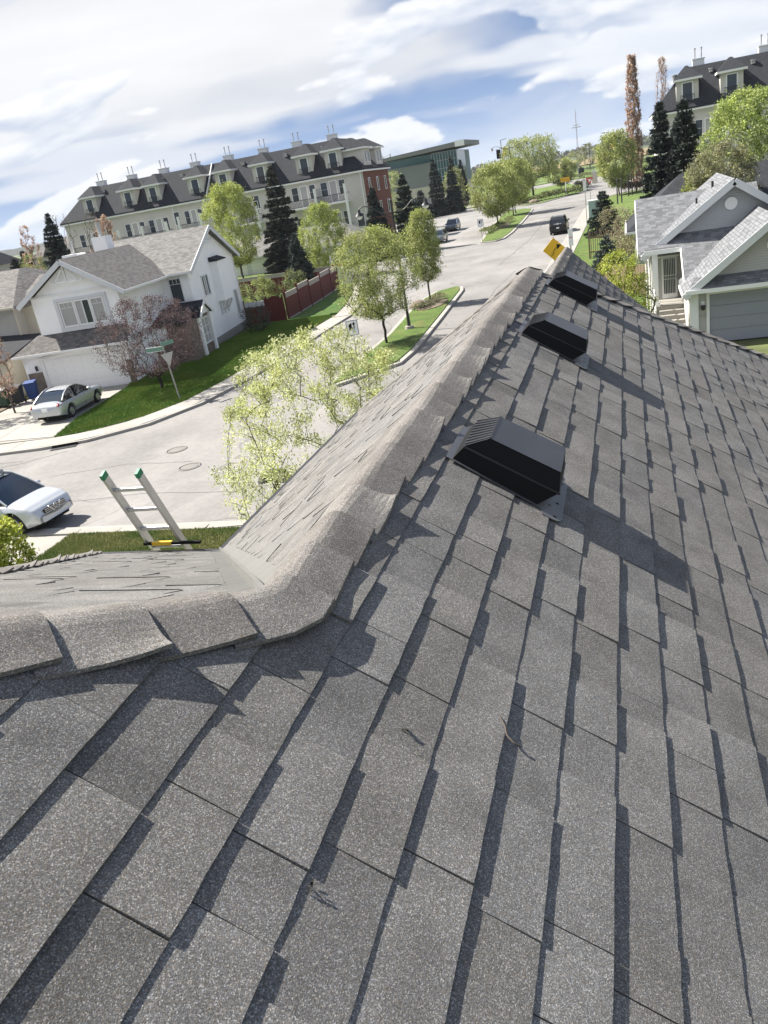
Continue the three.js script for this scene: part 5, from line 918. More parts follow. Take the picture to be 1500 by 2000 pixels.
// a broadleaf tree or shrub: limbs grow towards points spread through the crown, leaves sit along the outer twigs
function tree(name, label, cat, pos, o, group) {
  const r = rng(o.seed), t = thing(name, label, cat, pos, 0, group), { h, cr, low } = o, cy = (h + low) / 2, ch = (h - low) / 2, ox = o.lean ? o.lean[0] : 0, oz = o.lean ? o.lean[1] : 0;
  const nodes = [], add = (p, par) => { nodes.push({ p, par, n: 0 }); return nodes.length - 1; };
  const stems = o.stems || 1, roots = [];
  for (let s = 0; s < stems; s++) {
    const a = s / stems * 6.283 + r(), sp = stems > 1 ? 0.10 * cr : 0; let q = add([Math.cos(a) * sp, 0, Math.sin(a) * sp], -1); roots.push(q);
    const th = o.trunk !== undefined ? o.trunk : low * 0.9, k = 4; for (let i = 1; i <= k; i++) q = add([Math.cos(a) * sp * (1 + i * 0.8) + (r() - 0.5) * 0.008 * h + ox * i / k * 0.3, th * i / k, Math.sin(a) * sp * (1 + i * 0.8) + (r() - 0.5) * 0.008 * h + oz * i / k * 0.3], q);
    if (o.leader) { const m = 7; for (let i = 1; i <= m; i++) q = add([ox * i / m + (r() - 0.5) * 0.04 * cr, lerp(th, h * 0.95, i / m), oz * i / m + (r() - 0.5) * 0.04 * cr], q); }
  }
  const tips = [];
  for (let i = 0; i < o.tips * 6 && tips.length < o.tips; i++) {
    const u = r() * 2 - 1, a = r() * 6.283, rr = Math.pow(r(), 0.42), f = o.shape ? o.shape((u + 1) / 2) : Math.sqrt(1 - u * u * 0.92);
    const x = ox + Math.cos(a) * cr * f * rr, z = oz + Math.sin(a) * cr * f * rr, y = cy + u * ch;
    if (fbm(x / cr * 2.2 + o.seed, (y / ch + z / cr) * 1.7, 2, 0, o.seed) > (o.gap === undefined ? 0.36 : o.gap)) tips.push([x, y, z]);
  }
  const bx = nodes[roots[0]].p, by = o.trunk !== undefined ? o.trunk : low;
  tips.sort((a, b) => Math.hypot(a[0], a[1] - by, a[2]) - Math.hypot(b[0], b[1] - by, b[2]));
  const ends = [];
  for (const p of tips) {
    let best = -1, bd = 1e9;
    for (let i = 0; i < nodes.length; i++) { const q = nodes[i].p, d = Math.hypot(p[0] - q[0], p[1] - q[1], p[2] - q[2]) + (q[1] > p[1] - 0.02 * h ? 0.5 * (q[1] - p[1]) + 0.08 * h : 0) + (o.up || 0) * Math.hypot(p[0] - q[0], p[2] - q[2]) + (q[1] < by * 0.8 ? 0.4 * h : 0); if (d < bd) { bd = d; best = i; } }
    const q = nodes[best].p, seg = 2; let par = best;
    for (let i = 1; i <= seg; i++) { const f = i / seg, k = Math.sin(f * Math.PI) * 0.10 * bd; par = add([lerp(q[0], p[0], f) + (r() - 0.5) * 0.035 * bd, lerp(q[1], p[1], f) + (o.sag ? -k : k * 0.6), lerp(q[2], p[2], f) + (r() - 0.5) * 0.035 * bd], par); }
    ends.push(par);
  }
  for (const e of ends) for (let i = e; i >= 0; i = nodes[i].par) nodes[i].n++;
  const tr = o.rad || h * 0.012, tot = Math.max(1, tips.length / stems), rad = i => Math.max(o.twig || 0.006, tr * Math.pow(Math.min(1, nodes[i].n / tot), 0.5)), g0 = [], g1 = [];
  nodes.forEach((q, i) => { if (q.par < 0) return; const a = nodes[q.par], isT = q.n > tot * 0.55; (isT ? g0 : g1).push(rod(a.p, q.p, rad(q.par) * (isT ? 1 : 0.9), rad(i), isT ? 8 : 4)); });
  if (g0.length) part('trunk', g0, o.bark || M.bark, t); if (g1.length) part('branch', g1, o.twigMat || o.bark || M.bark, t);
  const lv = new Leaves(), per = o.leaves / Math.max(1, ends.length), spread = o.spread || 0.16 * cr;
  for (const e of ends) {
    const p = nodes[e].p, q = nodes[nodes[e].par].p, tone = 0.72 + 0.56 * r(), warm = r();
    for (let i = 0; i < per; i++) {
      const f = Math.pow(r(), 0.7) * 1.15 - 0.1, g = () => (r() + r() + r() - 1.5) * spread, k = tone * (0.8 + 0.4 * r()), c = o.cols[Math.floor(r() * o.cols.length)];
      lv.leaf(lerp(q[0], p[0], f) + g(), lerp(q[1], p[1], f) + g() * 0.9, lerp(q[2], p[2], f) + g(), o.leaf * (0.6 + 0.7 * r()), r, [c[0] * k, c[1] * k, c[2] * k * (0.8 + 0.4 * warm)], o.asp || 0.55, o.droop ? -0.2 : 0.5);
    }
  }
  if (per > 0) part('crown', lv.geo(), L.plain, t, { raw: true });
  return t;
}
function conifer(name, label, pos, o, group) {
  const r = rng(o.seed), t = thing(name, label, 'spruce', pos, 0, group), { h, cr } = o, low = o.low === undefined ? 0.4 : o.low;
  part('trunk', [rod([0, 0, 0], [0, h * 0.98, 0], h * 0.016, 0.02, 8)], M.barkDark, t);
  const lv = new Leaves(), br = [], rows = Math.round(h / (o.gap || 0.36));
  for (let i = 0; i < rows; i++) {
    const f = (i + r() * 0.5) / rows, y = lerp(low, h * 0.985, f), len0 = cr * Math.pow(1 - f, 0.82) * (0.96 + 0.04) + 0.08, nb = Math.max(4, Math.round(11 * (1 - f * 0.5)));
    for (let b = 0; b < nb; b++) {
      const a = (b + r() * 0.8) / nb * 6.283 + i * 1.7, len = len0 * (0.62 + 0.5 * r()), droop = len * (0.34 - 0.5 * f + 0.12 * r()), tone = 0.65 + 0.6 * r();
      const at = s => [Math.cos(a) * len * s, y - droop * s * s + (o.tipUp || 0.10) * len * Math.pow(s, 4), Math.sin(a) * len * s];
      if (r() < 0.5) br.push(rod(at(0), at(0.8), 0.022, 0.006, 3));
      const n = Math.max(6, Math.round(o.dens * len * 2.4));
      for (let k = 0; k < n; k++) {
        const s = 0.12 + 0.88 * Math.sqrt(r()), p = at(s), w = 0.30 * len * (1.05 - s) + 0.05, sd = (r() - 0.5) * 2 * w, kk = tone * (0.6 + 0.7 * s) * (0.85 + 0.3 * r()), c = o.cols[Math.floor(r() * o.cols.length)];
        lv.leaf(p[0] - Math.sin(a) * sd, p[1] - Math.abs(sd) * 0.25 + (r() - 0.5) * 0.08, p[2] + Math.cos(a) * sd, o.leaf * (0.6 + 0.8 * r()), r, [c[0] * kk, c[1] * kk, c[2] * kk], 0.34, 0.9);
      }
    }
  }
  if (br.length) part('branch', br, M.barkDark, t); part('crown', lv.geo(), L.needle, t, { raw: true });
  return t;
}
const mul = (p, k) => p.map(c => c.map(v => v * k));
const YG = mul([[0.42, 0.47, 0.12], [0.36, 0.42, 0.10], [0.50, 0.53, 0.19], [0.30, 0.35, 0.09]], 0.78), SPRING = mul([[0.62, 0.66, 0.30], [0.58, 0.62, 0.26], [0.70, 0.72, 0.36], [0.46, 0.50, 0.18]], 0.80), LIME = mul([[0.46, 0.52, 0.05], [0.38, 0.45, 0.04], [0.54, 0.56, 0.08]], 0.78), MID = mul([[0.24, 0.29, 0.08], [0.29, 0.34, 0.10], [0.20, 0.24, 0.07]], 0.75), OLIVE = mul([[0.30, 0.30, 0.15], [0.36, 0.35, 0.18], [0.25, 0.25, 0.12]], 0.78);
const SPR = mul([[0.045, 0.065, 0.050], [0.060, 0.080, 0.060], [0.035, 0.050, 0.045]], 0.72), SPB = mul([[0.075, 0.10, 0.085], [0.10, 0.13, 0.12], [0.055, 0.075, 0.065]], 0.75), RUST = [[0.44, 0.29, 0.20], [0.54, 0.39, 0.29], [0.36, 0.22, 0.15]], PLUM = mul([[0.16, 0.075, 0.08], [0.20, 0.095, 0.10], [0.24, 0.15, 0.14]], 0.48);

tree('young_tree', 'young tree with sparse pale yellow-green leaves in our front yard, right of the ladder', 'tree', [-5.95, 0.12, -13.6], { h: 5.95, cr: 2.15, low: 1.3, trunk: 1.2, tips: 700, leaves: 62000, leaf: 0.052, spread: 0.14, cols: SPRING, seed: 3, gap: 0.24, rad: 0.05, twig: 0.0035, bark: M.barkDark, up: 0.3, lean: [0.25, 0.1], asp: 0.5 });
tree('yellow_green_tree', 'dense bright yellow-green leafy tree cut off at the left edge below the crossover', 'tree', [-13.7, 0.12, -13.0], { h: 2.85, cr: 0.6, low: 1.1, tips: 170, leaves: 7000, leaf: 0.075, spread: 0.15, cols: LIME, seed: 8, gap: 0.25, rad: 0.05, bark: M.barkDark, asp: 0.75 });
tree('island_tree', 'largest leafy tree on the near island, left of the lamp post', 'tree', [-13.3, 0.19, -43.2], { h: 6.1, cr: 2.55, low: 1.5, tips: 420, leaves: 30000, leaf: 0.10, spread: 0.30, cols: YG, seed: 12, gap: 0.25, rad: 0.075, up: 0.2, bark: M.barkDark }, null);
tree('island_tree', 'slimmer leafy tree on the near island, by the pale rock', 'tree', [-13.5, 0.19, -55.8], { h: 6.2, cr: 1.7, low: 1.7, tips: 330, leaves: 20000, leaf: 0.11, spread: 0.28, cols: YG, shape: u => Math.min(1, 1.2 * Math.sqrt(u + 0.08)) * Math.pow(1 - u * 0.97, 0.55) + 0.1, seed: 13, gap: 0.27, rad: 0.06, up: 0.2, bark: M.barkDark });
tree('island_tree', 'round yellow-green tree on the second island, nearer one', 'tree', [-17.9, 0.19, -121], { h: 8.4, cr: 3.7, low: 1.9, tips: 300, leaves: 17000, leaf: 0.26, spread: 0.6, cols: YG, seed: 14, gap: 0.25, bark: M.barkDark });
tree('island_tree', 'yellow-green tree on the second island, behind the nearer one', 'tree', [-18.8, 0.19, -146], { h: 8.6, cr: 4.2, low: 1.9, tips: 240, leaves: 12000, leaf: 0.32, spread: 0.7, cols: YG, seed: 15, gap: 0.25, bark: M.barkDark });
tree('spreading_tree', 'wide vase-shaped tree with dark limbs on the round island', 'tree', [-22.3, 0.19, -215], { h: 13.2, cr: 8.2, low: 4.0, trunk: 2.4, tips: 420, leaves: 14000, leaf: 0.36, spread: 0.8, cols: YG, seed: 16, gap: 0.3, rad: 0.26, bark: M.barkDark, up: 0.5, shape: u => 0.35 + 0.65 * Math.sqrt(u) * Math.sqrt(Math.max(0, 1.15 - u)) * 1.3 });
tree('island_shrub_tree', 'small lime tree at the right of the round island', 'tree', [-16.0, 0.19, -222], { h: 7.2, cr: 4.0, low: 1.2, tips: 170, leaves: 7500, leaf: 0.36, spread: 0.7, cols: YG, seed: 17 });
tree('roadside_tree', 'full green tree right of the yield sign, before the rust poplar', 'tree', [-1.4, 0.12, -158], { h: 10.3, cr: 3.6, low: 1.7, tips: 260, leaves: 14000, leaf: 0.32, spread: 0.6, cols: YG, gap: 0.25, seed: 18, lean: [-0.3, 0] });
tree('columnar_poplar', 'tall narrow rust-coloured poplar left of the dark spruces', 'tree', [1.55, 0, -162], { h: 22, cr: 1.45, low: 0.8, trunk: 1.0, leader: true, tips: 900, leaves: 30000, leaf: 0.2, spread: 0.22, cols: RUST, seed: 19, gap: 0.1, rad: 0.16, twig: 0.02, up: 2.4, shape: u => 0.35 + 0.65 * Math.sin(Math.min(1, (1 - u) * 1.7 + 0.05) * 1.5), bark: M.bark });
tree('bare_poplar', 'bare pale poplar top showing behind the right apartment block', 'tree', [7.5, 0, -190], { h: 23, cr: 1.3, low: 9, leader: true, tips: 400, leaves: 5000, leaf: 0.2, spread: 0.3, cols: RUST, seed: 20, rad: 0.16, twig: 0.02, up: 2.2, bark: M.bark });
conifer('spruce', 'dark spruce right of the rust poplar, left one of the pair', [2.75, 0, -76], { h: 11.2, cr: 2.3, dens: 60, leaf: 0.30, cols: SPR, seed: 21, gap: 0.42 });
conifer('spruce', 'dark spruce before the right apartment block, right one of the pair', [4.5, 0, -75], { h: 11.0, cr: 2.9, dens: 60, leaf: 0.30, cols: SPR, seed: 22, gap: 0.42 });
tree('leafy_tree', 'large leafy green tree in front of the right apartment block', 'tree', [9.0, 0, -72], { h: 10.4, cr: 3.7, low: 3.0, tips: 420, leaves: 30000, leaf: 0.19, spread: 0.42, cols: [[0.33, 0.41, 0.09], [0.27, 0.35, 0.08], [0.38, 0.44, 0.13]], seed: 23, gap: 0.2, bark: M.bark });
tree('leafy_tree', 'lower olive tree directly above the grey bungalow ridge', 'tree', [6.2, 0, -64], { h: 7.3, cr: 2.5, low: 1.2, tips: 340, leaves: 22000, leaf: 0.15, spread: 0.34, cols: OLIVE, seed: 24, gap: 0.2});
tree('leafy_bush', 'small lime tree beside the spruces, over the grey roof', 'tree', [4.6, 0, -66], { h: 5.8, cr: 1.1, low: 1.5, tips: 80, leaves: 7000, leaf: 0.14, spread: 0.25, cols: YG, seed: 25 });
tree('block_tree', 'rounded yellow-green tree against the middle of the apartment block', 'tree', [-47.6, 0, -97], { h: 11.6, cr: 3.6, low: 2.2, tips: 380, leaves: 22000, leaf: 0.24, spread: 0.5, cols: [[0.40, 0.45, 0.10], [0.33, 0.39, 0.09], [0.46, 0.50, 0.14]], seed: 26, gap: 0.24, up: 0.4, bark: M.bark });
conifer('spruce', 'spruce with browning top against the apartment block', [-42.6, 0, -101], { h: 13.2, cr: 3.6, dens: 46, leaf: 0.36, cols: SPR.concat([[0.09, 0.075, 0.05]]), seed: 27, gap: 0.5 });
conifer('spruce', 'dark spruce at the brick end of the apartment block, left one', [-29.3, 0, -99], { h: 8.6, cr: 2.2, dens: 56, leaf: 0.32, cols: SPR, seed: 28, gap: 0.45 });
conifer('spruce', 'dark spruce at the brick end of the apartment block, right one', [-26.4, 0, -103], { h: 9.4, cr: 2.4, dens: 56, leaf: 0.32, cols: SPR, seed: 29, gap: 0.45 });
[[-41.2, -190, 12.2, 3.0, 'spruce in front of the glass building, tallest'], [-38.2, -194, 10.5, 2.4, 'spruce in front of the glass building, second from left'], [-43.6, -184, 6.2, 2.6, 'short spruce in front of the glass building, by its beige base'], [-44.6, -228, 13.0, 2.2, 'narrow distant spruce right of the glass building, left one'], [-42.6, -231, 11.8, 2.0, 'narrow distant spruce right of the glass building, right one']].forEach((q, i) => conifer('spruce', q[4], [q[0], 0, q[1]], { h: q[2], cr: q[3], dens: 26, leaf: 0.5, cols: SPR, seed: 40 + i, gap: 0.6 }));
tree('birch', 'pale willowy tree between the spruces and the stone wall sign', 'tree', [-40.5, 0, -208], { h: 9.5, cr: 3.0, low: 1.0, tips: 120, leaves: 3200, leaf: 0.34, spread: 0.5, cols: OLIVE.concat(YG), seed: 46 });
tree('birch', 'pale green tree right of the brick end of the block', 'tree', [-40.5, 0, -150], { h: 10.4, cr: 3.2, low: 1.6, tips: 130, leaves: 4200, leaf: 0.3, spread: 0.5, cols: [[0.34, 0.38, 0.16], [0.28, 0.33, 0.12]], seed: 47 });
conifer('blue_spruce', 'blue spruce behind the red fence, right of the white house', [-30.2, 0, -74], { h: 5.7, cr: 1.7, dens: 70, leaf: 0.22, cols: SPB, seed: 48, gap: 0.34 });
tree('yard_tree', 'tall yellow-green tree behind the red fence, right of the blue spruce', 'tree', [-30.9, 0, -84], { h: 7.6, cr: 2.6, low: 0.8, tips: 340, leaves: 20000, leaf: 0.17, spread: 0.36, cols: [[0.40, 0.45, 0.10], [0.33, 0.39, 0.09], [0.28, 0.33, 0.08]], seed: 49, gap: 0.24, up: 0.8 });
tree('yard_bush', 'round green bush just behind the red fence', 'bush', [-28.7, 0.1, -61.5], { h: 3.0, cr: 1.5, low: 0.2, stems: 3, tips: 130, leaves: 13000, leaf: 0.11, spread: 0.24, cols: MID.concat(YG), seed: 50, gap: 0.25 });
tree('yard_bush', 'small green bush in the yard beside the white house wall', 'bush', [-33.0, 0.1, -66], { h: 2.4, cr: 1.2, low: 0.15, stems: 3, tips: 80, leaves: 3200, leaf: 0.12, spread: 0.24, cols: MID, seed: 51 });
tree('yard_bush', 'green bush at the far end of the red fence', 'bush', [-28.8, 0.1, -68.5], { h: 2.7, cr: 1.3, low: 0.15, stems: 3, tips: 90, leaves: 3600, leaf: 0.12, spread: 0.24, cols: MID, seed: 52 });
tree('dark_bush', 'dark bush growing against the side wall of the white house', 'bush', [-25.9, 0.14, -53.2], { h: 1.9, cr: 1.25, low: 0.1, stems: 5, tips: 130, leaves: 3000, leaf: 0.085, spread: 0.16, cols: [[0.045, 0.055, 0.035], [0.07, 0.08, 0.045]], seed: 53, bark: M.barkDark, twig: 0.008 });
tree('bare_shrub', 'leafless shrub against the far corner of the white house', 'bush', [-27.6, 0.12, -57.6], { h: 3.0, cr: 0.9, low: 0.4, stems: 5, tips: 110, leaves: 300, leaf: 0.07, spread: 0.1, cols: OLIVE, seed: 54, bark: M.barkDark, twig: 0.007 });
tree('plum_tree', 'purple-leaved plum tree in front of the white house garage', 'tree', [-24.7, 0.14, -37.6], { h: 4.9, cr: 3.0, low: 0.9, trunk: 0.7, tips: 620, leaves: 21000, leaf: 0.075, spread: 0.20, cols: PLUM, seed: 55, gap: 0.25, rad: 0.09, twig: 0.005, bark: M.barkDark, up: 0.2, lean: [0.1, 0.2] });
[[-31.7, -33.9, 5.6, 0.85, 'rust-coloured slender tree in the flower bed, tallest of three'], [-31.2, -35.3, 4.9, 0.7, 'rust-coloured slender tree in the flower bed, nearest the bins'], [-33.2, -33.1, 4.6, 0.8, 'rust-coloured slender tree in the flower bed, at the left edge']].forEach((q, i) => tree('rust_tree', q[4], 'tree', [q[0] - 1.6, 0.12, q[1]], { h: q[2], cr: q[3], low: 0.9, trunk: 0.8, leader: true, tips: 170, leaves: 2900, leaf: 0.085, spread: 0.12, cols: RUST, seed: 60 + i, gap: 0.1, rad: 0.055, twig: 0.006, up: 1.6, bark: M.bark }));
conifer('spruce', 'spruce at the left edge beside the apartment block', [-74.0, 0, -97], { h: 12.4, cr: 3.1, dens: 46, leaf: 0.36, cols: SPR, seed: 64, gap: 0.5 });
[[-84, -104, 11.5, 1.4, 'rust poplar at the left end of the apartment block, left one'], [-62.5, -92, 10.6, 1.6, 'rust poplar before the apartment block, above the beige chimney']].forEach((q, i) => tree('rust_poplar', q[4], 'tree', [q[0], 0, q[1]], { h: q[2], cr: q[3], low: 1, leader: true, tips: 170, leaves: 3600, leaf: 0.22, spread: 0.24, cols: RUST, seed: 66 + i, gap: 0.15, rad: 0.14, twig: 0.02, up: 1.6 }));
tree('rust_tree', 'rust-red leafy tree above the white house chimney', 'tree', [-57.5, 0, -84], { h: 8.0, cr: 2.2, low: 2, tips: 130, leaves: 3000, leaf: 0.17, spread: 0.34, cols: RUST, seed: 69, gap: 0.3, twig: 0.02 });
[[-88, -118, 13, 2.2, 'bare pale tree at the left horizon, left one'], [-85, -122, 12.4, 1.8, 'bare pale tree at the left horizon, right one']].forEach((q, i) => tree('bare_tree', q[4], 'tree', [q[0], 0, q[1]], { h: q[2], cr: q[3], low: 3, tips: 150, leaves: 200, leaf: 0.2, spread: 0.3, cols: OLIVE, seed: 72 + i, rad: 0.16, twig: 0.03, up: 1.6, bark: M.bark }));
[[-84, -100, 7.5, 2.6, SPR, 'dark spruce low at the left edge'], [-77, -90, 6.0, 2.2, SPR, 'second dark spruce low at the left edge'], [-92, -112, 8.4, 2.6, SPR, 'spruce below the far grey houses']].forEach((q, i) => conifer('spruce', q[5], [q[0], 0, q[1]], { h: q[2], cr: q[3], dens: 40, leaf: 0.36, cols: q[4], seed: 76 + i, gap: 0.5 }));
tree('leafy_tree', 'yellow-green tree low at the left edge before the far houses', 'tree', [-79.5, 0, -98], { h: 7.6, cr: 2.2, low: 1, tips: 110, leaves: 3200, leaf: 0.2, spread: 0.4, cols: YG, seed: 80 });
conifer('juniper', 'dark juniper by the pavement left of the grey bungalow', [-2.4, 0.12, -88], { h: 4.4, cr: 2.0, dens: 60, leaf: 0.22, cols: SPR, seed: 82, gap: 0.34 });
conifer('blue_spruce', 'small blue spruce left of the wooden fence', [-1.5, 0.12, -58], { h: 2.8, cr: 1.25, dens: 80, leaf: 0.15, cols: SPB, seed: 83, gap: 0.26 });
tree('golden_bush', 'bright yellow-green bush between the roof and the bungalow porch', 'bush', [-0.45, 0.12, -36.5], { h: 4.0, cr: 1.25, low: 0.2, stems: 4, tips: 240, leaves: 11000, leaf: 0.095, spread: 0.19, cols: LIME, seed: 84, gap: 0.25, bark: M.barkDark });
tree('thin_bush', 'thin olive bush beside the porch column of the bungalow', 'bush', [0.45, 0.12, -37.2], { h: 2.9, cr: 0.6, low: 0.2, stems: 3, tips: 90, leaves: 2200, leaf: 0.08, spread: 0.14, cols: YG, seed: 85, bark: M.bark });
[[-1.2, -74, 3.6, 1.6, 'dry tan shrub behind the wooden fence, left one'], [0.1, -71, 3.4, 1.5, 'dry tan shrub behind the wooden fence, right one'], [-0.6, -66, 2.3, 1.3, 'brown leafless shrub filling the space inside the wooden fence']].forEach((q, i) => tree('dry_shrub', q[4], 'bush', [q[0], 0.1, q[1]], { h: q[2], cr: q[3], low: 0.2, stems: 5, tips: 170, leaves: 2600, leaf: 0.10, spread: 0.2, cols: [[0.32, 0.28, 0.16], [0.36, 0.34, 0.18], [0.27, 0.24, 0.12]], seed: 86 + i, gap: 0.2, twig: 0.012, bark: M.bark }));
[[-2.4, -430, 9, 4, 'distant pale tree beyond the green field, near the banner lamp'], [-17, -430, 11, 4.5, 'distant pale tree beyond the green field, below the mast'], [-22, -400, 9, 4, 'distant pale tree beyond the green field, left of the mast'], [-9, -440, 9, 3.4, 'distant thin tree beyond the green field, beside the slim lamp'], [-36, -340, 10, 5, 'distant pale tree left of the double lamp post'], [-44, -330, 12, 5.4, 'distant olive tree left of the double lamp post, second'], [-52, -350, 9, 5, 'distant olive tree right of the stone wall sign'], [-60, -340, 8, 5, 'distant olive tree above the stone wall sign']].forEach((q, i) => tree('distant_tree', q[4], 'tree', [q[0], 0.1, q[1]], { h: q[2], cr: q[3], low: 1.8, tips: 80, leaves: 1800, leaf: 0.55, spread: 0.8, cols: i % 2 ? OLIVE : OLIVE.concat(YG), seed: 92 + i, gap: 0.34, rad: 0.16, twig: 0.04 }));
// clipped hedges and ground shrubs
function hedge(label, x0, z0, x1, z1, w, h, cols, seed, n, leaf) {
  const r = rng(seed), lv = new Leaves(), t = thing('hedge', label, 'hedge', [(x0 + x1) / 2, 0.15, (z0 + z1) / 2]), dx = (x1 - x0) / 2, dz = (z1 - z0) / 2, l = Math.hypot(dx, dz), nx = -dz / l, nz = dx / l;
  for (let i = 0; i < n; i++) { const s = r() * 2 - 1, q = (r() + r() - 1) * w, k = 0.65 + 0.6 * fbm(s * l * 0.8 + 9, q * 2, 2, 0, seed), y = h * Math.sqrt(Math.max(0, 1 - q * q / w / w)) * (0.35 + 0.65 * Math.sqrt(r())) * (0.6 + 0.6 * fbm(s * l * 0.5, 3, 3, 0, seed)), c = cols[Math.floor(r() * cols.length)]; lv.leaf(dx * s + nx * q, y, dz * s + nz * q, leaf * (0.6 + r() * 0.8), r, [c[0] * k, c[1] * k, c[2] * k], 0.6); }
  part('foliage', lv.geo(), L.plain, t, { raw: true });
  const st = []; for (let i = 0; i < 24; i++) { const s = r() * 2 - 1, q = (r() - 0.5) * w; st.push(rod([dx * s + nx * q, 0, dz * s + nz * q], [dx * s + nx * q * 1.2, h * 0.6, dz * s + nz * q * 1.2], 0.03, 0.01, 4)); } part('stem', st, M.barkDark, t);
}
const BR = [[0.13, 0.075, 0.055], [0.17, 0.10, 0.07], [0.10, 0.07, 0.05]];
hedge('low dark green hedge along the near edge of the round island', -20.5, -180, -10.2, -193, 1.6, 1.4, MID, 101, 6500, 0.32);
hedge('brown hedge at the left end of the round island', -25.5, -196, -20.6, -180.5, 1.3, 1.3, BR, 102, 3000, 0.32);
hedge('dark hedge clump at the right end of the round island', -10.6, -196, -9.2, -204, 1.6, 2.0, [[0.09, 0.08, 0.06], [0.12, 0.11, 0.07]], 103, 2600, 0.32);
hedge('brown low shrubs in front of the stone wall sign', -50, -217, -40.3, -219.5, 1.6, 1.5, BR, 104, 3600, 0.34);
hedge('brown hedge on the right lawn below the full green tree', -1.0, -160.5, 4.5, -161.5, 1.1, 1.9, BR, 105, 2600, 0.26);
hedge('dark green hedge along the far side of the cross road', -22, -308, 14, -262, 1.6, 1.5, MID, 106, 5000, 0.42);
hedge('dark evergreen clump on the far lawn', -15.5, -300, -13.8, -300, 1.2, 3.4, SPR, 107, 1400, 0.36);
hedge('low green shrubs under the second island trees', -18.6, -112, -17.4, -132, 1.0, 0.7, MID, 108, 2600, 0.22);
hedge('low dry shrubs around the trunk on the near island', -13.9, -53.6, -13.2, -58, 0.7, 0.45, OLIVE, 109, 2200, 0.1);
hedge('line of dark shrubs across the far field edge', -60, -400, 12, -372, 1.5, 1.6, [[0.12, 0.14, 0.07], [0.08, 0.10, 0.05]], 110, 3600, 0.5);
// far-off wood along the horizon that reads as one mass
{
  const r = rng(120), lv = new Leaves();
  for (let i = 0; i < 1500; i++) {
    const x = lerp(-700, 420, r()), z = -1150 - r() * 350, hh = 4 + r() * 7, n = 18, c = r() < 0.5 ? [0.11, 0.13, 0.07] : r() < 0.5 ? [0.18, 0.19, 0.10] : [0.14, 0.12, 0.09], k = 0.7 + 0.6 * r();
    for (let j = 0; j < n; j++) lv.leaf(x + (r() - 0.5) * 9, 3 + r() * hh, z + (r() - 0.5) * 9, 2.2 + r() * 2.4, r, c.map(v => v * k), 0.9);
  }
  const w = part('far_wood', lv.geo(), L.needle, scene, { raw: true, kind: 'stuff' }); tag(w, 'far-off belt of grey-green trees along the horizon', 'woodland');
}
// grass blades on the two lawns near the street
{
  const blade = new THREE.BufferGeometry(); blade.setAttribute('position', new THREE.Float32BufferAttribute([-0.006, 0, 0, 0.006, 0, 0, 0.012, 0.07, 0.01, 0, 0, -0.006, 0, 0, 0.006, -0.012, 0.06, 0.0], 3)); blade.computeVertexNormals();
  const inside = (p, x, z) => { let c = false; for (let i = 0, j = p.length - 1; i < p.length; j = i++) if ((p[i][1] > z) !== (p[j][1] > z) && x < (p[j][0] - p[i][0]) * (z - p[i][1]) / (p[j][1] - p[i][1]) + p[i][0]) c = !c; return c; };
  const sow = (label, poly, n, bb, seed, y, cA, cB) => {
    const r = rng(seed), m = new THREE.InstancedMesh(blade, std([1, 1, 1], 0.9), n), o = new THREE.Object3D(), c = new THREE.Color(); let k = 0, guard = 0;
    while (k < n && guard++ < n * 6) { const x = lerp(bb[0], bb[1], r()), z = lerp(bb[2], bb[3], r()); if (!inside(poly, x, z)) continue; o.position.set(x, y, z); o.rotation.set((r() - 0.5) * 0.7, r() * 6.28, (r() - 0.5) * 0.7); o.scale.set(1.3 + r(), 0.7 + r() * 0.9, 1.3 + r()); o.updateMatrix(); m.setMatrixAt(k, o.matrix); const f = r() * 0.6 + 0.6 * sstep(0.42, 0.66, fbm(x * 0.8, z * 0.8, 3, 0, 5)), g = 0.75 + 0.5 * r(); c.setRGB(lerp(cA[0], cB[0], f) * g, lerp(cA[1], cB[1], f) * g, lerp(cA[2], cB[2], f) * g); m.setColorAt(k, c); k++; }
    m.count = k; m.name = numbered('grass'); m.userData.kind = 'stuff'; m.castShadow = m.receiveShadow = true; scene.add(m); tag(m, label, 'grass');
  };
  sow('short lush grass on the corner lawn of the white house', lawnA, 110000, [-28.5, -21, -57, -29.5], 131, 0.145, [0.085, 0.175, 0.015], [0.17, 0.23, 0.035]);
  sow('patchy short grass strip beyond our eave', [[-16.6, -18.4], [-9.8, -18.4], [-9, -13], [-16.6, -13]], 80000, [-16.6, -9, -18.4, -13], 132, 0.115, [0.13, 0.20, 0.045], [0.30, 0.30, 0.13]);
}
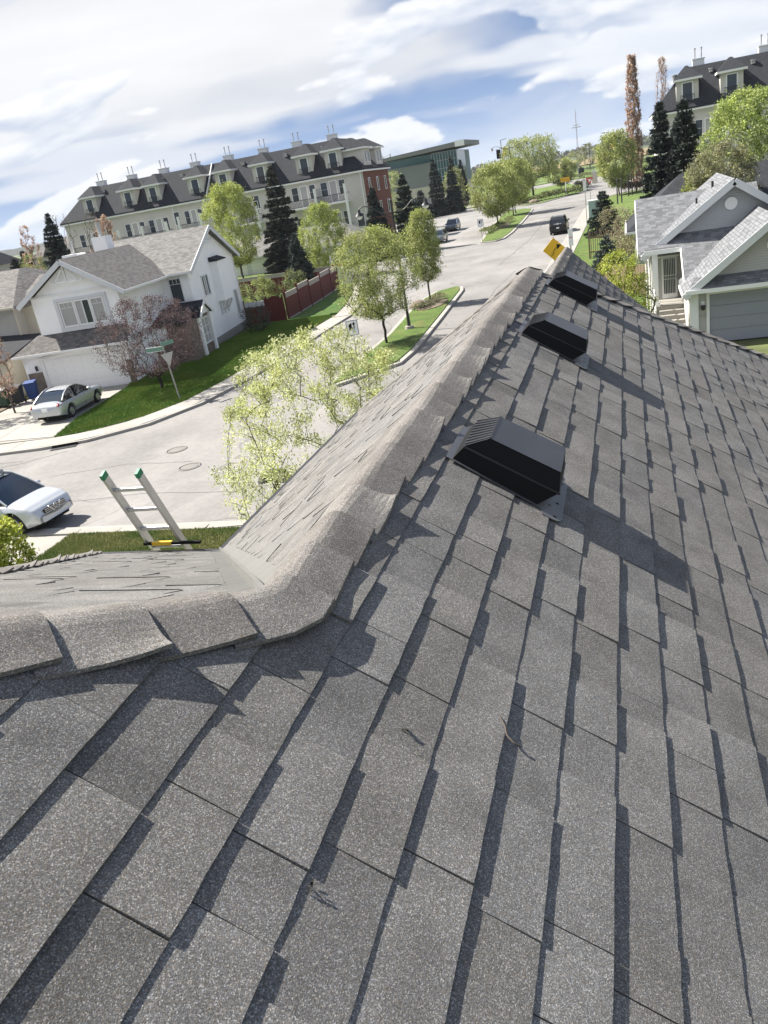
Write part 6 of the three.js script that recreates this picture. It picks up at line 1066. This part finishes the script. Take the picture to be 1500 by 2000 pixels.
// ---------------------------------------------------------------- street furniture, fences, bins
function lampPost(label, pos, h, arm, turn) {
  const l = thing('street_lamp', label, 'street lamp', pos, turn, 'black double-armed street lamps');
  part('footing', cyl(0.28, 0.26, 0.16, 0, 0, 0, 14), M.concrete, l);
  part('pole', [cyl(0.11, 0.085, 0.9, 0, 0.15, 0, 12), cyl(0.07, 0.05, h - 1.0, 0, 1.0, 0, 10), new THREE.SphereGeometry(0.09, 10, 8).translate(0, h + 0.06, 0)], M.darkMetal, l);
  for (const s of [-1, 1]) {
    const pts = [[0, h - 0.6], [0.35 * arm, h - 0.52], [0.62 * arm, h - 0.12], [0.86 * arm, h - 0.02], [arm, h - 0.14]].map(p => new THREE.Vector3(s * p[0], p[1], 0));
    const a = part('arm', [new THREE.TubeGeometry(new THREE.CatmullRomCurve3(pts), 20, 0.035, 6), rod([0, h - 0.9, 0], [s * 0.4 * arm, h - 0.45, 0], 0.02)], M.darkMetal, l);
    part('lamp_shade', new THREE.LatheGeometry([[0.05, 0], [0.09, -0.08], [0.12, -0.2], [0.24, -0.34], [0.25, -0.38]].map(p => new THREE.Vector2(p[0], p[1])), 16).translate(s * arm, h - 0.12, 0), M.darkMetal, a);
    part('lens', new THREE.SphereGeometry(0.2, 12, 8, 0, 6.3, Math.PI / 2, Math.PI / 2).translate(s * arm, h - 0.48, 0), M.lens, a);
  }
  return l;
}
lampPost('black double-armed lamp post standing on the near island', [-12.9, 0.19, -47], 7.25, 1.95, 0.1);
lampPost('black double-armed lamp post beyond the second island', [-19.2, 0.19, -152], 11.3, 3.0, 0.1);
{
  const l = thing('street_lamp', 'black lamp heads half hidden in the young tree', 'street lamp', [-7.45, 0.1, -14.6]);
  part('pole', cyl(0.06, 0.045, 2.9, 0, 0, 0, 10), M.darkMetal, l);
  for (const s of [-1, 1]) { const a = part('arm', new THREE.TubeGeometry(new THREE.CatmullRomCurve3([[0, 2.7], [s * 0.1, 3.05], [s * 0.24, 3.0]].map(p => new THREE.Vector3(p[0], p[1], 0))), 10, 0.025, 6), M.darkMetal, l); part('lamp_shade', new THREE.LatheGeometry([[0.03, 0], [0.07, -0.08], [0.17, -0.2], [0.18, -0.24]].map(p => new THREE.Vector2(p[0], p[1])), 14).translate(s * 0.24, 3.04, 0), M.darkMetal, a); }
}
function bannerLamp(label, pos, h, banners) {
  const l = thing('banner_lamp', label, 'street lamp', pos); part('pole', rod([0, 0, 0], [0, h, 0], 0.2, 0.12, 8), M.darkMetal, l); part('arm', [bar([0, h - 0.1, 0], [-2.0, h, 0], 0.14, 0.14), rbox(1.5, 0.3, 0.6, 0.1, -2.2, h, 0)], M.darkMetal, l);
  if (banners) { const k = banners, b = part('banner', [rbox(2.6, 5.2, 0.1, 0.03, -1.9, h - 4.3, 0)], M.black, l); part('disc', new THREE.CylinderGeometry(0.9, 0.9, 0.06, 20).rotateX(Math.PI / 2).translate(-1.9, h - 3.3, 0.06), M.cream, b); part('banner', [rbox(2.4, 5.6, 0.1, 0.03, 1.8, h - 4.2, 0)], M.amber, l); part('bracket', [rod([-3.2, h - 1.65, 0], [3.0, h - 1.4, 0], 0.06), rod([-3.2, h - 7.0, 0], [3.0, h - 7.0, 0], 0.06)], M.darkMetal, l); }
}
bannerLamp('street lamp with black and orange banners left of the rust poplar', [-7.4, 0, -420], 14.6, 1);
bannerLamp('plain slim street lamp left of the banner lamp', [-16.2, 0, -420], 11.2, 0);
bannerLamp('street lamp behind the spreading tree', [-48, 0, -400], 17, 0);
{
  const l = thing('banner_lamp', 'street lamp with small dark banner beside the far double lamp post', 'street lamp', [-35.5, 0, -262]); part('pole', rod([0, 0, 0], [0, 15.4, 0], 0.14, 0.09, 8), M.darkMetal, l); part('banner', rbox(1.3, 2.5, 0.1, 0.03, -0.95, 11.6, 0), M.black, l); part('banner', rbox(1.2, 2.6, 0.1, 0.03, 1.0, 12.0, 0), M.amber, l); part('arm', [bar([-1.7, 12.95, 0], [1.7, 13.4, 0], 0.08, 0.08), bar([0, 15.3, 0], [1.8, 15.5, 0], 0.12, 0.12)], M.darkMetal, l);
}
{
  const t = thing('radio_mast', 'thin grey radio mast far away on the horizon', 'mast', [-46, 0, -900]), g = [], H = 46;
  for (const [x, z] of [[-0.5, 0], [0.5, 0], [0, 0.8]]) g.push(rod([x * 1.6, 0, z * 1.6], [x * 0.4, H, z * 0.4], 0.16, 0.10, 4));
  part('lattice', g, M.steel, t); const c = []; for (let i = 0; i < 22; i++) c.push(rod([-0.8 + i * 0.03, i * 2, 0], [0.8 - i * 0.03, i * 2 + 2, 0], 0.07, 0.07, 3)); part('brace', c, M.steel, t);
  part('platform', [slab(-4.4, 4.4, 31, 31.6, -0.4, 0.4), slab(-2.6, 2.6, 33, 33.5, -0.4, 0.4)], M.steel, t); part('aerial', rod([0, H, 0], [0, H + 7, 0], 0.1, 0.05, 4), M.steel, t);
}
// signs
function signPost(name, label, pos, h, turn, m = M.steel, r = 0.03) { const s = thing(name, label, 'sign', pos, turn); part('post', rod([0, 0, 0], [0, h, 0], r, r, 8), m, s); return s; }
const panel = (w, h, y, z = 0.04) => rbox(w, h, 0.012, 0.005, 0, y, z);
{
  const s = thing('street_name_sign', 'leaning pole with green street name blades on the corner lawn', 'sign', [-21.9, 0.15, -34.6]);
  part('post', rod([0, 0, 0], [-0.10, 2.75, 0.15], 0.04, 0.035, 8), M.concrete, s);
  const b1 = part('name_blade', rbox(0.95, 0.2, 0.025, 0.008).rotateY(0.15).translate(-0.55, 2.62, 0.15), M.signGreen, s), b2 = part('name_blade', rbox(0.75, 0.2, 0.025, 0.008).rotateY(1.15).rotateZ(0).translate(0.12, 2.86, 0.02), M.signGreen, s);
  part('blade_edge', [bar([-1.02, 2.73, 0.24], [-0.08, 2.73, 0.09], 0.03, 0.02), bar([-1.02, 2.52, 0.24], [-0.08, 2.52, 0.09], 0.03, 0.02)], M.trim, b1);
  const tri = new THREE.Shape([new THREE.Vector2(-0.38, 0.33), new THREE.Vector2(0.38, 0.33), new THREE.Vector2(0, -0.33)]);
  part('yield_back', new THREE.ExtrudeGeometry(tri, { depth: 0.012, bevelEnabled: false }).rotateY(1.2).translate(0.0, 2.05, 0.10), M.steel, s);
}
function keepRight(label, pos, turn, k = 1) {
  const s = signPost('keep_right_sign', label, pos, 2.2 * k, turn, M.steel, 0.03 * k);
  const p = part('panel', panel(0.62 * k, 0.78 * k, 1.9 * k), M.trim, s);
  part('black_border', [slab(-0.29 * k, 0.29 * k, 2.255 * k, 2.275 * k, 0.046, 0.054), slab(-0.29 * k, 0.29 * k, 1.525 * k, 1.545 * k, 0.046, 0.054), slab(-0.29 * k, -0.27 * k, 1.545 * k, 2.255 * k, 0.046, 0.054), slab(0.27 * k, 0.29 * k, 1.545 * k, 2.255 * k, 0.046, 0.054)], M.black, p);
  part('arrow', [rbox(0.16 * k, 0.3 * k, 0.01, 0.004, -0.09 * k, 1.98 * k, 0.05), bar([0.02 * k, 1.66 * k, 0.05], [0.10 * k, 1.86 * k, 0.05], 0.05 * k, 0.01), bar([0.10 * k, 1.86 * k, 0.05], [0.10 * k, 2.08 * k, 0.05], 0.05 * k, 0.01), faces([[[0.02 * k, 2.06 * k, 0.052], [0.18 * k, 2.06 * k, 0.052], [0.10 * k, 2.2 * k, 0.052]]])], M.black, p);
}
keepRight('white keep-right sign at the near end of the near island', [-13.5, 0.14, -38.4], 0.35);
keepRight('white keep-right sign at the near end of the second island', [-17.3, 0.14, -102.6], 0.2, 1.15);
{
  const s = signPost('curve_sign', 'yellow diamond curve sign tilted beside the roof hip', [-3.42, 0, -40.0], 4.85, 0.15, M.steel, 0.035);
  const p = part('panel', rbox(0.74, 0.74, 0.015, 0.03).rotateZ(Math.PI / 4).translate(0, 4.3, 0.05), M.amber, s);
  part('arrow', [...[[-0.16, 4.0, -0.05, 4.08], [-0.05, 4.08, -0.02, 4.22], [-0.02, 4.22, 0.05, 4.32], [0.05, 4.32, 0.2, 4.40]].map(q => bar([q[0], q[1], 0.066], [q[2], q[3], 0.066], 0.08, 0.012)), faces([[[0.16, 4.28, 0.07], [0.34, 4.46, 0.07], [0.12, 4.52, 0.07]]])], M.black, p);
  const w = signPost('white_sign', 'narrow white sign on a pole right of the yellow curve sign', [-2.62, 0, -39.6], 5.1, 0.9, M.steel, 0.04); part('panel', rbox(0.3, 0.75, 0.02, 0.01, 0, 4.75, 0.04), M.trim, w); part('stripe', slab(-0.11, 0.11, 4.74, 4.77, 0.051, 0.056), M.red, w);
  const t = signPost('white_sign', 'small white sign on a thin pole beside the black vehicle', [-4.6, 0.12, -100], 5.0, 0.1, M.steel, 0.04); part('panel', rbox(0.35, 1.1, 0.02, 0.01, 0, 4.6, 0.04), M.trim, t);
}
{
  const s = signPost('yield_sign', 'red and white yield sign at the right corner of the cross road', [-6.0, 0.1, -148.4], 3.9, 0.1, M.steel, 0.05), tri = k => new THREE.Shape([[-0.62, 0.52], [0.62, 0.52], [0, -0.55]].map(p => new THREE.Vector2(p[0] * k, p[1] * k)));
  const p = part('panel', new THREE.ExtrudeGeometry(tri(1), { depth: 0.02, bevelEnabled: false }).translate(0, 3.5, 0.06), M.red, s); part('white_centre', new THREE.ExtrudeGeometry(tri(0.5), { depth: 0.01, bevelEnabled: false }).translate(0, 3.52, 0.082), M.trim, p);
  const c = signPost('chevron_sign', 'yellow chevron board on the hedge of the round island', [-12.6, 0.19, -188], 3.4, 0.1, M.trim, 0.06); const q = part('panel', rbox(1.9, 0.9, 0.03, 0.02, 0, 3.2, 0.08), M.amber, c); const g = []; for (let i = -1; i <= 1; i++) { g.push(bar([i * 0.55 - 0.12, 3.5, 0.1], [i * 0.55 + 0.14, 3.2, 0.1], 0.14, 0.01), bar([i * 0.55 + 0.14, 3.2, 0.1], [i * 0.55 - 0.12, 2.9, 0.1], 0.14, 0.01)); } part('chevron', g, M.black, q);
  const e = signPost('sign_back', 'grey back of a small sign across the far road', [-12.5, 0.1, -240], 5.5, 0.1, M.steel, 0.06); part('panel', new THREE.CylinderGeometry(0.55, 0.55, 0.04, 4).rotateX(Math.PI / 2).translate(0, 5.2, 0.06), M.steel, e);
  const n = signPost('no_entry_pole', 'thin pole with small sign on the left corner of the avenue', [-30.8, 0.1, -136], 5.2, 0, M.darkMetal, 0.05); part('panel', rbox(0.6, 0.8, 0.03, 0.02, 0, 4.8, 0.06), M.steel, n);
}
[[-1.5, -134.6], [-0.9, -136.2], [0.15, -150.5], [0.75, -152.5]].forEach(([x, z], i) => { const b = thing('bollard_post', ['dark slim post by the path near the poplar, leftmost of four', 'dark slim post by the path near the poplar, second of four', 'dark slim post by the path near the poplar, third of four', 'dark slim post by the path near the poplar, rightmost of four'][i], 'post', [x, 0.1, z], 0, 'dark posts by the path'); part('post', cyl(0.11, 0.09, 3.4, 0, 0, 0, 10), M.darkMetal, b); part('cap', new THREE.SphereGeometry(0.13, 10, 8).translate(0, 3.45, 0), M.darkMetal, b); });
{
  const u = thing('utility_box', 'pale utility cabinet on the lawn behind the dark juniper', 'utility box', [-4.0, 0.12, -112]); part('cabinet', rbox(1.7, 2.2, 1.2, 0.06, 0, 1.1, 0), std([0.28, 0.38, 0.36], 0.6), u); part('lid', rbox(1.85, 0.12, 1.35, 0.03, 0, 2.26, 0), M.trim, u);
  const p = thing('stone_pillar', 'small pale stone pillar at the drive beyond the cross road', 'pillar', [-8.2, 0.1, -236]); part('shaft', slab(-0.7, 0.7, 0, 2.6, -0.7, 0.7), M.cream, p); part('cap', prism([[-0.95, 2.6], [0.95, 2.6], [0, 3.3]], -0.95, 0.95), M.trimGrey, p);
  [[-14.1, -54.8, 0.75, 0.42, 'pale boulder in the bed on the near island'], [-44.5, -186.5, 1.2, 0.7, 'boulder on the left corner lawn, left one'], [-41.6, -190, 1.4, 0.8, 'boulder on the left corner lawn, right one'], [-18.5, -178.2, 1.0, 0.6, 'boulder on the near tip of the round island']].forEach((q, i) => {
    const g = new THREE.IcosahedronGeometry(1, 3), a = g.attributes.position; for (let k = 0; k < a.count; k++) { const v = new THREE.Vector3().fromBufferAttribute(a, k), m = 0.8 + 0.4 * fbm(v.x * 1.6 + i * 7 + 9, v.y * 1.6 + v.z * 1.2 + 9, 3); a.setXYZ(k, v.x * m * q[2], Math.max(v.y, -0.2) * m * q[3], v.z * m * q[2] * 0.7); } g.computeVertexNormals();
    const o = part('boulder', g, M.rock, scene); o.position.set(q[0], 0.3, q[1]); tag(o, q[4], 'boulder');
  });
}
// wheeled bins beside the white house garage
[[-34.9, -37.1, M.binGreen, 'green wheeled bin beside the white house garage'], [-34.25, -37.5, M.binBlack, 'black wheeled bin between the green and the blue one'], [-33.85, -38.3, M.binBlue, 'blue wheeled bin nearest the garage door']].forEach(([x, z, m, lab], i) => {
  const b = thing('wheeled_bin', lab, 'bin', [x, 0.11, z], 0.25 + i * 0.1), t = 0.62, q = 0.48;
  part('bin_body', faces([[[-q / 2, 0.1, q / 2], [q / 2, 0.1, q / 2], [t / 2, 1.0, t / 2], [-t / 2, 1.0, t / 2]], [[q / 2, 0.1, q / 2], [q / 2, 0.1, -q / 2], [t / 2, 1.0, -t / 2], [t / 2, 1.0, t / 2]], [[q / 2, 0.1, -q / 2], [-q / 2, 0.1, -q / 2], [-t / 2, 1.0, -t / 2], [t / 2, 1.0, -t / 2]], [[-q / 2, 0.1, -q / 2], [-q / 2, 0.1, q / 2], [-t / 2, 1.0, t / 2], [-t / 2, 1.0, -t / 2]], [[-q / 2, 0.1, q / 2], [-q / 2, 0.1, -q / 2], [q / 2, 0.1, -q / 2], [q / 2, 0.1, q / 2]]]), m, b);
  part('rim', [slab(-t / 2 - 0.02, t / 2 + 0.02, 0.96, 1.0, -t / 2 - 0.02, t / 2 + 0.02)], m, b); const l = part('lid', rbox(t + 0.06, 0.07, t + 0.1, 0.03).rotateX(0.08).translate(0, 1.05, 0.0), i === 0 ? M.binLid : m, b); part('handle', rod([-0.25, 1.0, -t / 2 - 0.06], [0.25, 1.0, -t / 2 - 0.06], 0.018), m, l);
  for (const s of [-1, 1]) part('wheel', new THREE.CylinderGeometry(0.12, 0.12, 0.06, 16).rotateZ(Math.PI / 2).translate(s * 0.24, 0.12, -0.26), M.rubber, b);
});
{
  const m = thing('mailbox_post', 'weathered wooden post at the edge of the flower bed', 'post', [-33.5, 0.1, -31.2]); part('post', bar([0, 0, 0], [-0.25, 1.35, 0], 0.12, 0.12), M.wood, m); part('cap', rbox(0.16, 0.05, 0.16, 0.01, -0.26, 1.38, 0), M.wood, m);
  const g = thing('garden_border', 'dark timber edging of the flower bed beside the driveway', 'border', [-35.2, 0, -33.5]); for (let i = 0; i < 4; i++) part('sleeper', bar([0, 0.16, 3.8 - i * 2.1], [0, 0.16, 1.75 - i * 2.1], 0.14, 0.2), M.darkMetal, g);
}
// red board fence of the white house yard, its gate, and the fence behind
function boardFence(label, pts, h, m, top, o = {}) {
  const f = thing(o.name || 'red_fence', label, 'fence', [pts[0][0], 0.08, pts[0][1]]), loc = p => [p[0] - pts[0][0], p[1] - pts[0][1]], r = rng(Math.round(pts[0][0] * -13));
  for (let i = 0; i < pts.length - 1; i++) {
    const a = loc(pts[i]), b = loc(pts[i + 1]), l = Math.hypot(b[0] - a[0], b[1] - a[1]), ux = (b[0] - a[0]) / l, uz = (b[1] - a[1]) / l, n = Math.max(2, Math.round(l / (o.board || 0.28))), hh = h + (o.step || 0) * (i % 2), at = s => [a[0] + ux * s, a[1] + uz * s];
    for (let k = 0; k < n; k++) { const p = at(l * k / n + 0.012), q = at(l * (k + 1) / n - 0.012), dy = (r() - 0.5) * 0.02; part('board', bar([p[0], hh * 0.5 - (top ? 0.16 : 0) + dy, p[1]], [q[0], hh * 0.5 - (top ? 0.16 : 0) + dy, q[1]], 0.03, hh - (top ? 0.36 : 0.05)), m, f); }
    if (top) part('lattice_top', [bar([...[at(0.05)].map(p => [p[0], hh - 0.17, p[1]])[0]], [at(l - 0.05)[0], hh - 0.17, at(l - 0.05)[1]], 0.02, 0.30), bar([at(0)[0], hh, at(0)[1]], [at(l)[0], hh, at(l)[1]], 0.09, 0.05), bar([at(0)[0], hh - 0.33, at(0)[1]], [at(l)[0], hh - 0.33, at(l)[1]], 0.06, 0.05)], top, f);
    for (const e of i === pts.length - 2 ? [a, b] : [a]) { const po = part('post', slab(e[0] - 0.07, e[0] + 0.07, 0, hh + 0.12, e[1] - 0.07, e[1] + 0.07), m, f); part('cap', slab(e[0] - 0.09, e[0] + 0.09, hh + 0.12, hh + 0.17, e[1] - 0.09, e[1] + 0.09), m, po); }
    if (o.foot) part('foot_board', bar([at(0)[0], 0.06, at(0)[1]], [at(l)[0], 0.06, at(l)[1]], 0.06, 0.2), M.concreteB, f);
  }
}
boardFence('dark red board fence with pale lattice top along the left lane', [[-25.2, -57.6], [-25.35, -60.6], [-25.6, -63.8], [-25.9, -67.4], [-26.3, -71.2], [-26.8, -74.6]], 2.0, M.redWood, M.rail, { step: 0.18, foot: true });
boardFence('dark red fence crossing the back of the yard before the garages', [[-27.2, -76.5], [-33, -77], [-39, -77.4], [-45, -77.8]], 1.9, M.redWood, M.rail, { board: 0.5 });
boardFence('low dark red fence joining the white house wall to the gate', [[-28.6, -57.3], [-26.7, -57.2]], 1.7, M.redWood, M.trimGrey);
{
  const g = thing('red_gate', 'arched dark red gate between the white house and the board fence', 'gate', [-25.95, 0.08, -57.25]); for (let i = 0; i < 6; i++) part('board', slab(-0.62 + i * 0.21, -0.62 + i * 0.21 + 0.2, 0.05, 1.75 + 0.22 * Math.sin((i + 0.5) / 6 * Math.PI), -0.015, 0.015), M.redWood, g);
  part('frame', [slab(-0.72, -0.62, 0, 2.0, -0.06, 0.06), slab(0.64, 0.74, 0, 2.0, -0.06, 0.06), bar([-0.6, 0.4, 0.03], [0.62, 0.4, 0.03], 0.03, 0.1), bar([-0.6, 1.5, 0.03], [0.62, 1.5, 0.03], 0.03, 0.1)], M.redWood, g);
  const s = thing('notice_board', 'white slatted board with red strip at the end of the red fence', 'sign', [-26.7, 0.1, -75.6], -0.2); for (let i = 0; i < 4; i++) part('slat', slab(-0.9 + i * 0.46, -0.9 + i * 0.46 + 0.43, 0.2, 1.9, -0.03, 0.03), M.trimGrey, s); part('red_strip', slab(-0.95, 0.95, 1.92, 2.1, -0.04, 0.04), M.red, s); part('post', [slab(-1.0, -0.9, 0, 2.9, -0.05, 0.05), slab(0.92, 1.02, 0, 3.1, -0.05, 0.05)], M.trimGrey, s);
}
// wooden picket fence left of the bungalow
{
  const f = thing('picket_fence', 'weathered open picket fence left of the grey bungalow', 'fence', [-1.6, 0.1, -70]), r = rng(44);
  for (let i = 0; i < 26; i++) { const x = -1.4 + i * 0.17; part('picket', slab(x - 0.025, x + 0.025, 0.05, 2.1 + r() * 0.35, -0.015, 0.015), M.wood, f); }
  part('fence_rail', [slab(-1.5, 3.0, 0.5, 0.6, -0.06, -0.02), slab(-1.5, 3.0, 1.6, 1.7, -0.06, -0.02)], M.wood, f); for (const x of [-1.55, 0.7, 2.95]) part('post', slab(x - 0.06, x + 0.06, 0, 2.3, -0.1, 0.02), M.wood, f);
}
boardFence('brown plank fence before the dry shrubs, touching the bungalow', [[-1.6, -52.0], [-0.2, -50.4], [0.85, -49.4]], 1.75, M.wood, null, { name: 'plank_fence', board: 0.2 });
// bits of debris on the shingles: a curled twig and dark specks
{
  const onN = (x, z, up = 0.012) => [x + sinT * up, RY - (x - RX) * TAN + cosT * up, z];
  const t = part('twig', new THREE.TubeGeometry(new THREE.CatmullRomCurve3([onN(-0.338, -1.492), onN(-0.325, -1.47), onN(-0.318, -1.447), onN(-0.300, -1.432, 0.014), onN(-0.288, -1.436, 0.012)].map(p => new THREE.Vector3(...p))), 16, 0.0022, 5), M.bark, scene); tag(t, 'tiny curled pale twig lying on the shingles right of centre', 'twig');
  [[-0.50, -1.30, 0.007], [-0.545, -0.86, 0.006]].forEach((q, i) => { const s = thing('leaf_scrap', ['dark dried leaf scrap on the shingles below the cap bend', 'small dark leaf scrap on the shingles at lower left'][i], 'leaf', onN(q[0], q[1], 0.0065)); const lv = new Leaves(), r = rng(5 + i); for (let k = 0; k < 6; k++) lv.leaf((r() - 0.5) * 0.01, r() * 0.0015, (r() - 0.5) * 0.014, q[2] * 1.6, r, [0.02, 0.018, 0.015], 0.7); part('scrap', lv.geo(), L.needle, s, { raw: true }); });
}
renderer.render(scene, camera);
